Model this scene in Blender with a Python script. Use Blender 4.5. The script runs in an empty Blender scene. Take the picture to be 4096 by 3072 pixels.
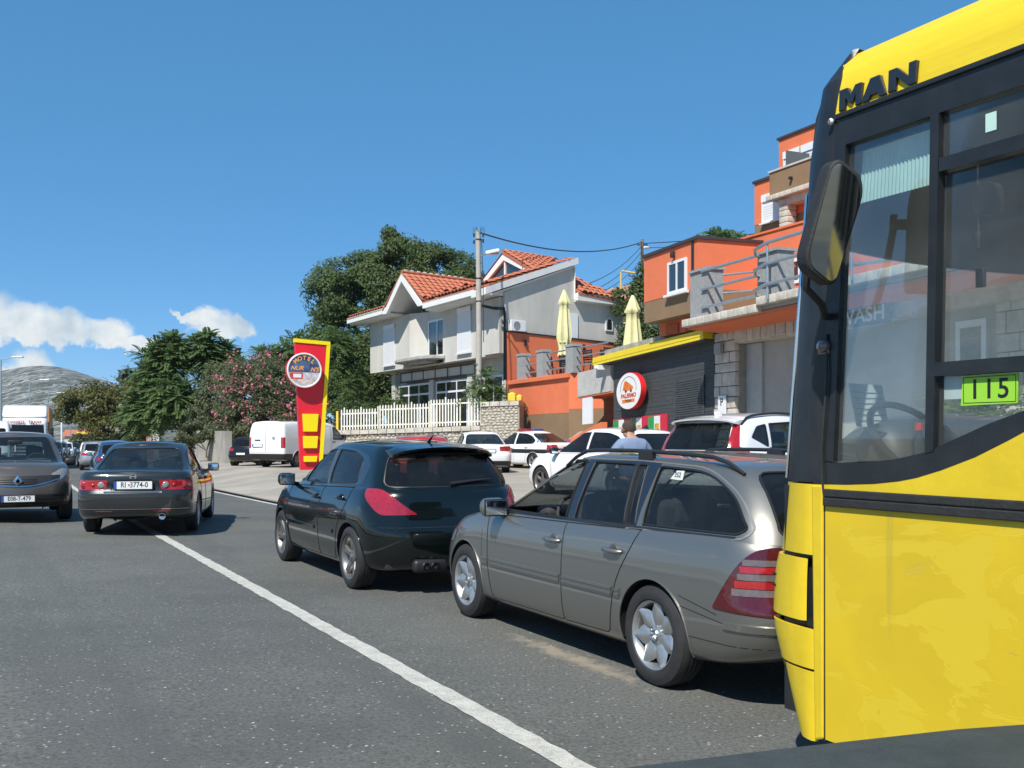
import bpy, bmesh, math, random
import numpy as np
from mathutils import Vector, Matrix
from mathutils.bvhtree import BVHTree
R = math.radians
scene = bpy.context.scene
COL = scene.collection
# ------------------------------------------------------------------ camera
cam_d = bpy.data.cameras.new('camera')
cam = bpy.data.objects.new('camera', cam_d); COL.objects.link(cam)
cam.location = (0, 0, 1.55); cam.rotation_euler = (R(90), 0, 0)
cam_d.sensor_width = 36.0; cam_d.lens = 34.98; cam_d.shift_y = 0.0522
cam_d.clip_start = 0.05; cam_d.clip_end = 20000
scene.camera = cam
# ------------------------------------------------------------------ world: daylight sky with low cumulus
SUN_AZ = math.atan2(-0.91, -0.42)      # direction towards the sun (behind the viewer, to the left)
SUN_EL = R(50)
world = bpy.data.worlds.new('World'); scene.world = world; world.use_nodes = True
def build_world():
    nt = world.node_tree; nt.nodes.clear(); N = nt.nodes; L = nt.links
    out = N.new('ShaderNodeOutputWorld'); bg = N.new('ShaderNodeBackground'); bg.inputs[1].default_value = 0.13
    L.new(bg.outputs[0], out.inputs[0])
    sky = N.new('ShaderNodeTexSky'); sky.sky_type = 'NISHITA'; sky.sun_disc = False
    sky.sun_elevation = SUN_EL; sky.sun_rotation = math.pi/2 - SUN_AZ
    sky.altitude = 50; sky.air_density = .5; sky.dust_density = 0.0; sky.ozone_density = 3.0
    hs = N.new('ShaderNodeHueSaturation'); hs.inputs['Hue'].default_value = 0.49; hs.inputs['Saturation'].default_value = 1.2; hs.inputs['Value'].default_value = 1.0
    L.new(sky.outputs[0], hs.inputs['Color'])
    even = N.new('ShaderNodeMixRGB'); even.inputs[0].default_value = .46; L.new(hs.outputs[0], even.inputs[1]); even.inputs[2].default_value = (.60, 2.35, 4.7, 1)      # clear summer air: an even azure
    tc = N.new('ShaderNodeTexCoord')
    sep = N.new('ShaderNodeSeparateXYZ'); L.new(tc.outputs['Generated'], sep.inputs[0])
    def m(op, a, b=None, c=None, clamp=False):
        n = N.new('ShaderNodeMath'); n.operation = op; n.use_clamp = clamp
        for i, v in enumerate((a, b, c)):
            if v is None: continue
            if isinstance(v, (int, float)): n.inputs[i].default_value = v
            else: L.new(v, n.inputs[i])
        return n.outputs[0]
    az = m('ARCTAN2', sep.outputs[0], sep.outputs[1])          # 0 = straight ahead, + to the right
    el = m('ARCSINE', sep.outputs[2])
    def noise(scale, detail=6, rough=.6, off=0.0):
        mp = N.new('ShaderNodeMapping'); mp.inputs['Location'].default_value = (off, off*.7, off*.3); L.new(tc.outputs['Generated'], mp.inputs[0])
        n = N.new('ShaderNodeTexNoise'); n.inputs['Scale'].default_value = scale; n.inputs['Detail'].default_value = detail; n.inputs['Roughness'].default_value = rough
        L.new(mp.outputs[0], n.inputs['Vector']); return n.outputs['Fac']
    big, fine = noise(16, 2, .5), noise(46, 5, .62, 3.1)
    # puffs of the cumulus round the horizon: azimuth, elevation, half width, half height (radians); the pattern goes on all round
    puffs = [(.500,.109,.052,.026),(.452,.103,.034,.021),(.424,.101,.028,.020),(.392,.096,.024,.015),(.363,.089,.022,.009),(.34,.084,.030,.008),
             (.49,.094,.13,.015),(.296,.112,.022,.015),(.273,.105,.020,.011),(.316,.119,.020,.005),(.287,.102,.034,.009),
             (.450,.060,.020,.022),(.475,.054,.055,.013)]
    B_ = m('PINGPONG', az, .78)
    A = m('ADD', B_, m('MULTIPLY', m('SUBTRACT', big, .5), .05)); E_ = m('ADD', el, m('MULTIPLY', m('SUBTRACT', fine, .5), .045))
    cv = N.new('ShaderNodeCombineXYZ'); L.new(A, cv.inputs[0]); L.new(E_, cv.inputs[1])
    acc = None
    for (a, e, wa, he) in puffs:
        ma = N.new('ShaderNodeVectorMath'); ma.operation = 'MULTIPLY_ADD'; L.new(cv.outputs[0], ma.inputs[0]); ma.inputs[1].default_value = (1/wa, 1/he, 0); ma.inputs[2].default_value = (-a/wa, -e/he, 0)
        dt = N.new('ShaderNodeVectorMath'); dt.operation = 'DOT_PRODUCT'; L.new(ma.outputs[0], dt.inputs[0]); L.new(ma.outputs[0], dt.inputs[1])
        acc = dt.outputs['Value'] if acc is None else m('MINIMUM', acc, dt.outputs['Value'])
    acc = m('SUBTRACT', 1.0, acc)
    acc = m('MAXIMUM', acc, -1.0)
    dens = m('ADD', acc, m('MULTIPLY', m('SUBTRACT', fine, .5), 1.5))
    mr = N.new('ShaderNodeMapRange'); mr.interpolation_type = 'SMOOTHSTEP'; mr.inputs[1].default_value = -.05; mr.inputs[2].default_value = .75; L.new(dens, mr.inputs[0])
    # cloud body: white tops, soft grey-blue bases
    shade = m('ADD', m('MULTIPLY', m('SUBTRACT', noise(30, 3, .55, 7.7), .5), 1.7), m('MULTIPLY', acc, -.12))
    lit = N.new('ShaderNodeMapRange'); lit.inputs[1].default_value = -.42; lit.inputs[2].default_value = .22; L.new(shade, lit.inputs[0])
    cc = N.new('ShaderNodeMixRGB'); cc.inputs[1].default_value = (3.3, 4.0, 4.5, 1); cc.inputs[2].default_value = (6.6, 6.6, 6.2, 1); L.new(lit.outputs[0], cc.inputs[0])
    mix = N.new('ShaderNodeMixRGB'); L.new(m('MULTIPLY', mr.outputs[0], .93), mix.inputs[0]); L.new(even.outputs[0], mix.inputs[1]); L.new(cc.outputs[0], mix.inputs[2])
    L.new(mix.outputs[0], bg.inputs[0])
build_world()
world.cycles.sampling_method = 'MANUAL'; world.cycles.sample_map_resolution = 512
sun_d = bpy.data.lights.new('sun', 'SUN'); sun_d.energy = 5.0; sun_d.angle = R(.53); sun_d.color = (1, .95, .87)
sun = bpy.data.objects.new('sun', sun_d); COL.objects.link(sun)
sv = Vector((math.cos(SUN_AZ)*math.cos(SUN_EL), math.sin(SUN_AZ)*math.cos(SUN_EL), math.sin(SUN_EL)))
sun.rotation_euler = sv.to_track_quat('Z', 'Y').to_euler(); sun.location = sv*60
scene.render.engine = 'CYCLES'
scene.view_settings.view_transform = 'Standard'; scene.view_settings.look = 'None'
scene.view_settings.exposure = 0.33; scene.view_settings.gamma = 1.0
scene.cycles.use_denoising = True
scene.cycles.max_bounces = 8; scene.cycles.transparent_max_bounces = 24; scene.cycles.glossy_bounces = 4; scene.cycles.diffuse_bounces = 3
scene.cycles.caustics_reflective = False; scene.cycles.caustics_refractive = False
# ------------------------------------------------------------------ materials
MATS = {}
def mat(name, col, rough=.6, metal=0.0, var=.12, scale=3.0, bump=0.0, bscale=60.0, coat=0.0, spec=.5, streak=None):
    if name in MATS: return MATS[name]
    m = bpy.data.materials.new(name); m.use_nodes = True; MATS[name] = m
    nt = m.node_tree; N = nt.nodes; L = nt.links; b = N['Principled BSDF']
    b.inputs['Roughness'].default_value = rough; b.inputs['Metallic'].default_value = metal
    b.inputs['Coat Weight'].default_value = coat; b.inputs['Coat Roughness'].default_value = .04
    b.inputs['Specular IOR Level'].default_value = spec
    c = Vector(col[:3])
    tc = N.new('ShaderNodeTexCoord')
    if var > 0:
        n = N.new('ShaderNodeTexNoise'); n.inputs['Scale'].default_value = scale; n.inputs['Detail'].default_value = 6; n.inputs['Roughness'].default_value = .65
        if streak:
            mp = N.new('ShaderNodeMapping'); mp.inputs['Scale'].default_value = streak; L.new(tc.outputs['Object'], mp.inputs[0]); L.new(mp.outputs[0], n.inputs['Vector'])
        else: L.new(tc.outputs['Object'], n.inputs['Vector'])
        r = N.new('ShaderNodeMapRange'); r.inputs[1].default_value = .3; r.inputs[2].default_value = .7; L.new(n.outputs['Fac'], r.inputs[0])
        mx = N.new('ShaderNodeMixRGB'); mx.inputs[1].default_value = (*(c*(1-var)), 1); mx.inputs[2].default_value = (*[min(1, k*(1+var)) for k in c], 1)
        L.new(r.outputs[0], mx.inputs[0]); L.new(mx.outputs[0], b.inputs['Base Color'])
    else: b.inputs['Base Color'].default_value = (*c, 1)
    if bump > 0:
        n2 = N.new('ShaderNodeTexNoise'); n2.inputs['Scale'].default_value = bscale; n2.inputs['Detail'].default_value = 5; L.new(tc.outputs['Object'], n2.inputs['Vector'])
        bp = N.new('ShaderNodeBump'); bp.inputs['Strength'].default_value = bump; bp.inputs['Distance'].default_value = .02
        L.new(n2.outputs['Fac'], bp.inputs['Height']); L.new(bp.outputs[0], b.inputs['Normal'])
    return m
def paint(name, col, metal=.0, rough=.28, dust=.12):
    """car lacquer under a clear coat with a thin uneven film of road dust"""
    if name in MATS: return MATS[name]
    m = bpy.data.materials.new(name); m.use_nodes = True; MATS[name] = m
    nt = m.node_tree; N = nt.nodes; L = nt.links; b = N['Principled BSDF']
    b.inputs['Metallic'].default_value = metal; b.inputs['Coat Weight'].default_value = 1.0; b.inputs['Coat Roughness'].default_value = .035; b.inputs['Specular IOR Level'].default_value = .15
    tc = N.new('ShaderNodeTexCoord'); n = N.new('ShaderNodeTexNoise'); n.inputs['Scale'].default_value = 2.2; n.inputs['Detail'].default_value = 8; n.inputs['Roughness'].default_value = .7
    L.new(tc.outputs['Object'], n.inputs['Vector'])
    sp = N.new('ShaderNodeSeparateXYZ'); L.new(tc.outputs['Object'], sp.inputs[0])
    low = N.new('ShaderNodeMapRange'); low.inputs[1].default_value = .75; low.inputs[2].default_value = .2; L.new(sp.outputs[2], low.inputs[0])
    md = N.new('ShaderNodeMath'); md.operation = 'MULTIPLY_ADD'; L.new(low.outputs[0], md.inputs[0]); md.inputs[1].default_value = .9; md.inputs[2].default_value = .25
    mm = N.new('ShaderNodeMath'); mm.operation = 'MULTIPLY'; L.new(md.outputs[0], mm.inputs[0]); L.new(n.outputs['Fac'], mm.inputs[1])
    mk = N.new('ShaderNodeMath'); mk.operation = 'MULTIPLY'; mk.use_clamp = True; L.new(mm.outputs[0], mk.inputs[0]); mk.inputs[1].default_value = dust*2
    mx = N.new('ShaderNodeMixRGB'); mx.inputs[1].default_value = (*col, 1); mx.inputs[2].default_value = (.24, .21, .17, 1); L.new(mk.outputs[0], mx.inputs[0]); L.new(mx.outputs[0], b.inputs['Base Color'])
    rr = N.new('ShaderNodeMath'); rr.operation = 'MULTIPLY_ADD'; L.new(mk.outputs[0], rr.inputs[0]); rr.inputs[1].default_value = .5; rr.inputs[2].default_value = rough; L.new(rr.outputs[0], b.inputs['Roughness'])
    cr = N.new('ShaderNodeMath'); cr.operation = 'MULTIPLY_ADD'; L.new(mk.outputs[0], cr.inputs[0]); cr.inputs[1].default_value = .35; cr.inputs[2].default_value = .03; L.new(cr.outputs[0], b.inputs['Coat Roughness'])
    return m
def glass(name, tint, refl=1.0, dust=.012):
    if name in MATS: return MATS[name]
    m = bpy.data.materials.new(name); m.use_nodes = True; MATS[name] = m
    nt = m.node_tree; N = nt.nodes; L = nt.links; N.remove(N['Principled BSDF'])
    o = N['Material Output']; t = N.new('ShaderNodeBsdfTransparent'); t.inputs[0].default_value = (*tint, 1)
    g = N.new('ShaderNodeBsdfGlossy'); g.inputs['Roughness'].default_value = .01; g.inputs[0].default_value = (.95, .97, 1, 1)
    f = N.new('ShaderNodeFresnel'); f.inputs[0].default_value = 1.55
    k = N.new('ShaderNodeMath'); k.operation = 'MULTIPLY'; k.use_clamp = True; L.new(f.outputs[0], k.inputs[0]); k.inputs[1].default_value = refl
    mx = N.new('ShaderNodeMixShader'); L.new(k.outputs[0], mx.inputs[0]); L.new(t.outputs[0], mx.inputs[1]); L.new(g.outputs[0], mx.inputs[2])
    df = N.new('ShaderNodeBsdfDiffuse'); df.inputs[0].default_value = (.6, .62, .58, 1); tc = N.new('ShaderNodeTexCoord'); nz = N.new('ShaderNodeTexNoise'); nz.inputs['Scale'].default_value = 3.5; nz.inputs['Detail'].default_value = 5; L.new(tc.outputs['Object'], nz.inputs['Vector'])
    dk = N.new('ShaderNodeMath'); dk.operation = 'MULTIPLY'; L.new(nz.outputs['Fac'], dk.inputs[0]); dk.inputs[1].default_value = dust*2; m2 = N.new('ShaderNodeMixShader'); L.new(dk.outputs[0], m2.inputs[0]); L.new(mx.outputs[0], m2.inputs[1]); L.new(df.outputs[0], m2.inputs[2]); L.new(m2.outputs[0], o.inputs[0])      # film of dust on the pane
    return m
def lens(name, col, rough=.12):
    if name in MATS: return MATS[name]
    m = mat(name, col, rough, 0, .25, 26, .05, 60, coat=1.0); return m
# ------------------------------------------------------------------ mesh builder
def link(o, parent=None):
    COL.objects.link(o)
    if parent is not None: o.parent = parent
    return o
def empty(name, loc=(0, 0, 0), rz=0.0, label=None, cat=None, group=None, kind=None):
    o = bpy.data.objects.new(name, None); COL.objects.link(o); o.location = loc; o.rotation_euler = (0, 0, rz); o.empty_display_size = .2
    return tag(o, label, cat, group, kind)
def tag(o, label=None, cat=None, group=None, kind=None):
    for k, v in (('label', label), ('category', cat), ('group', group), ('kind', kind)):
        if v: o[k] = v
    return o
def kids(o): return [c for c in bpy.data.objects if c.parent is o]
def copy_tree(o, parent=None, children=None):
    c = o.copy(); COL.objects.link(c); c.parent = parent
    for ch in o.children: copy_tree(ch, c)
    return c
class MB:
    def __init__(s, fr=None): s.v = []; s.f = []; s.fr = fr
    def add(s, vs, fs):
        o = len(s.v)
        if s.fr: vs = [s.fr(*p) for p in vs]
        s.v.extend([tuple(p) for p in vs]); s.f.extend([tuple(i+o for i in f) for f in fs]); return s
    def box(s, x0, x1, y0, y1, z0, z1):
        return s.add([(x0,y0,z0),(x1,y0,z0),(x1,y1,z0),(x0,y1,z0),(x0,y0,z1),(x1,y0,z1),(x1,y1,z1),(x0,y1,z1)],
                     [(0,3,2,1),(4,5,6,7),(0,1,5,4),(1,2,6,5),(2,3,7,6),(3,0,4,7)])
    def prism(s, poly, axis, a0, a1):
        """poly: 2D outline; axis 0: (y,z) along x, 1: (x,z) along y, 2: (x,y) along z"""
        def P(p, a): return (a, p[0], p[1]) if axis == 0 else (p[0], a, p[1]) if axis == 1 else (p[0], p[1], a)
        n = len(poly); vs = [P(p, a0) for p in poly]+[P(p, a1) for p in poly]
        fs = [tuple(range(n)), tuple(range(2*n-1, n-1, -1))]+[(i, (i+1) % n, n+(i+1) % n, n+i) for i in range(n)]
        return s.add(vs, fs)
    def tube(s, pts, r, n=8, cap=True, closed=False):
        pts = [Vector(p) for p in pts]; m = len(pts); rs = r if isinstance(r, (list, tuple)) else [r]*m
        vs = []; fs = []; prev = None
        for i, p in enumerate(pts):
            if closed: t = pts[(i+1) % m]-pts[i-1]
            else: t = pts[min(i+1, m-1)]-pts[max(i-1, 0)]
            t.normalize()
            a = prev if prev is not None else (Vector((0, 0, 1)) if abs(t.z) < .9 else Vector((1, 0, 0)))
            u = (a-t*a.dot(t))
            if u.length < 1e-6: u = t.orthogonal()
            u.normalize(); w = t.cross(u); prev = u
            for k in range(n):
                an = 2*math.pi*k/n; vs.append(p+(u*math.cos(an)+w*math.sin(an))*rs[i])
        for i in range(m if closed else m-1):
            j = (i+1) % m
            for k in range(n): fs.append((i*n+k, i*n+(k+1) % n, j*n+(k+1) % n, j*n+k))
        if cap and not closed: fs.append(tuple(range(n-1, -1, -1))); fs.append(tuple((m-1)*n+k for k in range(n)))
        return s.add(vs, fs)
    def lathe(s, prof, n=24, c=(0, 0, 0), axis=2, cap=False):
        """prof: (radius, height) pairs round the axis"""
        vs = []; fs = []
        for (r, h) in prof:
            for k in range(n):
                a = 2*math.pi*k/n; p = (r*math.cos(a), r*math.sin(a), h)
                if axis == 1: p = (p[0], p[2], p[1])
                elif axis == 0: p = (p[2], p[0], p[1])
                vs.append((p[0]+c[0], p[1]+c[1], p[2]+c[2]))
        for i in range(len(prof)-1):
            for k in range(n): fs.append((i*n+k, i*n+(k+1) % n, (i+1)*n+(k+1) % n, (i+1)*n+k))
        if cap: fs.append(tuple(range(n-1, -1, -1))); fs.append(tuple((len(prof)-1)*n+k for k in range(n)))
        return s.add(vs, fs)
    def bar(s, p, q, w, h, up=(0, 0, 1)):
        p = Vector(p); q = Vector(q); t = (q-p).normalized(); u = t.cross(Vector(up))
        if u.length < 1e-5: u = t.orthogonal()
        u.normalize(); n = u.cross(t)
        vs = [e+u*a*w/2+n*b*h/2 for e in (p, q) for a, b in ((-1,-1),(1,-1),(1,1),(-1,1))]
        return s.add(vs, [(0,3,2,1),(4,5,6,7),(0,1,5,4),(1,2,6,5),(2,3,7,6),(3,0,4,7)])
    def rbox(s, c, d, r=.03, rot=None):
        """rounded box: centre, full size, bevel"""
        bm = bmesh.new(); bmesh.ops.create_cube(bm, size=1)
        for v in bm.verts: v.co = Vector((v.co.x*d[0], v.co.y*d[1], v.co.z*d[2]))
        bmesh.ops.bevel(bm, geom=list(bm.edges), offset=r, segments=3, affect='EDGES', profile=.5)
        M_ = Matrix.Rotation(rot[0], 3, rot[1]) if rot else None
        bm.verts.index_update()
        vs = [((M_ @ v.co) if M_ else v.co)+Vector(c) for v in bm.verts]; fs = [tuple(v.index for v in f.verts) for f in bm.faces]; bm.free()
        return s.add(vs, fs)
    def mesh(s, name, smooth=None):
        me = bpy.data.meshes.new(name); me.from_pydata(s.v, [], s.f); me.validate()
        bm = bmesh.new(); bm.from_mesh(me); bmesh.ops.recalc_face_normals(bm, faces=bm.faces); bm.to_mesh(me); bm.free()
        if smooth is not None:
            me.polygons.foreach_set('use_smooth', [True]*len(me.polygons)); me.set_sharp_from_angle(angle=R(smooth))
        return me
    def build(s, name, m, parent=None, smooth=None, bevel=0.0):
        me = s.mesh(name, smooth)
        if m: me.materials.append(m)
        o = bpy.data.objects.new(name, me); link(o, parent)
        if bevel:
            b = o.modifiers.new('bevel', 'BEVEL'); b.width = bevel; b.segments = 2; b.limit_method = 'ANGLE'; b.angle_limit = R(40)
        return o
def raw(name, V, Fc, m, parent=None, smooth=False):
    """fast mesh from numpy arrays, faces all quads or all triangles"""
    me = bpy.data.meshes.new(name); V = np.asarray(V, np.float32); Fc = np.asarray(Fc, np.int32); k = Fc.shape[1]
    me.vertices.add(len(V)); me.vertices.foreach_set('co', V.ravel()); me.loops.add(Fc.size); me.loops.foreach_set('vertex_index', Fc.ravel())
    me.polygons.add(len(Fc)); me.polygons.foreach_set('loop_start', np.arange(0, Fc.size, k, dtype=np.int32)); me.polygons.foreach_set('loop_total', np.full(len(Fc), k, np.int32))
    me.update(calc_edges=True)
    if smooth: me.polygons.foreach_set('use_smooth', [True]*len(Fc))
    if m: me.materials.append(m)
    o = bpy.data.objects.new(name, me); return link(o, parent)
def text(name, s, size, m, parent, M_, extrude=.004, align='CENTER', shear=0.0, bold=0.0, sx=1.0, space=1.0):
    """flat lettering turned into a mesh; M_ places its plane (x right, y up, z out)"""
    cu = bpy.data.curves.new(name, 'FONT'); cu.body = s; cu.size = size; cu.align_x = align; cu.align_y = 'CENTER'; cu.extrude = extrude; cu.shear = shear; cu.offset = bold; cu.space_character = space; cu.resolution_u = 3
    t = bpy.data.objects.new(name, cu); COL.objects.link(t); dg = bpy.context.evaluated_depsgraph_get(); me = bpy.data.meshes.new_from_object(t.evaluated_get(dg))
    bpy.data.objects.remove(t); bpy.data.curves.remove(cu)
    me.transform(Matrix.Diagonal((sx, 1, 1, 1))); me.transform(M_); me.materials.clear(); me.materials.append(m)
    o = bpy.data.objects.new(name, me); return link(o, parent)
def basis(o, x, y):
    """matrix of a plane with origin o, right x and up y"""
    x = Vector(x).normalized(); y = Vector(y).normalized(); z = x.cross(y)
    M_ = Matrix((x, y, z)).transposed().to_4x4(); M_.translation = Vector(o); return M_
def pch(keys):
    """monotone cubic through (x, y) keys"""
    keys = sorted(keys); X = np.array([k[0] for k in keys], float); Y = np.array([k[1] for k in keys], float)
    if len(X) == 1: return lambda x: float(Y[0])
    h = np.diff(X); d = np.diff(Y)/h; m = np.zeros(len(X)); m[0] = d[0]; m[-1] = d[-1]
    for i in range(1, len(X)-1): m[i] = 0 if d[i-1]*d[i] <= 0 else 2*d[i-1]*d[i]/(d[i-1]+d[i])
    def f(x):
        if x <= X[0]: return float(Y[0])
        if x >= X[-1]: return float(Y[-1])
        i = int(np.searchsorted(X, x)-1); i = max(0, min(i, len(h)-1)); t = (x-X[i])/h[i]
        return float(Y[i]*(1+2*t)*(1-t)**2+h[i]*m[i]*t*(1-t)**2+Y[i+1]*t*t*(3-2*t)+h[i]*m[i+1]*t*t*(t-1))
    return f
# ------------------------------------------------------------------ setting: road frame (s along the road, t to its right)
RD = Vector((-math.sin(R(28)), math.cos(R(28)), 0)); RT = Vector((RD.y, -RD.x, 0))
def bend(s): return .0008*max(0.0, s-20)**2
def road_z(s, t): return -.0075*max(0.0, s-20)+.03*max(0.0, min(2.9-t, 4.2))
def W(s, t, z=0.0):
    p = RD*s+RT*(t+bend(s)); return (p.x, p.y, z)
def WR(s, t, dz=0.0): return W(s, t, road_z(s, t)+dz)
ROAD_ROT = R(118)
def strip(name, m, t0, t1, s0, s1, dz, nt=6, ds=3.0, zf=None, label=None, kind='structure', jitter=0.0):
    ns = int((s1-s0)/ds)+1; V = []; Fs = []
    for i in range(ns+1):
        s = s0+(s1-s0)*i/ns
        for j in range(nt+1):
            t = t0+(t1-t0)*j/nt+(random.uniform(-jitter, jitter) if jitter and 0 < i < ns else 0); p = W(s, t, (zf or road_z)(s, t)+dz); V.append(p)
    for i in range(ns):
        for j in range(nt): a = i*(nt+1)+j; Fs.append((a, a+1, a+nt+2, a+nt+1))
    o = raw(name, V, Fs, m, None, True); tag(o, None, None, None, kind); return o
def asphalt_mat():
    m = bpy.data.materials.new('asphalt'); m.use_nodes = True; nt = m.node_tree; N = nt.nodes; L = nt.links; b = N['Principled BSDF']
    tc = N.new('ShaderNodeTexCoord')
    def noise(sc, d=4, r=.6, st=None):
        n = N.new('ShaderNodeTexNoise'); n.inputs['Scale'].default_value = sc; n.inputs['Detail'].default_value = d; n.inputs['Roughness'].default_value = r
        if st:
            mp = N.new('ShaderNodeMapping'); mp.inputs['Rotation'].default_value = (0, 0, R(-118)); L.new(tc.outputs['Object'], mp.inputs[0]); m2 = N.new('ShaderNodeMapping'); m2.inputs['Scale'].default_value = st; L.new(mp.outputs[0], m2.inputs[0]); L.new(m2.outputs[0], n.inputs['Vector'])
        else: L.new(tc.outputs['Object'], n.inputs['Vector'])
        return n.outputs['Fac']
    def ramp(x, a, c):
        r = N.new('ShaderNodeMapRange'); r.inputs[1].default_value = a; r.inputs[2].default_value = c; L.new(x, r.inputs[0]); return r.outputs[0]
    def mix(f, a, c):
        x = N.new('ShaderNodeMixRGB')
        for i, v in ((0, f), (1, a), (2, c)):
            if isinstance(v, tuple): x.inputs[i].default_value = (*v, 1)
            else: L.new(v, x.inputs[i])
        return x.outputs[0]
    c = mix(ramp(noise(.22, 6, .68), .34, .66), (.094, .097, .09), (.168, .17, .154))
    c = mix(ramp(noise(42, 4, .7), .42, .66), c, (.066, .069, .064))
    c = mix(ramp(noise(.8, 3, .6, (.06, 1.1, 1)), .55, .75), c, (.082, .084, .080))      # wheel tracks
    vo = N.new('ShaderNodeTexVoronoi'); vo.inputs['Scale'].default_value = 38; L.new(tc.outputs['Object'], vo.inputs['Vector'])
    rnd = ramp(vo.outputs['Color'], .80, .84); near = ramp(vo.outputs['Distance'], .34, .24)
    k = N.new('ShaderNodeMath'); k.operation = 'MULTIPLY'; L.new(rnd, k.inputs[0]); L.new(near, k.inputs[1])
    c = mix(k.outputs[0], c, (.34, .33, .30))                                            # pale chippings
    vo2 = N.new('ShaderNodeTexVoronoi'); vo2.inputs['Scale'].default_value = 17; L.new(tc.outputs['Object'], vo2.inputs['Vector'])
    r2 = ramp(vo2.outputs['Color'], .88, .90); n2 = ramp(vo2.outputs['Distance'], .17, .11); k2 = N.new('ShaderNodeMath'); k2.operation = 'MULTIPLY'; L.new(r2, k2.inputs[0]); L.new(n2, k2.inputs[1])
    c = mix(k2.outputs[0], c, (.55, .53, .47))
    # sandy spill along the estate's wheels
    mp = N.new('ShaderNodeMapping'); mp.inputs['Rotation'].default_value = (0, 0, R(-118)); L.new(tc.outputs['Object'], mp.inputs[0]); m2 = N.new('ShaderNodeMapping'); m2.inputs['Location'].default_value = (-6.0/1.3, 3.66/.13, 0); m2.inputs['Scale'].default_value = (1/1.3, 1/.13, 0); L.new(mp.outputs[0], m2.inputs[0])
    ln = N.new('ShaderNodeVectorMath'); ln.operation = 'LENGTH'; L.new(m2.outputs[0], ln.inputs[0]); ad = N.new('ShaderNodeMath'); ad.operation = 'MULTIPLY_ADD'; L.new(noise(9, 6, .7), ad.inputs[0]); ad.inputs[1].default_value = 2.6; L.new(ln.outputs['Value'], ad.inputs[2])
    c = mix(ramp(ad.outputs[0], 2.15, 1.5), c, (.27, .235, .18))
    L.new(c, b.inputs['Base Color']); b.inputs['Roughness'].default_value = .82; b.inputs['Specular IOR Level'].default_value = .35
    bp = N.new('ShaderNodeBump'); bp.inputs['Strength'].default_value = .5; bp.inputs['Distance'].default_value = .008; L.new(noise(95, 4), bp.inputs['Height']); L.new(bp.outputs[0], b.inputs['Normal'])
    return m
ASPHALT = asphalt_mat()
LOTM = mat('lot_concrete', (.31, .28, .235), .9, 0, .26, .45, .3, 30)
EARTH = mat('dry_earth', (.20, .18, .12), .95, 0, .3, .15, .3, 6)
def lot_z(s, t):
    u = min(1.0, max(0.0, (t-6.3)/3.2)); u = u*u*(3-2*u); return .02+.29*u+.012*max(0.0, t-12)-.0035*max(0.0, s-45)*(1-u)-.0075*max(0.0, s-20)*(1-u)*.8
# ground to the horizon, well under the street
gs = MB(); gs.add([(-4500, -4500, -3.4), (4500, -4500, -3.4), (4500, 4500, -3.4), (-4500, 4500, -3.4)], [(0, 1, 2, 3)]); tag(gs.build('ground', EARTH), kind='structure')
strip('road', ASPHALT, -1.3, 6.5, -30, 260, 0.0, 16, 1.0)
strip('parking_lot', LOTM, 6.15, 34, -30, 74, .006, 28, 2.0, lot_z)
strip('gutter', mat('gutter_dark', (.10, .095, .085), .95, 0, .35, 2.5, .4, 20), 6.13, 6.42, -30, 74, .012, 2, 1.0, lot_z, jitter=.02)
strip('verge', EARTH, 6.3, 60, 73, 260, -.02, 12, 4.0, lambda s, t: road_z(s, 3)+.1+.02*max(0, t-9))
strip('pavement', mat('pavement_grey', (.33, .32, .30), .9, 0, .15, 1.2, .2, 30), -3.6, -1.28, -30, 260, .13, 4, 3.0, lambda s, t: road_z(s, -1.3))
strip('verge', EARTH, -70, -3.58, -30, 260, .05, 10, 6.0, lambda s, t: road_z(s, -1.3)-.01*max(0, -4-t))
kb = MB()
for s in range(-30, 255, 3):
    a, b = WR(s+.01, -1.3, 0), WR(s+2.99, -1.3, 0); q = RT*(-.14)
    kb.add([Vector(a), Vector(b), Vector(b)+q, Vector(a)+q]+[Vector(p)+Vector((0, 0, .135)) for p in (a, b)]+[Vector(b)+q+Vector((0, 0, .135)), Vector(a)+q+Vector((0, 0, .135))], [(0, 1, 5, 4), (4, 5, 6, 7), (1, 2, 6, 5), (3, 0, 4, 7)])
tag(kb.build('kerb', mat('kerb_stone', (.36, .35, .33), .9, 0, .15, 2)), kind='structure')
def worn_white():
    m = mat('road_paint', (.50, .49, .435), .75, 0, .2, 9, .5, 90)
    nt = m.node_tree; N = nt.nodes; L = nt.links; b = N['Principled BSDF']; tc = N.new('ShaderNodeTexCoord')
    n = N.new('ShaderNodeTexNoise'); n.inputs['Scale'].default_value = 55; n.inputs['Detail'].default_value = 5; n.inputs['Roughness'].default_value = .75; L.new(tc.outputs['Object'], n.inputs['Vector'])
    r = N.new('ShaderNodeMapRange'); r.inputs[1].default_value = .57; r.inputs[2].default_value = .66; L.new(n.outputs['Fac'], r.inputs[0])
    src = b.inputs['Base Color'].links[0].from_socket; mx = N.new('ShaderNodeMixRGB'); L.new(r.outputs[0], mx.inputs[0]); L.new(src, mx.inputs[1]); mx.inputs[2].default_value = (.12, .12, .118, 1); L.new(mx.outputs[0], b.inputs['Base Color']); return m
PAINT = worn_white()
strip('lane_line', PAINT, 2.365, 2.515, -30, 200, .005, 3, .12, jitter=.009); strip('edge_line', PAINT, 5.98, 6.09, -30, 52, .005, 2, .6, jitter=.004)
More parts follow.
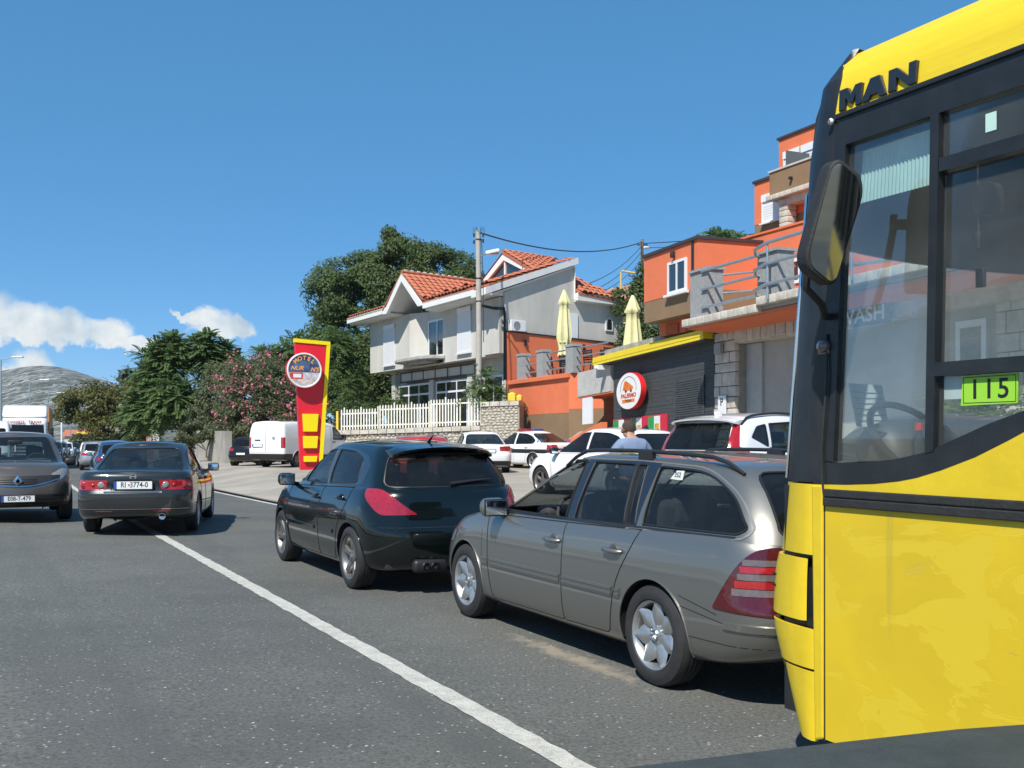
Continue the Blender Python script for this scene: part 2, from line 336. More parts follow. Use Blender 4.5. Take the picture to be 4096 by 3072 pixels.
# a dusty stain where oil-dry was strewn under the estate car
st_ = []
random.seed(3)
def blob(name, m, cs, ct, ls, lt, n=26, dz=.007):
    pts = []
    for i in range(n):
        a = 2*math.pi*i/n; r_ = random.uniform(.75, 1.15); pts.append(WR(cs+ls*r_*math.cos(a), ct+lt*r_*math.sin(a), dz))
    b = MB(); b.add(pts+[WR(cs, ct, dz)], [(i, (i+1) % n, n) for i in range(n)]); tag(b.build(name, m), kind='structure')
# hills on the horizon
def hill():
    prof = [(-900, 905), (-500, 850), (-200, 822), (0, 797), (50, 788), (95, 785), (140, 791), (225, 818), (300, 840), (420, 872), (560, 890), (800, 908), (1100, 916), (1500, 915), (2300, 905)]
    X = np.array([p[0] for p in prof]); Yp = np.array([p[1] for p in prof]); rng = np.random.RandomState(5)
    na, nr = 700, 150; az = np.linspace(-900, 2300, na); dist = np.linspace(900, 2900, nr)
    ridge = (945-np.interp(az, X, Yp))/2150*2200
    k = np.ones(9)/9; ridge = np.convolve(np.pad(ridge, 4, 'edge'), k, 'valid')
    def fbm(u, v):
        z = np.zeros_like(u)
        for o in range(4):
            f = 2**o; ph = rng.uniform(0, 6.28, 6); z += (np.sin(u*f*1.1+ph[0]+1.7*np.sin(v*f*.7+ph[1]))*np.cos(v*f*1.3+ph[2]+1.3*np.sin(u*f*.9+ph[3])))/f**.95
        return z
    A, Dm = np.meshgrid(az, dist, indexing='ij'); e = np.clip((Dm-900)/1300, 0, 1); b_ = np.clip((Dm-2200)/700, 0, 1); env = (e**1.25)*(1-b_**2*.6)
    jit = rng.normal(size=A.shape); jit = (jit+np.roll(jit, 1, 0)+np.roll(jit, 1, 1)+np.roll(np.roll(jit, 1, 0), 1, 1))/2*1.3*np.clip((2150-Dm)/300, .12, 1)*e
    Zr = jit+ridge[:, None]*env+fbm(A/140, Dm/260)*env*np.clip(1-np.abs(Dm-2200)/2600, .2, 1)*6*(np.clip((2200-Dm)/900, 0, 1)*.9+.12)
    V = np.stack([(A-1106)/2150*Dm, Dm, Zr-2.0], -1).reshape(-1, 3); idx = np.arange(na*nr).reshape(na, nr); Fs = np.stack([idx[:-1, :-1], idx[1:, :-1], idx[1:, 1:], idx[:-1, 1:]], -1).reshape(-1, 4)
    m = bpy.data.materials.new('karst_hillside'); m.use_nodes = True; nt = m.node_tree; N = nt.nodes; L = nt.links; b = N['Principled BSDF']; b.inputs['Roughness'].default_value = .95; b.inputs['Specular IOR Level'].default_value = .1
    tc = N.new('ShaderNodeTexCoord')
    def noise(sc, d, st=(1, 1, 1), dist=0):
        mp = N.new('ShaderNodeMapping'); mp.inputs['Scale'].default_value = st; L.new(tc.outputs['Object'], mp.inputs[0]); n = N.new('ShaderNodeTexNoise'); n.inputs['Scale'].default_value = sc; n.inputs['Detail'].default_value = d; n.inputs['Roughness'].default_value = .7; n.inputs['Distortion'].default_value = dist; L.new(mp.outputs[0], n.inputs['Vector']); return n.outputs['Fac']
    def ramp(x, a, c): r = N.new('ShaderNodeMapRange'); r.inputs[1].default_value = a; r.inputs[2].default_value = c; L.new(x, r.inputs[0]); return r.outputs[0]
    m1 = N.new('ShaderNodeMixRGB'); m1.inputs[1].default_value = (.085, .092, .066, 1); m1.inputs[2].default_value = (.125, .125, .10, 1); L.new(ramp(noise(.014, 6, (1, .12, .5)), .4, .6), m1.inputs[0])
    m2 = N.new('ShaderNodeMixRGB'); L.new(ramp(noise(.075, 9, (1, .12, .5), .4), .48, .58), m2.inputs[0]); L.new(m1.outputs[0], m2.inputs[1]); m2.inputs[2].default_value = (.34, .335, .32, 1)
    m3 = N.new('ShaderNodeMixRGB'); L.new(ramp(noise(.11, 7, (1, .12, .5)), .52, .58), m3.inputs[0]); L.new(m2.outputs[0], m3.inputs[1]); m3.inputs[2].default_value = (.035, .05, .025, 1)
    L.new(m3.outputs[0], b.inputs['Base Color']); bp = N.new('ShaderNodeBump'); bp.inputs['Strength'].default_value = .8; bp.inputs['Distance'].default_value = 3; L.new(noise(.05, 8, (1, .12, .5)), bp.inputs['Height']); L.new(bp.outputs[0], b.inputs['Normal'])
    o = raw('hill', V, Fs, m, None, True); tag(o, kind='structure')
hill()
# ------------------------------------------------------------------ buildings
def frame(O, ang, shear=0.0, bdir=None):
    """facade frame: k runs to the left along the wall, o stands out towards the street, z up"""
    a = R(ang); d = Vector((-math.sin(a), math.cos(a), 0)); n = Vector((-math.cos(a), -math.sin(a), 0)) if bdir is None else -Vector(bdir)
    return lambda k, o, z: tuple(d*k+n*o+Vector((0, 0, z+shear*k)))
def M_on(fr, k, o, z):
    """matrix for lettering on a facade, reading left to right for the street"""
    p = Vector(fr(k, o, z)); return basis(p, Vector(fr(k-1, o, z))-p, (0, 0, 1))
ORANGE = mat('orange_render', (.70, .175, .075), .85, 0, .07, 1.5, .25, 60); BROWN = mat('brown_render', (.24, .155, .085), .9, 0, .1, 1.5, .25, 60)
WALLW = mat('grey_white_render', (.55, .53, .48), .88, 0, .14, .9, .2, 50, streak=(1, 1, .25)); WHITE = mat('white_paint_wall', (.74, .74, .72), .7, 0, .05, 2)
PVC = mat('white_pvc', (.76, .77, .78), .35, 0, .03, 4); CONC = mat('concrete_grey', (.36, .36, .34), .9, 0, .2, 1.4, .3, 30); STONE = mat('pale_stone', (.52, .48, .41), .9, 0, .25, 3, .5, 24)
TILE = mat('roof_tile', (.42, .135, .072), .8, 0, .22, 7, .2, 40); DARKM = mat('dark_metal', (.03, .03, .033), .5, .3, .1, 6); SHUT = mat('roller_shutter', (.74, .75, .76), .45, 0, .03, 6)
WGL = mat('window_glass_dark', (.02, .025, .03), .05, 0, .1, 2, coat=1); STEEL = mat('galvanised', (.46, .50, .52), .35, .75, .12, 8)
def alike(name, me, m, parent, mats_list):
    """many small pieces that share one mesh"""
    for M_ in mats_list:
        o = bpy.data.objects.new(name, me); link(o, parent); o.matrix_local = M_
def tiles(parent, P0, U, V_, nu, nv, mask=None, tw=.38, th=.4):
    """interlocking clay tiles on a roof plane: P0 lower corner, U along the eave, V_ up the slope"""
    U = Vector(U); V_ = Vector(V_); n = U.normalized().cross(V_.normalized()); u, v = U.normalized(), V_.normalized()
    key = 'roof_tile_piece'
    if key not in bpy.data.meshes:
        b = MB(); nu_ = 0; pr = [(-.5, .0), (-.36, .05), (-.18, .09), (0, .10), (.18, .08), (.34, .03), (.5, .004)]; k = len(pr)
        vs = [(x*tw*1.02, 0, z+.05) for x, z in pr]+[(x*tw*1.02, th*1.1, z) for x, z in pr]+[(x*tw*1.02, 0, z-.0) for x, z in pr]
        b.add(vs, [(i, i+1, k+i+1, k+i) for i in range(k-1)]+[(2*k+i, 2*k+i+1, i+1, i) for i in range(k-1)]); me = b.mesh(key, 40); me.materials.append(TILE)
    me = bpy.data.meshes[key]; L_ = []; nu = max(1, int(nu*.3/tw)); nv = max(1, int(nv*.36/th+.5))
    if n.z < 0: n = -n
    for j in range(nv):
        for i in range(nu):
            p = Vector(P0)+u*(tw*(i+.5))+v*(th*j)
            if mask and not mask(tw*(i+.5), th*j): continue
            q = Vector((u.x, u.y, u.z)); M_ = Matrix((u, v, n)).transposed().to_4x4() if u.cross(v).dot(n) > 0 else Matrix((-u, v, n)).transposed().to_4x4()
            M_ = M_ @ Matrix.Rotation(random.uniform(-.02, .02), 4, 'Z'); M_.translation = p+n*random.uniform(.01, .022); L_.append(M_)
    alike('tile', me, TILE, parent, L_)
def window_unit(root, fr, k0, k1, z0, z1, o, nx=2, ny=1, fw=.07, dep=.1, m_=None, gm=None, nm='window', splits=None):
    """framed window: frame bars proud of the wall plane o-dep..o, dark panes behind"""
    f = MB(fr); ks = [k0+(k1-k0)*i/nx for i in range(nx+1)]; zs = splits or [z0+(z1-z0)*i/ny for i in range(ny+1)]
    for i, k in enumerate(ks): h = fw if i in (0, nx) else fw*.8; f.box(k-(h if i == nx else h/2 if 0 < i else 0), k+(h if i == 0 else h/2 if i < nx else 0), o-dep, o, z0, z1)
    for i, z in enumerate(zs): f.box(k0+fw, k1-fw, o-dep, o-.004, z-(fw if i == len(zs)-1 else fw/2 if i else 0), z+(fw if i == 0 else fw/2 if i < len(zs)-1 else 0))
    w = f.build(nm, m_ or PVC, root)
    for i in range(nx):
        for j in range(len(zs)-1):
            p = MB(fr); p.box(ks[i]+fw*.4, ks[i+1]-fw*.4, o-.035, o-.025, zs[j]+fw*.3, zs[j+1]-fw*.3); p.build('pane', gm or WGL, w)
    return w
def shutter(root, fr, k0, k1, z0, z1, o):
    s = MB(fr); s.box(k0, k1, o-.02, o+.02, z0, z1); s.box(k0-.05, k0, o-.02, o+.05, z0-.03, z1); s.box(k1, k1+.05, o-.02, o+.05, z0-.03, z1); s.box(k0-.05, k1+.05, o-.02, o+.07, z1-.22, z1+.03)
    w = s.build('window', PVC, root)
    me = None
    n = int((z1-.24-z0)/.085)
    for i in range(n):
        b = MB(fr); z = z0+.085*i; b.prism([(o+.02, z+.004), (o+.036, z+.02), (o+.036, z+.066), (o+.02, z+.081)], 0, k0+.01, k1-.01) if False else b.box(k0+.01, k1-.01, o+.02, o+.034, z+.006, z+.08); b.build('slat', SHUT, w)
    sl = MB(fr); sl.box(k0-.09, k1+.09, o, o+.12, z0-.08, z0-.03); sl.build('sill', PVC, w)
# ---------------------------------------------------------------- grey-white house
def make_house():
    O = Vector((-.34, 46, 0)); a = R(30); d = Vector((-math.sin(a), math.cos(a), 0)); b = Vector((math.sin(R(50)), math.cos(R(50)), 0))
    root = empty('motel_house', O, 0, 'grey-white two storey house with orange tile roof and front gable behind the picket fence', 'house')
    fr = lambda u, v, z: tuple(d*u+b*v+Vector((0, 0, z)))                  # u left along the front, v back along the side
    fo = lambda k, o, z: fr(k, -o, z)                                       # facade form (o = towards street)
    z0, zs, ze = 1.9, 5.45, 8.42
    w = MB(fr)
    # upper storey: left block, recess, right block, body behind
    w.box(10.7, 16.5, 0, 8, zs, ze); w.box(0, 6.5, 0, 4.4, zs, 8.1); w.box(6.5, 10.7, 1.15, 8, zs, ze); w.prism([(10.7, 0), (8.75, .95), (8.75, 1.15), (10.7, 1.15)], 2, zs, ze); w.box(6.5, 8.72, .25, .4, 7.84, 8.42); w.box(.2, 6.5, 4.4, 8, zs, 8.1)
    w.box(.16, 1.75, -.22, 0, 5.46, 8.05)
    w.prism([(0, 8.1), (4.4, 8.1), (4.4, 10.05), (0, 8.28)], 0, 0, .3)        # side wall under the rake
    w.box(0, .3, 4.4, 7.9, zs, 8.2)
    w.box(.35, 14.4, .9, 8, z0, zs)                                          # ground floor set back
    for u in (14.4, 9.2, 4.7, .9): w.box(u-.5, u, .55, .9, z0, 5.2)
    w.build('wall', WALLW, root)
    lo = MB(fr); lo.box(0, .35, .9, 8.0, z0, zs); lo.build('side_wall', WALLW, root)
    # gable front and soffits
    g = MB(fr); g.prism([(10.6, 8.42), (9.6, 9.9), (8.0, 9.0), (6.6, 8.42)], 1, 1.2, 1.3); g.build('gable_wall', WALLW, root)
    f = MB(fr)
    f.box(11.6, 17.9, -1.05, -.85, 8.5, 8.82); f.box(11.6, 17.9, -.85, .05, 8.42, 8.5); f.box(17.7, 17.9, -.85, 7, 8.5, 8.82)
    f.box(1.3, 6.95, -1.05, -.85, 8.2, 8.5); f.box(.1, 6.95, -.85, .05, 8.1, 8.36) ; f.box(-.2, 1.3, -1.2, -.86, 8.04, 8.36)
    for sgn, (u0, zz0, u1, zz1) in ((1, (12.2, 8.45, 9.6, 10.42)), (-1, (6.95, 8.38, 9.6, 10.42))):
        f.prism([(u0, zz0), (u1, zz1), (u1, zz1-.46), (u0-sgn*.55, zz0)], 1, -1.08, -.85)
        f.prism([(u0-sgn*.1, zz0), (u1, zz1-.1), (u1, zz1-.3), (u0-sgn*.35, zz0)], 1, -.85, 1.2)
    # side rake board
    f.prism([(-1.25, 8.36), (4.55, 10.36), (4.55, 10.06), (-1.25, 8.04)], 0, -.22, -.02); f.prism([(-.9, 8.1), (4.45, 9.98), (4.45, 9.9), (-.9, 8.0)], 0, -.02, .2)
    f.box(-.35, -.12, 4.42, 8.4, 8.25, 8.62); f.box(-.12, .2, 4.42, 8.2, 8.2, 8.3); f.box(-.12, .05, 4.4, 4.42, 8.3, 9.9)
    f.build('fascia', WHITE, root)
    # roof planes, each with its clay tiles
    def roof(pts, name='roof'):
        r_ = MB(fr); n = len(pts); dn = Vector((0, 0, -.1)); r_.add(list(pts)+[tuple(Vector(p)+dn) for p in pts], [tuple(range(n)), tuple(range(2*n-1, n-1, -1))]+[(i, (i+1) % n, n+(i+1) % n, n+i) for i in range(n)]); return r_.build(name, TILE, root)
    sl = (10.36-8.40)/5.7
    r1 = roof([(17.9, -1.05, 8.8), (12.1, -1.05, 8.8), (9.6, 4.5, 10.45), (9.6, 4.6, 10.5), (17.9, 4.6, 10.6)])
    r2 = roof([(7.0, -1.05, 8.55), (-.2, -1.05, 8.55), (-.2, 4.55, 10.34), (9.6, 4.55, 10.34), (6.9, -.5, 8.72)])
    r3 = roof([(9.6, -1.08, 10.46), (6.9, -1.08, 8.72), (6.9, -.4, 8.72), (9.6, 5.0, 10.46)]); r4 = roof([(9.6, -1.08, 10.46), (12.25, -1.08, 8.75), (12.4, .2, 9.1), (9.6, 4.5, 10.46)])
    r5 = roof([(17.9, 4.6, 10.58), (2.3, 4.55, 10.4), (2.3, 9, 8.4), (17.9, 9, 8.6)]); r6 = roof([(-.38, 4.45, 8.64), (-.38, 8.45, 8.38), (1.5, 8.0, 8.9), (2.0, 5.2, 9.75), (1.6, 4.45, 9.95)])
    P = lambda *q: Vector(fr(*q))
    # gable right slope: courses run along the ridge
    A, B_, C_ = P(6.9, -1.08, 8.74), P(6.9, 5.0, 8.74), P(9.6, -1.08, 10.48)
    vv = (C_-A); tiles(r3, A, (B_-A), vv, 20, int(vv.length/.36), lambda u, v: u < .75+v*1.62)
    A, B_, C_ = P(-.2, -1.05, 8.57), P(9, -1.05, 8.57), P(-.2, 4.55, 10.36); vv = C_-A; uu = B_-A; tiles(r2, A, uu, vv, 30, int(vv.length/.36), lambda u, v: u < 7.0+v*.5)
    A, B_, C_ = P(-.38, 8.45, 8.40), P(-.38, 4.45, 8.66), P(1.6, 8.0, 9.45); vv = P(1.6, 6.45, 9.75)-P(-.38, 6.45, 8.52); tiles(r6, A, (B_-A), vv, 13, int(vv.length/.36), lambda u, v: v < (u-.2)*.62)
    A, B_, C_ = P(12.2, -1.05, 8.8), P(17.9, -1.05, 8.8), P(12.2, 4.6, 10.5); tiles(r1, A, B_-A, P(14, 4.6, 10.6)-P(14, -1.05, 8.8), 18, 9)
    # ridge caps
    rc = MB(fr)
    for i in range(13): v = -1.05+.42*i; rc.tube([(9.6, v, 10.47), (9.6, v+.4, 10.48)], [.12, .10], 8)
    rc.build('ridge_tile', TILE, root, 50)
    wc = MB(fr)
    for i in range(10): wc.rbox((9.6-.02, -.8+.42*i, 10.58), (.12, .2, .06), .02)
    wc.build('ridge_mortar', WHITE, root, 50)
    # front-facing dormer with a glazed triangle
    dm = MB(fr); dm.prism([(5.65, 9.5), (3.0, 10.78), (.2, 9.5), (.75, 9.5), (3.0, 10.42), (5.05, 9.5)], 1, 1.85, 2.1); dm.box(2.93, 3.07, 1.92, 2.02, 9.5, 10.5); dmo = dm.build('dormer', WHITE, root)
    for pl in ([(5.0, 9.5), (3.07, 10.4), (3.07, 9.5)], [(2.93, 9.5), (2.93, 10.4), (.8, 9.5)]): p = MB(fr); p.prism(pl, 1, 2.0, 2.03); p.build('pane', WGL, dmo)
    dr = MB(fr); dr.add([(3.0, 1.8, 10.84), (.1, 1.8, 9.5), (.1, 2.6, 9.6), (3.0, 5.4, 10.84), (3.0, 1.8, 10.74), (.1, 1.8, 9.4), (.1, 2.6, 9.5), (3.0, 5.4, 10.74)], [(0, 1, 2, 3), (7, 6, 5, 4), (0, 4, 5, 1), (1, 5, 6, 2), (2, 6, 7, 3)]); dr.add([(3.0, 1.8, 10.84), (5.75, 1.8, 9.5), (5.75, 2.6, 9.6), (3.0, 5.4, 10.84)], [(0, 3, 2, 1)]); dro = dr.build('dormer_roof', TILE, root)
    A, B_, C_ = P(.1, 1.85, 9.54), P(.1, 5.4, 9.54), P(3.0, 1.85, 10.88); tiles(dro, A, B_-A, C_-A, 12, 9, lambda u, v: u < .5+v*1.1)
    dc = MB(fr)
    for i in range(8): dc.tube([(3.0, 1.8+.42*i, 10.86), (3.0, 2.2+.42*i, 10.87)], [.12, .1], 8)
    dc.build('ridge_tile', TILE, root, 50)
    # windows, shutters, balcony door
    shutter(root, fo, 12.75, 14.25, 5.75, 8.05, .02); shutter(root, fo, 3.35, 4.7, 5.78, 8.0, .02)
    bd = window_unit(root, fo, 6.52, 8.7, 5.82, 7.83, -.22, 2, 1, .11, .14, nm='balcony_door')
    nt_ = MB(fo); nt_.box(7.95, 8.3, -.30, -.29, 6.6, 6.9); nt_.build('notice', WHITE, bd)
    bl = MB(fr); bl.prism([(11.5, -.12), (11.2, -.75), (10.3, -1.05), (7.3, -1.05), (6.5, -.75), (6.2, -.1), (6.3, .9), (10.9, .9)], 2, 5.62, 5.8); bl.build('balcony_slab', CONC, root, bevel=.03)
    bl = MB(fr); bl.box(7.2, 9.6, -.7, .2, 5.5, 5.62); bl.build('balcony_bracket', CONC, root)
    so = MB(fr); so.box(.2, 16.4, -.02, .9, 5.42, 5.448); so.build('soffit', WALLW, root)
    # frieze of brown framed panels over the shopfront
    fz = MB(fo); 
    for i in range(7): k = 13.0-1.52*i; fz.box(k-.08, k, -.55, -.5, 4.7, 5.28)
    fz.box(3.8, 13.0, -.55, -.5, 4.68, 4.76); fz.box(3.8, 13.0, -.55, -.5, 5.2, 5.28); fz.build('frieze_frame', mat('frieze_brown', (.09, .055, .04), .7), root)
    for i in range(6): k = 12.92-1.52*i; p = MB(fo); p.box(k-1.42, k, -.58, -.53, 4.74, 5.22); p.build('frieze_panel', WALLW, root)
    for (k0, k1) in ((9.3, 13.5), (4.8, 8.5), (1.1, 4.0)): window_unit(root, fo, k0, k1, 2.0, 4.56, -.62, 3, 2, .1, .14, splits=[2.0, 3.96, 4.56])
    # side: air conditioner, drainpipe, arched window, door, orange plinth wall
    sd = lambda k, o, z: fr(-o, k, z)
    ac = MB(sd); ac.box(.15, 1.05, .08, .38, 6.47, 6.98); a_ = ac.build('air_conditioner', PVC, root, bevel=.02)
    fn = MB(sd); fn.add([(.5+.2*math.cos(t), .39, 6.72+.2*math.sin(t)) for t in [2*math.pi*i/20 for i in range(20)]], [tuple(range(20))]); fn.build('fan_grille', mat('fan_grey', (.25, .25, .25), .6), a_)
    dp = MB(fr); dp.tube([(.9, -1.1, 8.2), (.9, -1.05, 7.7), (.5, -.3, 7.55), (-.06, -.08, 7.5), (-.1, -.06, 7.2), (-.1, -.06, 4.2)], .075, 8); dp.build('drainpipe', DARKM, root, 60)
    aw = MB(sd); arc = [(6.84+.26*math.cos(t), 7.38+.26*math.sin(t)) for t in [math.pi*i/10 for i in range(11)]]; aw.prism(arc+[(6.58, 6.93), (7.10, 6.93)], 1, 0, .06); ao = aw.build('arched_window', WHITE, root); ai = MB(sd); ai.prism([(6.84+.17*math.cos(t), 7.36+.17*math.sin(t)) for t in [math.pi*i/10 for i in range(11)]]+[(6.67, 7.0), (7.01, 7.0)], 1, .055, .065); ai.build('pane', WGL, ao)
    dd = MB(sd); dd.box(4.1, 4.64, .005, .06, 6.42, 7.62); dd.build('door', PVC, root)
    ow = MB(sd); ow.prism([(.05, 3.3), (8.2, 3.3), (8.2, 6.27), (.05, 6.42)], 1, .03, .2); ow.build('plinth_wall', ORANGE, root)
    cp = MB(sd); cp.prism([(.03, 6.42), (8.22, 6.27), (8.22, 6.33), (.03, 6.48)], 1, .0, .24); cp.build('plinth_coping', DARKM, root)
    for k in (1.1, 4.9): l = MB(sd); l.box(k-.05, k+.05, .2, .3, 5.85, 6.12); l.box(k-.02, k+.02, .2, .36, 5.95, 5.99); l.build('wall_lamp', DARKM, root)
    return root
# ---------------------------------------------------------------- pebble-stone garden wall with picket fence
def make_garden_wall():
    O = Vector((-8.04, 45, 0)); sh = -.028; fr = frame(O, 73, sh); root = empty('garden_wall', O, 0, 'pebble stone garden wall with pale coping in front of the grey-white house', 'wall')
    w = MB(fr); w.box(-7.0, 0, -.35, 0, .1, 1.66); w.box(-8.75, -7.0, -.6, .05, .1, 2.68); w.box(-.5, .02, -.37, .05, .1, 1.66); w.build('mortar', mat('wall_mortar', (.30, .28, .24), .95, 0, .2, 4, .4, 30), root)
    n = 16
    for i in range(n):
        k0 = -7.0*i/n; b = MB(fr); b.box(k0-7.0/n+.012, k0-.012, -.42, .1, 1.66, 1.86+random.uniform(-.012, .012)); b.build('coping_stone', STONE, root)
    for i in range(4): k0 = -7.0-1.75*i/4; b = MB(fr); b.box(k0-.425, k0-.012, -.66, .12, 2.68, 2.87+random.uniform(-.01, .01)); b.build('coping_stone', STONE, root)
    bm = bmesh.new(); bmesh.ops.create_icosphere(bm, subdivisions=1, radius=1); me = bpy.data.meshes.new('pebble'); bm.to_mesh(me); bm.free(); me.materials.append(mat('pebble_stone', (.46, .42, .34), .85, 0, .35, 2.2, .3, 20)); me.polygons.foreach_set('use_smooth', [True]*len(me.polygons))
    random.seed(11); L_ = []; a = R(73); d = Vector((-math.sin(a), math.cos(a), 0)); nrm = Vector((-math.cos(a), -math.sin(a), 0))
    def fill(k0, k1, z0, z1, o, sz):
        rows = int((z1-z0)/(sz*.72)); 
        for j in range(rows+1):
            z = z0+(z1-z0)*(j+.5)/(rows+1); k = k0+random.uniform(0, sz*.5)
            while k < k1:
                s_ = sz*random.uniform(.72, 1.25); M_ = Matrix((d*s_*.55, Vector((0, 0, 1))*s_*random.uniform(.34, .44), nrm*s_*.3)).transposed().to_4x4()
                rot = Matrix.Rotation(random.uniform(-.5, .5), 4, nrm); M_ = rot @ M_; M_.translation = Vector(fr(k, o-.01, z+random.uniform(-.02, .02))); L_.append(M_); k += s_*1.06
    fill(-8.65, -7.08, 1.0, 2.66, .05, .17); fill(-6.95, -.55, 1.0, 1.64, 0, .19); fill(-8.65, -.55, .4, 1.0, .02, .2)
    # bottom courses are hidden by parked cars; blocks at the left end
    near = L_[:300]; rest = L_[300:]
    for M_ in near: o = bpy.data.objects.new('stone', me); link(o, root); o.matrix_local = M_
    if rest:
        vs = np.array([v.co[:] for v in me.vertices]); fs = np.array([p.vertices[:] for p in me.polygons]); V = []; F_ = []
        for i, M_ in enumerate(rest):
            A_ = np.array(M_); V.append(vs @ A_[:3, :3].T+A_[:3, 3]); F_.append(fs+i*len(vs))
        o = raw('stones', np.concatenate(V), np.concatenate(F_), me.materials[0], root, True); o['kind'] = 'stuff'
    for j in range(5): b = MB(fr); b.box(-.54, .03, -.38, .075, .2+.3*j, .47+.3*j); b.build('corner_block', STONE, root)
    # fence
    fe = empty('picket_fence', O, 0, 'white metal picket fence standing on the pebble stone wall', 'fence'); PK = mat('fence_white', (.74, .73, .66), .6, 0, .12, 6)
    rails = MB(fr)
    secs = [(-2.1, -.3, 1.88, 2.8, 0), (-4.55, -2.2, 1.88, 2.93, 0), (-6.95, -4.65, 1.9, 3.08, 1)]
    for (k0, k1, z0, z1, st) in secs:
        for z in (z0+.16, z1-.2): b = MB(fr); b.box(k0, k1, -.18, -.15, z-.03, z+.03); b.build('rail', PK, fe)
        n = int((k1-k0)/.135)
        for i in range(n+1):
            k = k0+(k1-k0)*i/n; h = z1+(.0 if i % 6 else .1)
            if st and 5 <= i <= 6: continue
            b = MB(fr); b.prism([(k-.03, z0), (k+.03, z0), (k+.03, h-.03), (k, h), (k-.03, h-.03)], 1, -.15, -.12); b.build('picket', PK if i % 7 else mat('fence_cream', (.72, .66, .5), .6), fe)
    yp = MB(fr); yp.box(-.12, -.02, -.25, -.15, 1.86, 2.74); tag(yp.build('marker_post', mat('marker_yellow', (.8, .55, .06), .6)), 'short yellow post at the left end of the picket fence', 'post'); bpy.data.objects['marker_post'].location = O
    for i, (k, q) in enumerate(((-8.36, .34), (-8.68, .24))):
        e = MB(); e.rbox((0, 0, q/2), (q, q*.8, q), .04); e.rbox((0, 0, q), (q*.5, q*.5, q*.25), .02); o = e.build('yellow_box', mat('box_yellow', (.75, .5, .05), .6), None, 50); o.location = O+Vector(fr(k, -.2, 2.875)); o.rotation_euler = (0, 0, R(-17))
        tag(o, 'larger yellow box on the tall end of the pebble wall' if i == 0 else 'smaller yellow box at the right end of the pebble wall top', 'box')
    return root
# ---------------------------------------------------------------- orange terrace
def make_terrace():
    O = Vector((2.29, 40, 0)); fr = frame(O, 23); root = empty('terrace', O, 0, 'orange terrace wall with brown base and grey posts next to the grey-white house', 'terrace')
    w = MB(fr); w.box(0, 6.2, -.4, 0, 2.55, 3.95); w.box(0, 6.2, -6.5, -.4, 3.6, 3.95); w.build('wall', ORANGE, root); c = MB(fr); c.box(-.05, 6.25, -.42, .12, 3.95, 4.14); c.build('coping', ORANGE, root, bevel=.02)
    b = MB(fr); b.box(0, 6.2, -.4, -.004, .2, 2.55); b.build('wall_base', BROWN, root)
    fr2 = frame(O, 66); r_ = MB(fr2); r_.box(-1.5, 0, -.4, 0, 2.7, 4.16); r_.build('return_wall', ORANGE, root); r2 = MB(fr2); r2.box(-1.5, 0, -.4, -.004, .2, 2.7); r2.build('return_base', BROWN, root)
    fl = MB(fr); fl.box(-3.5, 6.2, -7, -.4, 3.95, 4.1); fl.build('floor_slab', CONC, root)
    for (k0, k1) in ((4.72, 5.35), (2.55, 3.2), (-.3, .35)): p = MB(fr); p.box(k0, k1, -.38, -.02, 4.14, 5.22); p.box(k0-.03, k1+.03, -.41, .01, 5.2, 5.3); p.build('post', mat('post_grey', (.30, .31, .31), .9, 0, .15, 6, .4, 60), root)
    for (k0, k1) in ((3.2, 4.72), (.35, 2.55), (-2.9, -.3)):
        for z in (4.42, 4.78, 5.12): p = MB(fr); p.tube([(k0, -.2, z), (k1, -.2, z)], .03, 8); p.build('rail', STEEL, root, 60)
    return root
def parasol(loc, h, label, s=1.0):
    root = empty('parasol', loc, random.uniform(0, 6), label, 'parasol', 'folded parasols on the terrace'); cl = mat('parasol_cream', (.66, .63, .34), .85, 0, .1, 5, .2, 40)
    p = MB(); p.tube([(0, 0, 0), (0, 0, h)], .03, 8); p.build('pole', STEEL, root, 60)
    b = MB(); n = 24; prof = [(.04, h+.05), (.09, h-.05), (.21, h-.42), (.25, h-.55), (.18, h-.6), (.20, h-.9), (.27, h-1.6), (.30, h-2.0), (.24, h-2.25), (.20, h-2.5), (.26, h-2.75)]
    vs = []; fs = []
    for j, (r_, z) in enumerate(prof):
        for i in range(n):
            a = 2*math.pi*i/n; k = 1+(.22 if i % 3 == 0 else -.12)*min(1, j/3)+random.uniform(-.03, .03); vs.append((r_*s*k*math.cos(a), r_*s*k*math.sin(a), z+(random.uniform(-.09, .05) if j == len(prof)-1 else 0)))
    for j in range(len(prof)-1):
        for i in range(n): fs.append((j*n+i, j*n+(i+1) % n, (j+1)*n+(i+1) % n, (j+1)*n+i))
    b.add(vs, fs); b.build('canopy', cl, root, 70)
    t = MB(); t.lathe([(.26*s, h-2.18), (.27*s, h-2.22), (.26*s, h-2.26)], 16); t.build('tie_strap', cl, root)
    return root
def chair(loc, rz, label):
    root = empty('cafe_chair', loc, rz, label, 'chair', 'black slatted cafe chairs on the terrace'); s = MB(); s.rbox((0, 0, .45), (.44, .44, .03), .01); s.build('seat', DARKM, root)
    for x in (-.2, .2):
        for y in (-.2, .2): l = MB(); l.tube([(x, y, .45), (x*1.15, y*1.15, 0)], .024, 6); l.build('leg', DARKM, root)
    for x in (-.21, .21): l = MB(); l.tube([(x, .2, .45), (x, .28, .95)], .024, 6); l.build('back_post', DARKM, root)
    for k in range(5): l = MB(); z = .55+.085*k; y = .2+.08*(z-.45)/.45; l.box(-.23, .23, y-.012, y+.012, z-.032, z+.032); l.build('slat', DARKM, root)
    return root
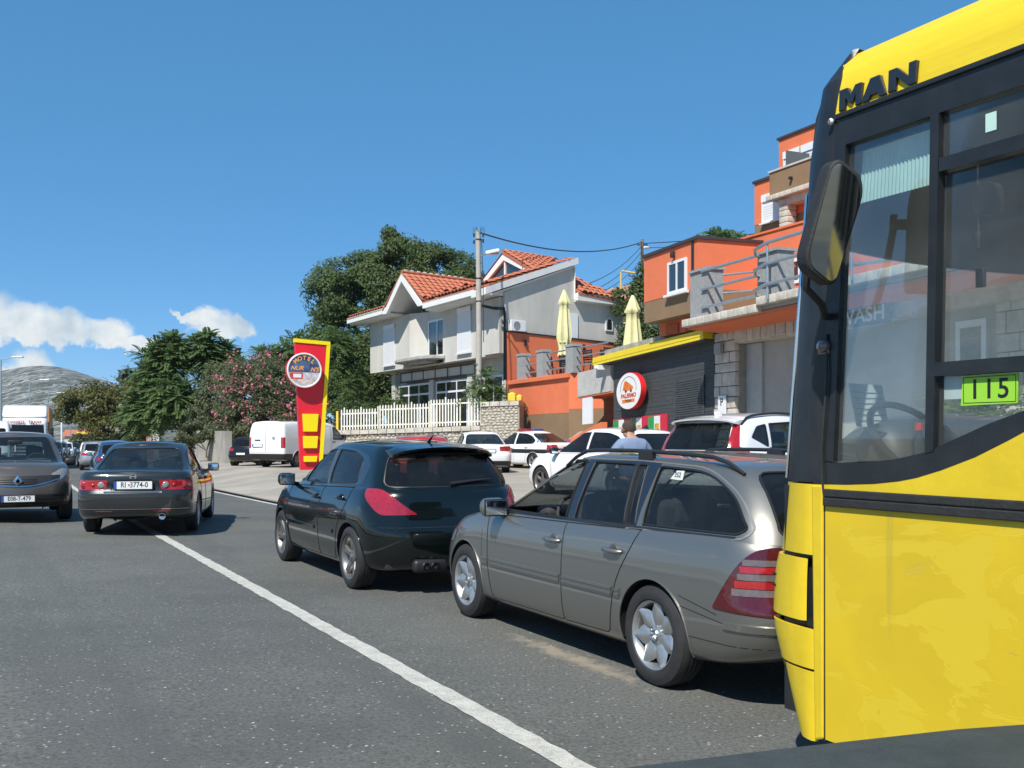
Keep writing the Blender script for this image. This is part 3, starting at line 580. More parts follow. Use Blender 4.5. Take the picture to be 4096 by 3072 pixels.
def cafe_table(loc, label):
    root = empty('cafe_table', loc, .4, label, 'table', 'black cafe tables on the terrace'); t = MB(); t.rbox((0, 0, .74), (.75, .75, .03), .01); t.build('table_top', DARKM, root); l = MB(); l.tube([(0, 0, .03), (0, 0, .73)], .035, 8); l.build('column', DARKM, root); b = MB(); b.box(-.28, .28, -.03, .03, 0, .03); b.box(-.03, .03, -.28, .28, .0301, .05); b.build('foot', DARKM, root); return root
# ---------------------------------------------------------------- black timber pizzeria, garage and balcony
def make_pizzeria():
    O = Vector((5.88, 29, 0)); fr = frame(O, 20, -.034); root = empty('pizzeria', O, 0, 'black timber clad pizzeria front with yellow roof band', 'pizzeria')
    TB = mat('black_timber', (.05, .057, .06), .7, 0, .3, 3, .3, 40, streak=(1, 1, 9))
    w = MB(fr); w.box(-.08, 6.65, -8, -.06, .1, 4.4); w.build('wall', TB, root)
    z = .2; random.seed(4)
    while z < 4.36:
        h = random.choice((.11, .13, .15, .17)); k = 6.66; cuts = [6.66, random.uniform(2.3, 2.45), -.06]
        for i in range(len(cuts)-1):
            b = MB(fr); b.box(cuts[i+1]+.006, cuts[i]-.006, -.06, random.uniform(.0, .009), z+.003, min(z+h-.002, 4.38)); b.build('plank', TB, root)
        z += h
    YB = mat('band_yellow', (.80, .60, .02), .5, 0, .05, 3)
    for (z0, z1, o) in ((4.41, 4.50, .36), (4.505, 4.60, .37), (4.605, 4.69, .36)): b = MB(fr); b.box(.0, 7.66, .0, o, z0, z1); b.build('roof_band', YB, root)
    b = MB(fr); b.box(-.02, 7.6, -.05, .34, 4.37, 4.405); b.build('band_soffit', TB, root)
    p = MB(fr); p.box(1.0, 7.3, -.6, .05, 4.69, 4.93); p.build('parapet', mat('stained_concrete', (.30, .30, .29), .9, 0, .45, 2.4, .4, 20), root); r_ = MB(fr); r_.box(-.08, 7.3, -8, -.6, 4.4, 4.72); r_.build('roof', CONC, root)
    # round shop sign standing off the wall
    sg = empty('round_sign', O, 0, 'round white pizza sign with red rim on the black wall', 'sign'); kc, zc = 4.78, 3.27; rx, rz = .92, .62
    circ = [(math.cos(2*math.pi*i/48), math.sin(2*math.pi*i/48)) for i in range(48)]
    rim = MB(fr); rim.prism([(kc+rx*x, zc+rz*y) for x, y in circ], 1, .17, .36); rim.build('rim', mat('sign_red', (.62, .02, .025), .4), sg, 30)
    fc = MB(fr); fc.prism([(kc+rx*.97*x, zc+rz*.97*y) for x, y in circ], 1, .361, .368); fc.build('face', mat('sign_white', (.78, .78, .76), .4, 0, .02), sg, 30)
    RED = mat('sign_ink_red', (.55, .06, .02), .5, 0, .2, 30); DK = mat('sign_ink_dark', (.04, .03, .03), .5)
    rg = MB(fr); rg.tube([(kc+.58*math.cos(t), .372, zc+.08+.40*math.sin(t)) for t in [R(-12)+R(204)*i/30 for i in range(31)]], .007, 5); rg.build('ring', DK, sg)
    sl = MB(fr); sl.prism([(kc+.42, zc+.05), (kc+.30, zc+.33), (kc+.16, zc+.36), (kc-.36, zc+.13), (kc-.34, zc+.06), (kc+.1, zc+.0)], 1, .369, .374); sl.build('pizza_slice', mat('slice_orange', (.75, .22, .03), .6, 0, .4, 22), sg)
    for (kk, zz) in ((.22, .2), (.05, .16), (.12, .26), (-.16, .1), (.25, .09)): t = MB(fr); t.add([(kc+kk+.05*math.cos(a), .3755, zc+zz+.034*math.sin(a)) for a in [2*math.pi*i/12 for i in range(12)]], [tuple(range(12))]); t.build('topping', RED, sg)
    for kk in (.18, -.2): t = MB(fr); t.add([(kc+kk+.07*math.cos(a), .376, zc+.0+.05*math.sin(a)) for a in [2*math.pi*i/14 for i in range(14)]], [tuple(range(14))]); t.build('wheel_mark', DK, sg)
    text('lettering', 'PALERMO', .2, RED, sg, M_on(fr, kc, .371, zc-.16), .003, bold=.008, sx=1.28, shear=.12)
    ob = MB(fr); ob.box(kc-.46, kc+.46, .369, .372, zc-.39, zc-.27); ob.build('banner', mat('slice_orange', (.75, .22, .03), .6, 0, .4, 22), sg); text('lettering', 'Pizzeria', .11, DK, sg, M_on(fr, kc, .3735, zc-.325), .001, bold=.003, sx=1.3)
    br = MB(fr); br.box(kc-.2, kc+.2, -.02, .17, zc-.1, zc+.1); br.build('bracket', DARKM, sg)
    # vent shutter, camera, menu flags
    vt = MB(fr); vt.box(.48, 2.26, .02, .05, 2.2, 3.42); v_ = vt.build('vent_panel', TB, root)
    for z in [2.26+.07*i for i in range(16)]: b = MB(fr); b.box(.6, 2.14, .05, .066, z, z+.05); b.build('slat', TB, v_)
    G, Wt, Rd = mat('flag_green', (.02, .30, .08), .6), mat('flag_white', (.72, .72, .70), .6), mat('flag_red', (.55, .02, .05), .6)
    for i, (k0, k1) in enumerate(((5.28, 6.56), (4.0, 5.2), (2.72, 3.94))):
        f = empty('menu_board', O, 0, ('leftmost green white red menu board on the pizzeria wall', 'middle green white red menu board under the round pizza sign', 'rightmost green white red menu board beside the white car roof')[i], 'sign', 'menu boards on the pizzeria')
        bk = MB(fr); bk.box(k0-.03, k1+.03, .02, .06, 1.3, 2.40); bk.build('frame', Rd, f)
        for j, m_ in enumerate((G, Wt, Rd)): q = MB(fr); w_ = (k1-k0)/3; q.box(k1-w_*(j+1)+.005, k1-w_*j-.005, .06, .068, 1.34, 2.36); q.build('stripe', m_, f)
        pt = MB(fr); pt.rbox(((k0+k1)/2, .07, 2.02), (.3, .01, .2), .003); pt.build('pizza_print', mat('print_yellow', (.6, .35, .05), .6, 0, .6, 14), f)
    cm = MB(fr); cm.box(6.9, 7.1, .0, .5, 4.2, 4.36); cm.rbox((7.0, .42, 4.28), (.14, .34, .14), .03); cm.build('security_camera', PVC, root, 50)
    # grey slab and passage between terrace and pizzeria
    s_ = MB(fr); s_.box(6.72, 9.6, -5, .1, 3.42, 4.34); s_.build('bridge_slab', mat('rough_concrete', (.46, .45, .42), .92, 0, .14, 2, .8, 14), root); s_ = MB(fr); s_.box(6.72, 9.6, -5, .08, 3.36, 3.418); s_.build('slab_soffit', ORANGE, root)
    s_ = MB(fr); s_.box(6.67, 9.6, -1.2, -1.0, .2, 3.36); s_.build('passage_wall', mat('passage_brown', (.25, .09, .05), .9), root)
    d_ = MB(fr); d_.box(8.35, 9.2, .02, .08, 2.35, 3.34); d_.build('white_panel', PVC, root)
    rp = MB(fr); rp.prism([(9.8, .2), (6.66, .2), (6.66, 2.32), (7.4, 2.2), (9.8, 1.75)], 1, .25, .5); rp.build('ramp_wall', ORANGE, root); rw = MB(fr); rw.prism([(13, .2), (9.0, .2), (9.0, 2.1), (9.8, 1.9), (13, 1.45)], 1, .05, .24); rw.build('ramp_stone', STONE, root)
    return root
def make_garage():
    O = Vector((5.88, 29, 0)); fr = frame(O, 20); root = empty('garage_building', O, 0, 'stone clad garage with grey sectional doors under the orange balcony', 'garage')
    GREY = mat('garage_grey', (.27, .28, .275), .55, 0, .06, 2, .1, 40)
    w = MB(fr); w.box(-11.5, -.09, -8, -.4, .1, 4.6); w.build('wall', mat('wall_core', (.40, .38, .34), .9, 0, .1, 2), root); lt = MB(fr); lt.box(-11.5, -1.2, -.4, -.02, 4.18, 4.75); lt.build('lintel', STONE, root)
    random.seed(8)
    def blocks(k0, k1, z0, z1, o0, o1, bw, bh, nm='stone_block'):
        z = z0; j = 0
        while z < z1-.02:
            h = min(bh*random.uniform(.8, 1.2), z1-z); h = z1-z if z1-z-h < .08 else h; k = k0
            while k < k1-.02:
                w_ = bw*random.uniform(.7, 1.25); w_ = k1-k if k1-k-w_ < bw*.35 else w_
                b = MB(fr); b.rbox(((2*k+w_)/2, (o0+o1)/2+random.uniform(-.02, .03), z+h/2), (w_-.02, o1-o0, h-.02), .018); b.build(nm, STONE, root, 50); k += w_
            z += h; j += 1
    pc = MB(fr); pc.box(-1.18, -.1, -.4, -.06, .1, 4.6); pc.build('pillar', mat('wall_mortar', (.30, .28, .24), .95), root)
    blocks(-1.2, -.09, .9, 4.56, -.1, .04, .36, .33); blocks(-6.6, -1.2, 4.2, 4.56, -.1, .05, .42, .40)
    # reveal and sectional door
    rv = MB(fr); rv.box(-1.95, -1.2, -.62, -.32, .1, 4.16); rv.build('door_jamb', mat('jamb_grey', (.42, .42, .40), .8), root)
    for k0, k1 in ((-4.75, -1.98), (-8.3, -5.2)):
        dr = MB(fr); dr.box(k0, k1, -.7, -.64, .1, 4.14); d_ = dr.build('garage_door', GREY, root)
        for i in range(7): b = MB(fr); b.box(k0+.01, k1-.01, -.64, -.615, .14+.57*i, .14+.57*i+.555); b.build('door_panel', GREY, d_)
    blocks(-5.2, -4.75, .9, 4.2, -.2, .02, .4, .36)
    dw = MB(fr); dw.box(-9.75, -8.95, -.4, -.3, .3, 3.95); dw.build('door', PVC, root); pn = MB(fr); pn.box(-9.62, -9.08, -.3, -.29, 1.0, 3.8); pn.build('pane', WGL, root)
    blocks(-11.6, -10.1, 1.0, 4.5, -.38, -.2, .4, .38)
    wb = MB(fr); wb.box(-7.5, -4.7, .10, .13, 4.1, 4.56); sgn = wb.build('wash_sign', mat('wash_dark', (.05, .055, .06), .6), None); sgn.location = O; tag(sgn, 'dark car wash sign above the grey garage door behind the bus windows', 'sign')
    text('lettering', 'WASH', .46, PVC, sgn, M_on(fr, -6.55, .132, 4.33), .004, bold=.008, sx=1.2)
    ps = MB(fr); ps.box(-.82, -.42, .09, .12, 2.22, 2.74); psn = ps.build('parking_sign', PVC, None); psn.location = O; tag(psn, 'small white sign with a P on the stone pillar', 'sign'); text('lettering', 'P', .3, VM['ink'], psn, M_on(fr, -.62, .122, 2.55), .002, bold=.006)
    mb_ = MB(fr); mb_.rbox((-.42, .1, 4.1), (.34, .12, .3), .02); mb_.tube([(-.62, .08, 4.3), (-.64, .12, 4.0), (-.6, .1, 3.75)], .012, 5); mb_.build('meter_box', mat('meter_grey', (.3, .3, .29), .6), root, 50)
    # balcony over it
    P0 = Vector((4.753, 28.59, 0)); fb = frame(P0, 20); f2 = lambda k, o, z: tuple(Vector(fb(k, o, z))+P0-O)
    sl = MB(f2); sl.box(-12, -.45, -5.2, -.06, 4.72, 4.86); sl.build('balcony_slab', CONC, root); so = MB(f2); so.prism([(-.06, 4.70), (-.06, 4.60), (-1.25, 4.52), (-1.25, 4.70)], 0, -12, -.5); so.build('balcony_soffit', ORANGE, root)
    k = -.45
    while k > -11.5:
        w_ = random.uniform(.34, .46); z0 = 4.66 if k > -3.75 else 4.82; z0 -= 0; b = MB(f2); b.rbox((k-w_/2, .0, z0+.10), (w_-.015, .26, .21), .02); b.build('edge_stone', STONE, root, 50); k -= w_
    for (k0, k1, zt) in ((-1.55, -.62, 6.15), (-4.75, -3.92, 6.1), (-9.9, -9.1, 6.1)):
        p = MB(f2); p.box(k0, k1, -.55, -.06, 4.86, zt); p.box(k0-.05, k1+.05, -.6, -.01, zt, zt+.07); p.build('balcony_post', mat('post_render', (.30, .31, .31), .95, 0, .18, 9, .8, 50), root)
    for i, z in enumerate((5.12, 5.62, 6.12)):
        r_ = MB(f2); r_.tube([(-1.3, -.02, z), (-3.95, -.02, z-.03)], .04, 8); r_.build('rail', STEEL, root, 60)
        r_ = MB(f2); zz = z+.14; r_.tube([(-4.05, -.12, z-.05), (-3.96, .03, z-.01), (-4.1, .14, zz-.06), (-4.7, .22, zz), (-5.8, .2, zz), (-7.4, .12, zz), (-9.1, .05, zz-.1)], .042, 8); r_.build('rail', STEEL, root, 60)
        r_ = MB(f2); r_.tube([(-1.6, -.5, z-.12), (-2.6, -1.2, z-.12), (-3.6, -1.4, z-.14)], .03, 8) if i < 3 else None; r_.build('inner_rail', STEEL, root, 60)
    for k in (-4.72, -7.8): r_ = MB(f2); r_.tube([(k, .2, 4.9), (k, .2, 6.28)], .03, 8); r_.build('rail_post', STEEL, root, 60)
    return root
# ---------------------------------------------------------------- orange apartment block stepping up the slope
def make_apartments():
    O = Vector((4.18, 31.5, 0)); fr = frame(O, 20); root = empty('orange_apartment_block', O, 0, 'orange and brown apartment block stepping up the slope behind the pizzeria', 'apartment building')
    BL = mat('building_coping', (.05, .035, .035), .6); GREYP = mat('screen_grey', (.10, .11, .11), .6)
    w = MB(fr); w.box(-3.3, 0, -7, 0, 5.82, 7.22); w.build('wall', ORANGE, root); w = MB(fr); w.box(-3.3, 0, -7, -.01, 5.16, 5.82); w.build('brown_band', BROWN, root); w = MB(fr); w.box(-3.3, -.1, -7, -.5, 4.74, 5.16); w.build('lower_wall', ORANGE, root); c = MB(fr); c.box(-3.36, .06, -7.05, .06, 7.22, 7.31); c.build('coping', BL, root)
    for (k0, k1) in ((-1.35, -.6), (-2.5, -1.8)): p = MB(fr); p.box(k0, k1, -.5, -.44, 4.76, 5.05); p.build('niche', mat('niche_red', (.45, .10, .04), .9), root)
    st = MB(fr); st.box(-3.08, -2.95, .0, .02, 5.9, 7.2); st.build('stripe', DARKM, root)
    window_unit(root, fr, -2.7, -1.6, 5.84, 6.8, .06, 2, 1, .08, .1); sl = MB(fr); sl.box(-2.8, -1.5, 0, .14, 5.76, 5.83); sl.build('sill', PVC, root)
    lp = MB(fr); lp.rbox((-2.0, .1, 6.98), (.12, .12, .18), .03); lp.tube([(-2.0, 0, 7.08), (-2.0, .1, 7.08)], .012, 5); lp.build('wall_lantern', DARKM, root, 50)
    # right-hand return and long wall
    q0 = Vector((6.42, 31, 0)); f1 = frame(q0, 26); f2 = lambda k, o, z: tuple(Vector(f1(k, o, z))+q0-O)
    A = Vector(fr(-3.3, 0, 0)); Bv = Vector(f2(0, 0, 0))
    rt = MB(); dn = (Bv-A); nrm = Vector((dn.y, -dn.x, 0)).normalized()*.0
    rt.add([tuple(A+Vector((0, 0, 5.82))), tuple(Bv+Vector((0, 0, 5.82))), tuple(Bv+Vector((0, 0, 7.25))), tuple(A+Vector((0, 0, 7.25)))]+[tuple(p+Vector((.25, .5, z))) for p, z in ((A, 5.82), (Bv, 5.82), (Bv, 7.25), (A, 7.25))], [(0, 1, 2, 3), (7, 6, 5, 4), (0, 4, 5, 1), (2, 6, 7, 3), (1, 5, 6, 2), (0, 3, 7, 4)]); rt.build('return_wall', ORANGE, root)
    rt = MB(); rt.add([tuple(A+Vector((0, 0, 4.8))), tuple(Bv+Vector((0, 0, 4.8))), tuple(Bv+Vector((0, 0, 5.818))), tuple(A+Vector((0, 0, 5.818)))]+[tuple(p+Vector((.25, .5, z))) for p, z in ((A, 4.8), (Bv, 4.8), (Bv, 5.818), (A, 5.818))], [(0, 1, 2, 3), (7, 6, 5, 4), (0, 4, 5, 1), (2, 6, 7, 3), (1, 5, 6, 2), (0, 3, 7, 4)]); rt.build('return_band', BROWN, root)
    m_ = A.lerp(Bv, .78); wn = MB(); e = dn.normalized()*.16; ou = Vector((-.16, -.35, 0)).normalized()*.03
    wn.add([tuple(m_-e+ou+Vector((0, 0, 5.75))), tuple(m_+e+ou+Vector((0, 0, 5.75))), tuple(m_+e+ou+Vector((0, 0, 6.75))), tuple(m_-e+ou+Vector((0, 0, 6.75)))]+[tuple(m_+s*e+Vector((0, 0, z))) for s, z in ((-1, 5.75), (1, 5.75), (1, 6.75), (-1, 6.75))], [(0, 1, 2, 3), (0, 4, 5, 1), (1, 5, 6, 2), (2, 6, 7, 3), (3, 7, 4, 0)]); wn.build('window', WGL, root)
    w = MB(f2); w.box(-.35, 0, -5, 0, 4.8, 7.5); w.box(-1.75, -.35, -5, 0, 6.84, 7.5); w.box(-7, -1.75, -5, 0, 4.8, 7.5); w.box(-1.75, -.35, -5, -1.2, 4.8, 6.84); w.build('long_wall', ORANGE, root)
    cp = MB(f2); cp.box(-7.05, .05, -5, .04, 7.5, 7.56); cp.build('parapet_top', ORANGE, root); ws = window_unit(root, f2, -3.72, -3.02, 5.86, 6.56, .05, 1, 1, .09, .1)
    lp = MB(f2); lp.box(-1.28, -1.16, 0, .22, 7.22, 7.36); lp.box(-1.26, -1.18, .16, .22, 6.98, 7.24); lp.build('wall_lamp', mat('rust_brown', (.12, .05, .03), .7), root)
    # second tier
    q1 = Vector((8.53, 35, 0)); g1 = frame(q1, 26); f3 = lambda k, o, z: tuple(Vector(g1(k, o, z))+q1-O)
    w = MB(f3); w.box(-8, 0, -6, 0, 9.0, 10.46); w.build('tier_wall', ORANGE, root); w = MB(f3); w.box(-8, 0, -6, -.01, 7.4, 9.0); w.build('tier_base', BROWN, root); c = MB(f3); c.box(-8, .05, -6, .06, 10.46, 10.55); c.build('coping', BL, root)
    shutter(root, f3, -1.5, -.5, 9.0, 9.92, .02)
    # brown balcony parapet on stone edge with column
    q2 = Vector((8.67, 33.5, 0)); g2 = frame(q2, 26); f4 = lambda k, o, z: tuple(Vector(g2(k, o, z))+q2-O)
    b = MB(f4); b.box(-7, 0, -.2, 0, 9.66, 10.44); b.box(-.2, 0, -2.4, -.2, 9.66, 10.44); b.build('balcony_parapet', BROWN, root); b = MB(f4); b.box(-7, .04, -.24, .04, 10.44, 10.5); b.build('parapet_cap', mat('cap_pale', (.5, .5, .48), .6), root); b = MB(f4); b.box(-7, 0, -2.6, -.05, 9.5, 9.655); b.build('balcony_floor', CONC, root)
    random.seed(9); k = .06
    while k > -6: w_ = random.uniform(.26, .36); e_ = MB(f4); e_.rbox((k-w_/2, .02, 9.575), (w_-.01, .2, .165), .015); e_.build('edge_stone', STONE, root, 50); k -= w_
    for z in [8.48+.2*i for i in range(5)]: e_ = MB(f4); e_.rbox((-.58, -.28, z+.1), (.40+(.1 if z > 9.2 else 0), .4, .19), .02); e_.build('column_stone', STONE, root, 50)
    b = MB(f4); b.box(-6, -.6, -.5, -.1, 9.25, 9.5); b.build('beam', STONE, root)
    sp = MB(f4); sp.box(-1.15, -1.05, .02, .12, 9.98, 10.06); sp.build('spot_lamp', DARKM, root)
    # grey privacy screen and top storey
    s_ = MB(f4); s_.prism([(-.16, 10.5), (-.16, 11.25), (-1.25, 10.86), (-1.25, 10.5)], 1, -.6, -.56); s_.build('privacy_screen', GREYP, root)
    q3 = Vector((9.39, 35, 0)); g3 = frame(q3, 26); f5 = lambda k, o, z: tuple(Vector(g3(k, o, z))+q3-O)
    w = MB(f5); w.box(-7, 0, -5, 0, 10.5, 12.0); w.build('top_wall', ORANGE, root); c = MB(f5); c.box(-7.05, .06, -5.05, .06, 12.0, 12.08); c.build('coping', BL, root)
    shutter(root, f5, -1.05, -.34, 10.6, 11.46, .02); shutter(root, f5, -1.9, -1.24, 10.6, 11.46, .02)
    return root
# ------------------------------------------------------------------ vehicles: bodies lofted in slices, openings cut out of the skin
def inpoly(p, poly):
    x, y = p; c = False; j = len(poly)-1
    for i in range(len(poly)):
        xi, yi = poly[i]; xj, yj = poly[j]
        if (yi > y) != (yj > y) and x < (xj-xi)*(y-yi)/(yj-yi)+xi: c = not c
        j = i
    return c
def rpoly(poly, r, n=4):
    """round a polygon's corners; r one radius or one per corner"""
    out = []; m = len(poly)
    for i in range(m):
        ri = r[i] if isinstance(r, (list, tuple)) else r
        p = Vector(poly[i]); a = Vector(poly[i-1])-p; b = Vector(poly[(i+1) % m])-p
        ri = min(ri, a.length*.48, b.length*.48)
        if ri < 1e-4: out.append(tuple(p)); continue
        A = p+a.normalized()*ri; B = p+b.normalized()*ri
        for k in range(n+1):
            t = k/n; out.append(tuple(A*(1-t)**2+p*2*t*(1-t)+B*t*t))
    return out
class Body:
    """skin of one vehicle: x forward, y left, z up, axles at +-wb/2"""
    def __init__(s, c):
        s.c = c; s.bm = bmesh.new(); s.fl = s.bm.faces.layers.int.new('lab'); s.nl = s.bm.verts.layers.float_vector.new('nn')
        s.labels = ['body']; ds = c.get('ds', .1)
        zb, zt, wt = pch(c['zb']), pch(c['zt']), pch(c['wt']); s.zt = zt
        s.loft(pch(c['xr']), pch(c['xf']), pch(c['w']), c['rows'], zb, zt, wt, c['crr'], c['crf'], c['bowr'], c['bowf'], pch(c['crown']), ds, 0)
        if 'gxr' in c:
            gz0 = lambda x: zt(x)-.015
            s.loft(pch(c['gxr']), pch(c['gxf']), pch(c['gw']), c['grows'], gz0, pch(c['gzt']), pch(c['gwt']), c['gcrr'], c['gcrf'], c['gbowr'], c['gbowf'], pch(c['gcrown']), ds, 1)
        bm = s.bm; bmesh.ops.remove_doubles(bm, verts=bm.verts, dist=.0015); bmesh.ops.dissolve_degenerate(bm, edges=bm.edges, dist=.0008)
        bmesh.ops.recalc_face_normals(bm, faces=bm.faces); bm.normal_update()
        for v in bm.verts: v[s.nl] = v.normal
        s.bvh = BVHTree.FromBMesh(bm)
    def loft(s, xr, xf, w, rows, zb, zt, wt, crr, crf, bowr, bowf, crown, ds, part):
        bm = s.bm; grid = []; NS = max(14, int((xf(.5)-xr(.5))/ds))
        def contour(v):
            a, b, ww = xr(v), xf(v), w(v); pts = []
            yr, yf = max(ww-crr, .05), max(ww-crf, .05); nc = 6
            for i in range(5): y = yr*i/5; pts.append((a+bowr*(y/ww)**2, y))
            xa = a+bowr*(yr/ww)**2
            for i in range(nc): t = math.pi/2*i/nc; pts.append((xa+crr*(1-math.cos(t)), yr+crr*math.sin(t)))
            xb = b-bowf*(yf/ww)**2
            x0, x1 = xa+crr, xb-crf
            for i in range(NS+1): pts.append((x0+(x1-x0)*i/NS, ww))
            for i in range(1, nc+1): t = math.pi/2*i/nc; pts.append((x1+crf*math.sin(t), yf+crf*math.cos(t)))
            for i in range(1, 6): y = yf*(1-i/5); pts.append((b-bowf*(y/ww)**2, y))
            return [(x, y*wt(x)) for x, y in pts]
        for v in rows:
            grid.append([(x, y, zb(x)+(zt(x)-zb(x))*v) for x, y in contour(v)])
        top = grid[-1]
        for k in (.06, .16, .3, .5, .75, 1.0):
            grid.append([(x, y*(1-k), z+crown(x)*(1-(1-k)**2)*min(1, y/.35 if y > .001 else 0)) for x, y, z in top])
        if part == 0:
            bot = grid[0]; grid.insert(0, [(x, 0, z) for x, y, z in bot]); grid.insert(0, grid.pop(0))
        for sg in (1, -1):
            V = [[bm.verts.new((x, y*sg, z)) for x, y, z in row] for row in grid]
            for i in range(len(V)-1):
                for j in range(len(V[0])-1):
                    q = (V[i][j], V[i][j+1], V[i+1][j+1], V[i+1][j])
                    f = bm.faces.new(q if sg > 0 else q[::-1]); f.smooth = True
                    f[s.fl] = 0; f.material_index = part
    # side: +1 left, -1 right, 'r' rear, 'f' front ; part None/0 tub/1 greenhouse
    def ok(s, f, side, part):
        if part is not None and f.material_index != part: return False
        n = f.normal; c = f.calc_center_median()
        if side in (1, -1): return c.y*side > .25 and n.y*side > .22
        if side == 'r': return n.x < -.2 and c.x < 0
        if side == 't': return n.z > .5
        if isinstance(side, tuple): return c.y*side[1] > .1 and (n.y*side[1]+n.x*(-1 if side[0] == 'd' else 1))*.7071 > .2 and c.x*(-1 if side[0] == 'd' else 1) > .8
        return n.x > .2 and c.x > 0
    def uv(s, co, side):
        if isinstance(side, tuple): return ((co.x*(1 if side[0] == 'd' else -1)+side[1]*co.y)*.70711, co.z)      # seen along the corner's diagonal
        return (co.x, co.z) if side in (1, -1) else (co.x, co.y) if side == 't' else (co.y, co.z)
    def cut(s, label, poly, side, part=None, only=None):
        """label None deletes; only = labels that may be cut"""
        if only is not None: only = {s.labels.index(o) for o in only if o in s.labels}
        bm = s.bm; xs = [p[0] for p in poly]; ys = [p[1] for p in poly]; bx = (min(xs), max(xs), min(ys), max(ys)); e = 1e-4
        def cand():
            out = []
            for f in bm.faces:
                if only is not None and f[s.fl] not in only: continue
                if not s.ok(f, side, part): continue
                uvs = [s.uv(v.co, side) for v in f.verts]
                if max(u for u, _ in uvs) < bx[0]-e or min(u for u, _ in uvs) > bx[1]+e or max(w for _, w in uvs) < bx[2]-e or min(w for _, w in uvs) > bx[3]+e: continue
                out.append(f)
            return out
        n = len(poly)
        fs = cand()
        for i in range(n):
            p, q = poly[i], poly[(i+1) % n]; d = (q[0]-p[0], q[1]-p[1]); l = math.hypot(*d)
            if l < 1e-6: continue
            nn = (d[1]/l, -d[0]/l); m = .12
            lo = (min(p[0], q[0])-m, max(p[0], q[0])+m, min(p[1], q[1])-m, max(p[1], q[1])+m)
            sub = []
            for f in fs:
                uvs = [s.uv(v.co, side) for v in f.verts]
                if max(u for u, _ in uvs) < lo[0] or min(u for u, _ in uvs) > lo[1] or max(w for _, w in uvs) < lo[2] or min(w for _, w in uvs) > lo[3]: continue
                ds_ = [(u-p[0])*nn[0]+(w-p[1])*nn[1] for u, w in uvs]
                if min(ds_) < -1e-5 and max(ds_) > 1e-5: sub.append(f)
            if not sub: continue
            if side in (1, -1): co, no = (p[0], 0, p[1]), (nn[0], 0, nn[1])
            elif side == 't': co, no = (p[0], p[1], 0), (nn[0], nn[1], 0)
            elif isinstance(side, tuple): k_ = .70711*(1 if side[0] == 'd' else -1); co, no = (p[0]*k_, p[0]*.70711*side[1], p[1]), (nn[0]*k_, nn[0]*.70711*side[1], nn[1])
            else: co, no = (0, p[0], p[1]), (0, nn[0], nn[1])
            es = {e_ for f in sub for e_ in f.edges}; vs = {v for f in sub for v in f.verts}
            res = bmesh.ops.bisect_plane(bm, geom=sub+list(es)+list(vs), plane_co=co, plane_no=no, dist=1e-5)
            keep = set(f for f in fs if f.is_valid)
            keep.update(g for g in res['geom'] if isinstance(g, bmesh.types.BMFace)); fs = list(keep)
        inside = []
        for f in cand():
            if inpoly(s.uv(f.calc_center_median(), side), poly): inside.append(f)
        if label is None: bmesh.ops.delete(bm, geom=inside, context='FACES'); return
        if label not in s.labels: s.labels.append(label)
        k = s.labels.index(label)
        for f in inside: f[s.fl] = k
    def hit(s, a, b, side):
        if side in (1, -1): o, d = Vector((a, 3*side, b)), Vector((0, -side, 0))
        elif side == 'r': o, d = Vector((-6, a, b)), Vector((1, 0, 0))
        elif side == 'f': o, d = Vector((6, a, b)), Vector((-1, 0, 0))
        else: o, d = Vector((a, b, 5)), Vector((0, 0, -1))
        l, n, i, _ = s.bvh.ray_cast(o, d)
        if l is None:
            l, n, i, _ = s.bvh.find_nearest(o+d*2.2)
        return l, n
    def ribbon(s, mb, pts, side, width, proud=.004, sink=.01, closed=False):
        P = [s.hit(p[0], p[1], side) for p in pts]; m = len(P); base = len(mb.v)
        for i in range(m):
            l, n = P[i]; a = P[i-1][0] if (i > 0 or closed) else l; b = P[(i+1) % m][0] if (i < m-1 or closed) else l
            t = b-a
            if t.length < 1e-6: t = Vector((1, 0, 0))
            w = t.normalized().cross(n).normalized()*width/2
            mb.v += [tuple(l+w*.8+n*proud), tuple(l+w-n*sink), tuple(l-w-n*sink), tuple(l-w*.8+n*proud)]
        for i in range(m if closed else m-1):
            j = (i+1) % m
            for k in range(4): mb.f.append((base+i*4+k, base+i*4+(k+1) % 4, base+j*4+(k+1) % 4, base+j*4+k))
        if not closed: mb.f += [(base, base+3, base+2, base+1), (base+(m-1)*4, base+(m-1)*4+1, base+(m-1)*4+2, base+(m-1)*4+3)]
    def piece(s, label, name, m, parent, offset=0.0, thick=False, side=None):
        """take the faces of a label out as one object; side keeps only y>0 / y<0 faces"""
        k = s.labels.index(label) if label in s.labels else -1; idx = {}; V = []; NN = []; Fs = []
        for f in s.bm.faces:
            if f[s.fl] != k: continue
            if side and f.calc_center_median().y*side < 0: continue
            vs = []
            for v in f.verts:
                if v not in idx:
                    n = Vector(v[s.nl]); n = n.normalized() if n.length > 1e-6 else v.normal
                    idx[v] = len(V); V.append(tuple(v.co+n*offset)); NN.append(tuple(n))
                vs.append(idx[v])
            Fs.append(vs)
        if not Fs: return None
        me = bpy.data.meshes.new(name); me.from_pydata(V, [], Fs)
        me.polygons.foreach_set('use_smooth', [True]*len(Fs)); me.normals_split_custom_set_from_vertices(NN); me.materials.append(m)
        o = bpy.data.objects.new(name, me); return link(o, parent)
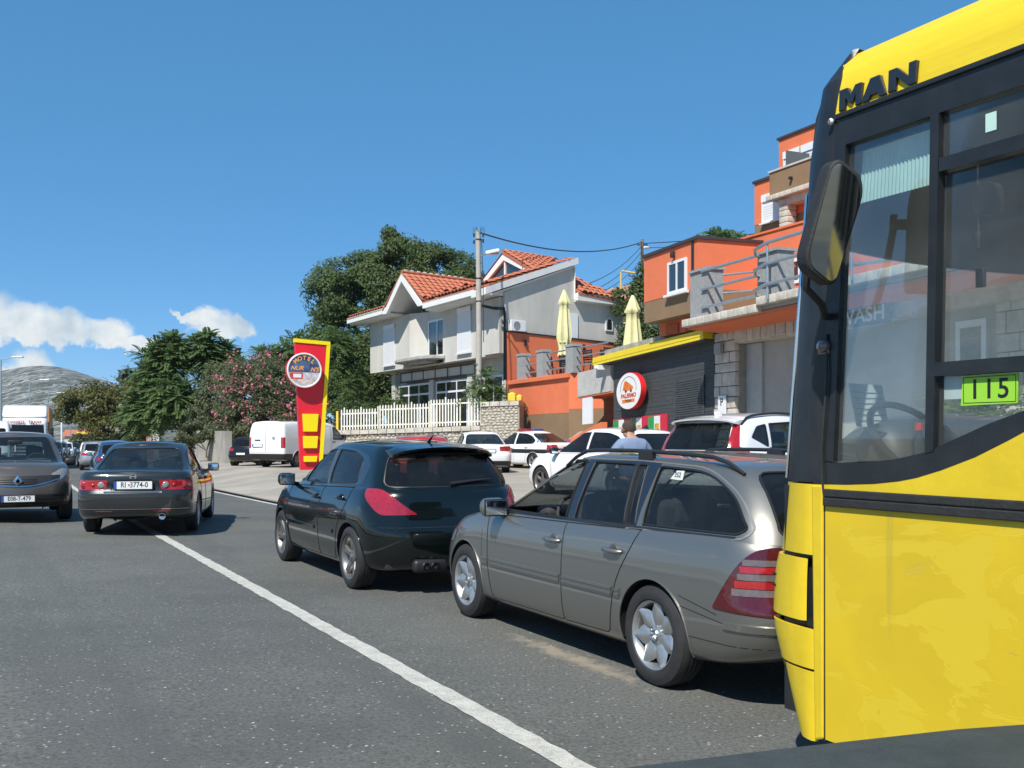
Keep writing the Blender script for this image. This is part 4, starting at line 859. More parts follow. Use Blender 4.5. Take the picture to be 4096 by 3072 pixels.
    def outline(s, label, mb, r, offset=0.0, n=5, side=None):
        """thin tube along the border of a labelled piece"""
        k = s.labels.index(label); E = {}
        for e in s.bm.edges:
            fs = [f for f in e.link_faces if f[s.fl] == k and (not side or f.calc_center_median().y*side > 0)]
            if len(fs) == 1: E[e] = 1
        used = set()
        for e in E:
            if e in used: continue
            loop = [e.verts[0], e.verts[1]]; used.add(e)
            while True:
                nx = None
                for e2 in loop[-1].link_edges:
                    if e2 in E and e2 not in used: nx = e2; break
                if nx is None: break
                used.add(nx); loop.append(nx.other_vert(loop[-1]))
            cl = loop[0] is loop[-1]
            if cl: loop = loop[:-1]
            if len(loop) < 3: continue
            pts = []
            for v in loop:
                nn = Vector(v[s.nl]); nn = nn.normalized() if nn.length > 1e-6 else v.normal
                p = v.co+nn*offset
                if not pts or (p-pts[-1]).length > .006: pts.append(p)
            if len(pts) > 2: mb.tube(pts, r, n, closed=cl)
    def lining(s, name, m, parent, d=.03, zmin=.55):
        """inner face of the cabin"""
        V = []; Fs = []; idx = {}; ks = {i for i, l in enumerate(s.labels) if not l.startswith(('window', 'windscreen', 'rear_window', 'headlight'))}
        for f in s.bm.faces:
            if f[s.fl] not in ks: continue
            c = f.calc_center_median()
            if c.z < zmin: continue
            if f.material_index == 0 and f.normal.z > .6: continue
            vs = []
            for v in f.verts:
                if v not in idx:
                    n = Vector(v[s.nl]); n = n.normalized() if n.length > 1e-6 else v.normal
                    idx[v] = len(V); V.append(tuple(v.co-n*d))
                vs.append(idx[v])
            Fs.append(vs[::-1])
        me = bpy.data.meshes.new(name); me.from_pydata(V, [], Fs); me.polygons.foreach_set('use_smooth', [True]*len(Fs)); me.materials.append(m)
        o = bpy.data.objects.new(name, me); return link(o, parent)
# ---- shared vehicle materials
def veh_mats():
    m = {}
    m['rubber'] = mat('rubber', (.022, .022, .023), .75, 0, .3, 8, .25, 120)
    m['tread'] = m['rubber']
    m['black'] = mat('black_plastic', (.018, .018, .019), .45, 0, .15, 9, .1, 300)
    m['gloss'] = mat('black_gloss', (.012, .012, .014), .12, 0, .1, 5, coat=1)
    m['seal'] = mat('window_seal', (.012, .012, .012), .5, 0, 0)
    m['gap'] = mat('shut_line', (.01, .01, .01), .8, 0, 0)
    m['chrome'] = mat('chrome', (.75, .76, .78), .12, 1, .05, 9)
    m['alloy'] = mat('alloy', (.48, .49, .49), .36, .8, .12, 20)
    m['alloy_dark'] = mat('alloy_dark', (.26, .25, .24), .38, .8, .15, 20)
    m['steel'] = mat('brake_steel', (.2, .19, .18), .45, .8, .2, 20)
    m['light_tint'] = glass('light_tint_glass', (.62, .68, .66), .7); m['glass'] = glass('clear_glass', (.72, .8, .78), .8); m['tint'] = glass('tinted_glass', (.38, .45, .45), .75); m['dark'] = glass('privacy_glass', (.10, .115, .12), .8)
    m['red'] = lens('tail_red', (.34, .009, .014)); m['darkred'] = lens('tail_dark_red', (.075, .006, .009)); m['clear'] = lens('lens_clear', (.22, .225, .23), .12); m['amber'] = lens('lens_amber', (.75, .25, .02))
    m['smoke'] = lens('tail_smoke', (.13, .10, .10), .1)
    m['plate'] = mat('plate_white', (.74, .75, .74), .45, 0, .06, 30); m['ink'] = mat('plate_ink', (.012, .012, .015), .5, 0, 0); m['blue'] = mat('plate_blue', (.02, .08, .35), .45, 0, 0)
    m['seat'] = mat('seat_cloth', (.035, .036, .04), .9, 0, .2, 30, .2, 200); m['trim'] = mat('cabin_trim', (.03, .03, .032), .8, 0, .2, 20)
    m['headliner'] = mat('cabin_lining', (.09, .09, .088), .9, 0, .15, 12)
    return m
VM = veh_mats()
def wheel_set(c):
    """one wheel at the origin, axle along y, outer face at +y ; returns meshes"""
    r, w, rr = c['tyre_r'], c.get('tyre_w', .205), c['rim_r']; h = w/2
    t = MB(); t.lathe([(rr*.98, -h*.8), (rr+.012, -h*.98), (rr+.04, -h*1.04), (r-.045, -h*1.0), (r-.014, -h*.86), (r-.002, -h*.62), (r, -h*.5), (r, -h*.34), (r-.009, -h*.32), (r-.009, -h*.26), (r, -h*.24), (r, -h*.05), (r-.009, -h*.03), (r-.009, h*.03), (r, h*.05), (r, h*.24), (r-.009, h*.26), (r-.009, h*.32), (r, h*.34), (r, h*.5), (r-.002, h*.62), (r-.014, h*.86), (r-.045, h*1.0), (rr+.04, h*1.04), (rr+.012, h*.98), (rr*.98, h*.8)], 48, axis=1)
    rim = MB(); rim.lathe([(rr*.9, -h*.8), (rr*.86, h*.1), (rr*.93, h*.62), (rr*.99, h*.86), (rr*1.015, h*.93), (rr*.985, h*.9), (rr*.94, h*.72)], 40, axis=1)
    sp = c.get('spokes', 5); st = c.get('spoke', 'wide'); face = MB()
    y0 = h*.5; y1 = h*.78
    def spoke(a, w0, w1, yo, yi, r0=.055, r1=None, tk=.03):
        r1 = r1 or rr*.955; n = 5; vs = []; fs = []
        for i in range(n+1):
            u = i/n; q = r0+(r1-r0)*u; ww = (w0+(w1-w0)*u)/2; yy = yi+(yo-yi)*u+.008*math.sin(math.pi*u)
            for (dx, dy) in ((-ww, -tk), (-ww*.96, -.004), (-ww*.5, .005), (ww*.5, .005), (ww*.96, -.004), (ww, -tk)):
                vs.append((q*math.cos(a)-dx*math.sin(a), yy+dy, q*math.sin(a)+dx*math.cos(a)))
        for i in range(n):
            for k in range(5): fs.append((i*6+k, i*6+k+1, (i+1)*6+k+1, (i+1)*6+k))
        face.add(vs, fs)
    for k in range(sp):
        a = 2*math.pi*k/sp+.3
        if st == 'wide': spoke(a, .062, .05, h*.72, h*.62)
        elif st == 'petal': spoke(a, .072, .05, h*.74, h*.52, .05); 
        elif st == 'twin':
            spoke(a-.11, .045, .036, h*.72, h*.5); spoke(a+.11, .045, .036, h*.72, h*.5)
        elif st == 'steel': spoke(a, .13, .1, h*.62, h*.5, .04)
    if st == 'petal':    # broad leaf shaped spokes of the estate's wheels
        for k in range(sp):
            a = 2*math.pi*k/sp+.3; n = 7; vs = []; fs = []
            for i in range(n+1):
                u = i/n; q = .06+(rr*.95-.06)*u; ww = .024+.044*math.sin(math.pi*min(1, u*1.1))**.8*(1-.2*u); yy = h*.56+h*.2*u
                for (d_, e_) in ((-1, -.012), (-.6, .002), (0, .012), (.6, .002), (1, -.012)): vs.append((q*math.cos(a)-d_*ww*math.sin(a), yy+e_, q*math.sin(a)+d_*ww*math.cos(a)))
            for i in range(n):
                for e in range(4): fs.append((i*5+e, i*5+e+1, i*5+e+6, i*5+e+5))
            face.add(vs, fs)
    hub = MB(); hub.lathe([(.075, h*.2), (.072, h*.55), (.05, h*.66), (.036, h*.68), (.034, h*.76), (.0001, h*.78)], 24, axis=1)
    for k in range(5):
        a = 2*math.pi*k/5; hub.tube([(.053*math.cos(a), h*.5, .053*math.sin(a)), (.053*math.cos(a), h*.7, .053*math.sin(a))], .008, 6)
    disc = MB(); disc.lathe([(.14, -.01), (.14, .012), (rr*.7, .012), (rr*.7, -.01)], 28, axis=1); disc.lathe([(.0001, -h*.75), (rr*.85, -h*.75)], 24, axis=1)
    out = []
    for (mb, nm, mt, ang) in ((t, 'tyre', VM['rubber'], 35), (rim, 'rim', VM[c.get('rim_mat', 'alloy')], 40), (face, 'spokes', VM[c.get('rim_mat', 'alloy')], 50), (hub, 'hub', VM[c.get('rim_mat', 'alloy')], 35), (disc, 'brake_disc', VM['steel'], 40)):
        me = mb.mesh(nm, ang); me.materials.append(mt); out.append((nm, me))
    return out
def add_wheels(root, c, track):
    ms = wheel_set(c); wb = c['wb']/2
    for x in (wb, -wb):
        for sd in (1, -1):
            if c.get('skip_wheels') and (x > 0, sd) in c['skip_wheels']: continue
            w = bpy.data.objects.new('wheel', None); link(w, root); w.location = (x, sd*track, c['tyre_r']); w.rotation_euler = (0, random.uniform(0, 6), 0 if sd > 0 else math.pi)
            if x > 0: w.rotation_euler[2] += c.get('steer', 0)
            for nm, me in ms: link(bpy.data.objects.new(nm, me), w)
def arches(B, c, parent, paint_m):
    wb = c['wb']/2; ra = c['arch_r']; zc = c['tyre_r']+c.get('arch_dz', .0)
    for x in (wb, -wb):
        for sd in (1, -1):
            poly = [(x+ra*math.cos(2*math.pi*i/28), zc+ra*math.sin(2*math.pi*i/28)) for i in range(28)]
            B.cut(None, poly, sd, 0)
    for x in (wb, -wb):
        for sd in (1, -1):
            well = MB(); lip = MB()
            arc = [(x+ra*math.cos(a), zc+ra*math.sin(a)) for a in [R(-12)+R(204)*i/24 for i in range(25)]]
            pts = [B.hit(p[0], p[1], sd) for p in arc]
            vs = [tuple(l) for l, n in pts]+[(p[0], sd*.42, p[1]) for p in arc]; n = len(arc); vs.append((x, sd*.42, zc-.15))
            well.add(vs, [(i, i+1, n+i+1, n+i) for i in range(n-1)]+[tuple(range(n, 2*n+1))])
            lip.tube([l+n_*.002 for l, n_ in pts], c.get('lip', .007), 6)
            wo = well.build('wheel_arch', VM['black'], parent, 40); lip.build('arch_lip', VM['black'] if c.get('black_lip') else paint_m, parent, 60)
def seats(root, x_front, x_rear, z=.55, sw=.5, rear=True, top=1.08, mt=None):
    mt = mt or VM['seat']
    for (x, ys) in (((x_front, (.36, -.36)),) + (((x_rear, (.36, -.36)),) if rear else ())):
        for y in ys:
            s_ = MB(); s_.rbox((x+.22, y, z-.05), (.5, sw, .16), .05); s_.rbox((x-.1, y, z+.28), (.14, sw, .62), .05, (R(-12), 'Y'))
            o = s_.build('seat', mt, root, 50)
            h = MB(); h.rbox((x-.19, y, top), (.1, .27, .19), .04, (R(-8), 'Y')); h.tube([(x-.18, y-.06, top-.2), (x-.18, y-.06, top)], .006, 5); h.tube([(x-.18, y+.06, top-.2), (x-.18, y+.06, top)], .006, 5)
            h.build('headrest', mt, o, 50)
def cabin(root, x_dash, x_front, z_dash=.93, w=.68, side=1):
    d = MB(); d.rbox((x_dash, 0, z_dash-.14), (.5, w*2, .26), .06); d.rbox((x_dash-.14, side*.36, z_dash+.01), (.2, .36, .1), .04)
    d.build('dashboard', VM['trim'], root, 50)
    sw = MB(); cx, cz = x_dash-.42, z_dash-.02; a = R(66)
    pts = [(cx+.185*math.cos(t)*math.cos(a), side*.36+.185*math.sin(t), cz+.185*math.cos(t)*math.sin(a)) for t in [2*math.pi*k/24 for k in range(24)]]
    sw.tube(pts, .014, 6, closed=True)
    for t in (R(90), R(-90), R(180)): sw.bar((cx, side*.36, cz), (cx+.18*math.cos(t)*math.cos(a), side*.36+.18*math.sin(t), cz+.18*math.cos(t)*math.sin(a)), .03, .015)
    sw.rbox((cx+.02, side*.36, cz), (.06, .12, .1), .02); sw.tube([(cx, side*.36, cz), (cx+.35, side*.36, cz-.12)], .03, 8)
    sw.build('steering_wheel', VM['trim'], root, 50)
    f = MB(); f.box(-1.9 if not root.get('short') else -1.4, 1.0, -.7, .7, .26, .3); f.build('cabin_floor', VM['trim'], root)
def mirrors(root, x, y, z, mp, size=(.12, .2, .15), glassy=True, only=None, indicator=False):
    for sd in (1, -1):
        if only and sd not in only: continue
        b = MB(); b.rbox((x, sd*(y+.11), z+.06), size, min(size)*.46); b.bar((x+.02, sd*(y-.04), z-.01), (x, sd*(y+.07), z+.02), .07, .05)
        o = b.build('door_mirror', mp, root, 60)
        g = MB(); g.rbox((x-size[0]/2-.001, sd*(y+.11), z+.06), (.008, size[1]*.84, size[2]*.78), .003); g.build('mirror_glass', VM['chrome'], o, 50)
        g = MB(); g.rbox((x-size[0]/2+.006, sd*(y+.11), z+.06), (.012, size[1]*.94, size[2]*.9), .004); g.build('mirror_rim', VM['black'], o, 50)
def plate(root, s, loc, yaw, w=.52, h=.112, band=True, sub=None, tilt=0.0):
    """number plate facing local direction yaw (0 faces +x)"""
    M0 = Matrix.Translation(loc) @ Matrix.Rotation(yaw, 4, 'Z') @ Matrix.Rotation(tilt, 4, 'Y')
    def T(*p): return tuple(M0 @ Vector(p))
    b = MB(T); b.box(-.008, .004, -w/2, w/2, -h/2, h/2); o = b.build('number_plate', VM['plate'], root)
    fr = MB(T)
    for (a0, a1, c0, c1) in ((-w/2-.008, w/2+.008, -h/2-.008, -h/2+.003), (-w/2-.008, w/2+.008, h/2-.003, h/2+.008), (-w/2-.008, -w/2+.003, -h/2, h/2), (w/2-.003, w/2+.008, -h/2, h/2)): fr.box(-.008, .007, a0, a1, c0, c1)
    fr.build('plate_frame', VM['black'], o)
    if band: bb = MB(T); bb.box(.001, .0055, -w/2+.004, -w/2+.045, -h/2+.004, h/2-.004); bb.build('blue_band', VM['blue'], o)
    if s:
        Mt = M0 @ basis((.0045, .02 if band else 0, 0), (0, 1, 0), (0, 0, 1))
        text('plate_number', s, h*.92, VM['ink'], o, Mt, .001, bold=.0012, sx=.82)
    if sub: sub(T, o)
    return o
# ------------------------------------------------------------------ car kinds
BASE = dict(rows=[0, .05, .12, .2, .3, .4, .48, .55, .62, .7, .78, .86, .92, .97, 1.0], grows=[0, .12, .3, .5, .7, .84, .93, .98, 1.0],
            zb=[(-2.4, .30), (-1.9, .24), (-1.2, .2), (1.2, .2), (1.9, .22), (2.2, .26)],
            w=[(0, .80), (.05, .83), (.14, .855), (.3, .864), (.5, .866), (.65, .864), (.8, .855), (.92, .84), (1, .812)],
            wt=[(-2.5, .93), (-1.9, .975), (-1.2, 1), (1.0, 1), (1.7, .97), (2.3, .9)],
            crr=.26, crf=.34, bowr=.1, bowf=.2, crown=[(-2.4, .02), (-1, .02), (.9, .03), (1.5, .05), (2.1, .03)],
            gwt=[(-2.4, .94), (-1.6, .985), (-.6, 1), (.6, .985), (1.2, .95)], gcrr=.22, gcrf=.3, gbowr=.12, gbowf=.22, gcrown=[(-2.2, .03), (-.5, .045), (.5, .04), (1.2, .03)])
def open_cabin(B, c):
    """take away the deck under the cabin so one looks into it"""
    x0, x1, w = c['well']
    kill = [f for f in B.bm.faces if f.material_index == 0 and f.normal.z > .75 and x0 < f.calc_center_median().x < x1 and abs(f.calc_center_median().y) < w and f.calc_center_median().z > .6]
    bmesh.ops.delete(B.bm, geom=kill, context='FACES')
def finish(B, c, root, pm, glasses, lights, doors, lining=True, extra=()):
    body = B.piece('body', 'body', pm, root)
    for lab in list(B.labels):
        if lab.startswith('door'):
            for sd in (1, -1):
                d = B.piece(lab, 'door', pm, root, side=sd)
                if d is None: continue
                g = MB(); B.outline(lab, g, .0045, .0, 4, sd); g.build('shut_line', VM['gap'], d)
                c.setdefault('door_objs', []).append((lab, sd, d))
    for lab, m in glasses.items():
        if lab not in B.labels: continue
        sides = (1, -1) if lab.startswith('window') else (None,)
        for sd in sides:
            w = B.piece(lab, 'windscreen' if lab == 'windscreen' else 'rear_window' if lab == 'rear_window' else 'window', m, root, -.006, side=sd)
            if w:
                g = MB(); B.outline(lab, g, c.get('seal_r', .009), -.002, 5, sd); g.build('window_seal', VM['seal'], w, 60)
    for lab, (nm, m, off) in lights.items():
        if lab not in B.labels: continue
        for sd in (1, -1):
            o = B.piece(lab, nm, m, root, off, side=sd)
            if o:
                g = MB(); B.outline(lab, g, .004, .001, 4, sd); g.build('lamp_gap', VM['gap'], o)
    for lab, nm, m, off in extra:
        if lab in B.labels: B.piece(lab, nm, m, root, off)
    if lining: B.lining('cabin_lining', VM['headliner'], body)
    return body
def handle(B, root_or_door, x, z, sd, mp, l=.19, h=.035, rise=.01):
    l0, n = B.hit(x, z, sd)
    b = MB(); b.tube([(x-l/2, l0.y+sd*.004, z-rise/2), (x-l/2+.02, l0.y+sd*.028, z-rise/2), (x, l0.y+sd*.036, z), (x+l/2-.02, l0.y+sd*.028, z+rise/2), (x+l/2, l0.y+sd*.004, z+rise/2)], [.012, .016, .018, .016, .012], 8)
    b.lathe([(.0001, 0), (h*1.3, .004), (h*1.35, -.006)], 14, (x-.005, l0.y+sd*.001, z), 1)
    return b.build('handle', mp, root_or_door, 60)
def door_of(c, lab, sd):
    for a, b, d in c.get('door_objs', []):
        if a == lab and b == sd: return d
# ---- grey estate
def make_estate(name='estate_car'):
    c = dict(BASE); c.update(wb=2.715, tyre_r=.318, rim_r=.212, arch_r=.352, spokes=7, spoke='petal', ds=.085,
        zb=[(-2.45, .33), (-1.9, .25), (-1.2, .2), (1.1, .2), (1.8, .2), (2.15, .22)],
        zt=[(-2.42, .955), (-2.0, .975), (-1.0, .955), (0, .935), (.8, .925), (1.0, .935), (1.35, .885), (1.75, .80), (2.0, .72), (2.15, .64)],
        xr=[(0, -2.24), (.08, -2.33), (.2, -2.385), (.4, -2.41), (.47, -2.405), (.5, -2.375), (.53, -2.352), (.75, -2.345), (.95, -2.335), (1, -2.325)],
        xf=[(0, 1.98), (.1, 2.08), (.3, 2.13), (.5, 2.125), (.75, 2.07), (.92, 1.98), (1, 1.9)],
        w=[(0, .79), (.04, .825), (.1, .84), (.17, .852), (.3, .862), (.48, .866), (.62, .863), (.74, .858), (.85, .848), (.95, .83), (1, .805)],
        crr=.3, crf=.42, bowr=.1, bowf=.22, well=(-2.25, .95, .76),
        gxr=[(0, -2.335), (.25, -2.30), (.5, -2.235), (.75, -2.15), (.92, -2.06), (1, -1.99)], gxf=[(0, 1.18), (.25, .93), (.5, .68), (.75, .42), (.93, .2), (1, .08)],
        gw=[(0, .805), (.25, .768), (.5, .715), (.75, .655), (.92, .605), (1, .565)],
        gzt=[(-2.35, 1.285), (-2.0, 1.36), (-1.5, 1.395), (-.8, 1.412), (-.2, 1.408), (.2, 1.385), (.7, 1.30), (1.2, 1.12)], gcrr=.26, gcrf=.24, gbowr=.1, gbowf=.2, gwt=[(-2.4, .93), (-2.0, .965), (-1.3, .99), (-.5, 1), (.5, .99), (1.2, .95)])
    pm = paint('champagne_grey_paint', (.235, .232, .212), .75, .36, .06)
    root = empty(name); B = Body(c)
    arches(B, c, root, pm)
    wf = rpoly([(.80, .965), (.205, 1.352), (-.10, 1.378), (-.23, 1.378), (-.23, .965)], [.02, .16, .1, .02, .02])
    wr = rpoly([(-.335, .967), (-.335, 1.378), (-.86, 1.372), (-.96, .975)], [.015, .02, .05, .03]); wr2 = rpoly([(-.985, .978), (-.885, 1.372), (-.985, 1.368), (-1.085, .98)], .015)
    wc = rpoly([(-1.16, .99), (-1.12, 1.362), (-1.62, 1.34), (-1.94, 1.2), (-2.10, 1.03), (-2.05, .998)], [.02, .03, .16, .12, .05, .03])
    frame = rpoly([(.86, .952), (.22, 1.372), (-.1, 1.396), (-.9, 1.392), (-1.62, 1.362), (-1.97, 1.215), (-2.145, 1.03), (-2.08, .972), (-1, .955)], [.02, .16, .1, .05, .16, .14, .05, .03, .02])
    pil = rpoly([(.80, .957), (-.22, .955), (-1.10, .965), (-1.12, 1.384), (-.9, 1.388), (-.24, 1.388), (-.24, .975), (.80, .975)], .002)
    for sd in (1, -1):
        B.cut('pillar_trim', pil, sd, 1)
        B.cut('window_front', wf, sd, 1); B.cut('window_rear', wr, sd, 1); B.cut('window_fixed', wr2, sd, 1); B.cut('window_cargo', wc, sd, 1)
        B.cut('door_front', rpoly([(.93, .88), (.90, .5), (.86, .24), (-.275, .24), (-.275, 1.02), (.92, 1.02)], [.0, .06, .03, .03, 0, 0]), sd, 0)
        B.cut('door_rear', rpoly([(-.275, .24), (-.87, .25), (-.965, .62), (-1.13, .85), (-1.22, 1.02), (-.275, 1.02)], [.03, .05, .2, .2, .0, .0]), sd, 0)
        B.cut('taillight', rpoly([(-.765, .575), (-.83, .70), (-.91, .83), (-1.01, .92), (-1.155, .94), (-1.205, .56)], [.02, .1, .1, .06, .02, .02]), ('d', sd), 0)
        for lab, z0, z1 in (('lamp_smoke', .835, .868), ('lamp_bright', .795, .83), ('lamp_smoke', .755, .79), ('lamp_bright', .71, .75), ('lamp_smoke', .665, .705)):
            B.cut(lab, [(-.87-(z1-.66)*.36, z0), (-1.185, z0), (-1.185, z1), (-.87-(z1-.66)*.36, z1)], ('d', sd), 0, only=['taillight'])
        B.cut('headlight', rpoly([(1.62, .74), (1.75, .72), (1.98, .6), (2.3, .55), (2.3, .72), (1.9, .78)], .02), sd, 0)
    for sg in (1, -1):
        B.cut('headlight', [(sg*.38, .55), (sg*.42, .74), (sg*.9, .74), (sg*.9, .55)], 'f', 0)
    B.cut('rear_window', rpoly([(-.62, 1.0), (-.53, 1.345), (.53, 1.345), (.62, 1.0)], [.05, .08, .08, .05]), 'r', 1)
    B.cut('windscreen', rpoly([(-.7, .965), (-.55, 1.37), (.55, 1.37), (.7, .965)], [.05, .08, .08, .05]), 'f', 1)
    B.cut('grille', rpoly([(-.3, .47), (-.33, .68), (.33, .68), (.3, .47)], .04), 'f', 0)
    open_cabin(B, c)
    body = finish(B, c, root, pm, {'window_rear': VM['light_tint'], 'window_fixed': VM['light_tint'], 'window_cargo': VM['light_tint'], 'rear_window': VM['tint'], 'windscreen': VM['glass']},
           {'taillight': ('taillight', VM['darkred'], .006), 'lamp_bright': ('brake_lamp', VM['red'], .009), 'lamp_smoke': ('reverse_lamp', VM['smoke'], .009), 'headlight': ('headlight', VM['clear'], .004)}, None,
           extra=[('pillar_trim', 'pillar_trim', VM['gloss'], .001), ('grille', 'grille', VM['black'], -.004)])
    # the driver's window is wound down: only its seal shows; the far front pane is up
    w = B.piece('window_front', 'window', VM['light_tint'], root, -.006, side=-1)
    for sd in (1, -1): sl = MB(); B.outline('window_front', sl, .011, 0, 5, sd); sl.build('window_channel', VM['seal'], root, 60)
    # silver strip round the glass, rub strips, bumper mouldings, shut lines
    tr = MB()
    for sd in (1, -1): B.ribbon(tr, frame[:2]+frame[2:-2], sd, .016, .004)
    tr.build('window_moulding', mat('moulding_grey', (.3, .29, .27), .35, .6, .05), root, 50)
    belt = MB()
    for sd in (1, -1): B.ribbon(belt, [(.86-.0*i+(-2.9)*i/24, .952+.025*(i/24)) for i in range(25)], sd, .022, .006)
    belt.build('belt_strip', VM['black'], root, 50)
    for sd in (1, -1):
        for lab, x0, x1 in (('door_front', .845, -.255), ('door_rear', -.295, -.93), (None, 1.0, .90), (None, -.97, -1.02)):
            s_ = MB(); n = 10
            for (zz, ww, pr) in ((.535, .075, .012), (.553, .006, .018), (.52, .006, .017)):
                B.ribbon(s_, [(x0+(x1-x0)*i/n, zz+.0) for i in range(n+1)], sd, ww, pr)
            s_.build('rub_strip', pm, door_of(c, lab, sd) or root, 50)
        for lab, x in (('door_front', -.14), ('door_rear', -.93)): handle(B, door_of(c, lab, sd) or root, x, .805, sd, pm, .2, .034, .004)
        for pts in ([(-1.63-.03*i, .605-.006*i) for i in range(12)], [(-1.64-.03*i, .545-.004*i) for i in range(22)], [(-1.7-.03*i, .375) for i in range(20)], [(1.02, .24+.05*i) for i in range(12)]): g = MB(); B.ribbon(g, pts, sd, .006, .001, .004); g.build('panel_gap', VM['gap'], body)
        q = MB(); B.ribbon(q, [(-2.02-.028*i, .49) for i in range(13)], sd, .05, .012); q.build('bumper_strip', pm, root, 50)
    # roof rails
    for sd in (1, -1):
        rl = MB(); pts = []
        for i in range(15):
            x = .12-2.02*i/14; l, n = B.hit(x, sd*.565, 't'); hh = .042*min(1, math.sin(math.pi*min(max(i/14, .001), .999))*2.6); pts.append((x, sd*.575, l.z+hh+.006))
        rl.tube(pts, [.010]+[.014]*13+[.010], 8)
        for x in (-.92,):
            l, n = B.hit(x, sd*.565, 't'); rl.bar((x, sd*.572, l.z-.01), (x, sd*.575, l.z+.048), .03, .16, (1, 0, 0))
        rl.build('roof_rail', VM['black'], root, 50)
    bp = MB(); B.ribbon(bp, [(-.6+.06*i, .49) for i in range(21)], 'r', .05, .012); bp.build('bumper_strip', pm, root, 50)
    # rear edge of roof, wiper, badge
    em = text('badge', 'C 2', .05, VM['chrome'], root, basis((-2.352, .50, .80), (0, -1, 0), (0, 0, 1)), .004, align='LEFT', bold=.001, space=1.3)
    seats(root, .05, -.9, top=1.06); cabin(root, .72, .05)
    mirrors(root, .72, .80, .93, pm, (.13, .22, .15))
    add_wheels(root, c, .755)
    # three-pointed star on the hubs
    st = MB(); 
    for k in range(3):
        a = R(90+120*k); st.bar((0, .0, 0), (.028*math.cos(a), 0, .028*math.sin(a)), .009, .006)
    st.tube([(.03*math.cos(a), 0, .03*math.sin(a)) for a in [2*math.pi*k/20 for k in range(20)]], .004, 5, closed=True)
    me = st.mesh('hub_star', 40); me.materials.append(VM['chrome'])
    for w_ in [o for o in root.children if o.name.startswith('wheel') and o.type == 'EMPTY']:
        o = link(bpy.data.objects.new('hub_star', me), w_); o.location = (0, .082, 0)
    tx = text('window_sticker', '352', .045, VM['ink'], root, Matrix(), .0003)
    l, n = B.hit(-1.34, 1.31, 1); y_ = n.cross(Vector((1, 0, 0))).normalized(); tx.data.transform(basis(l+n*.004, (-1, 0, 0), (0, -.3, 1)))
    sk = MB(); sb = basis(l+n*.001, (-1, 0, 0), (0, -.3, 1)); sk.add([tuple(sb @ Vector(p)) for p in ((-.075, -.03, 0), (.055, -.03, 0), (.055, .03, 0), (-.02, .03, 0), (-.075, -.03, -.002), (.055, -.03, -.002), (.055, .03, -.002), (-.02, .03, -.002))], [(0,1,2,3),(4,7,6,5),(0,4,5,1),(1,5,6,2),(2,6,7,3),(3,7,4,0)])
    sk.build('window_sticker', mat('sticker_white', (.6, .62, .58), .6), root)
    return root
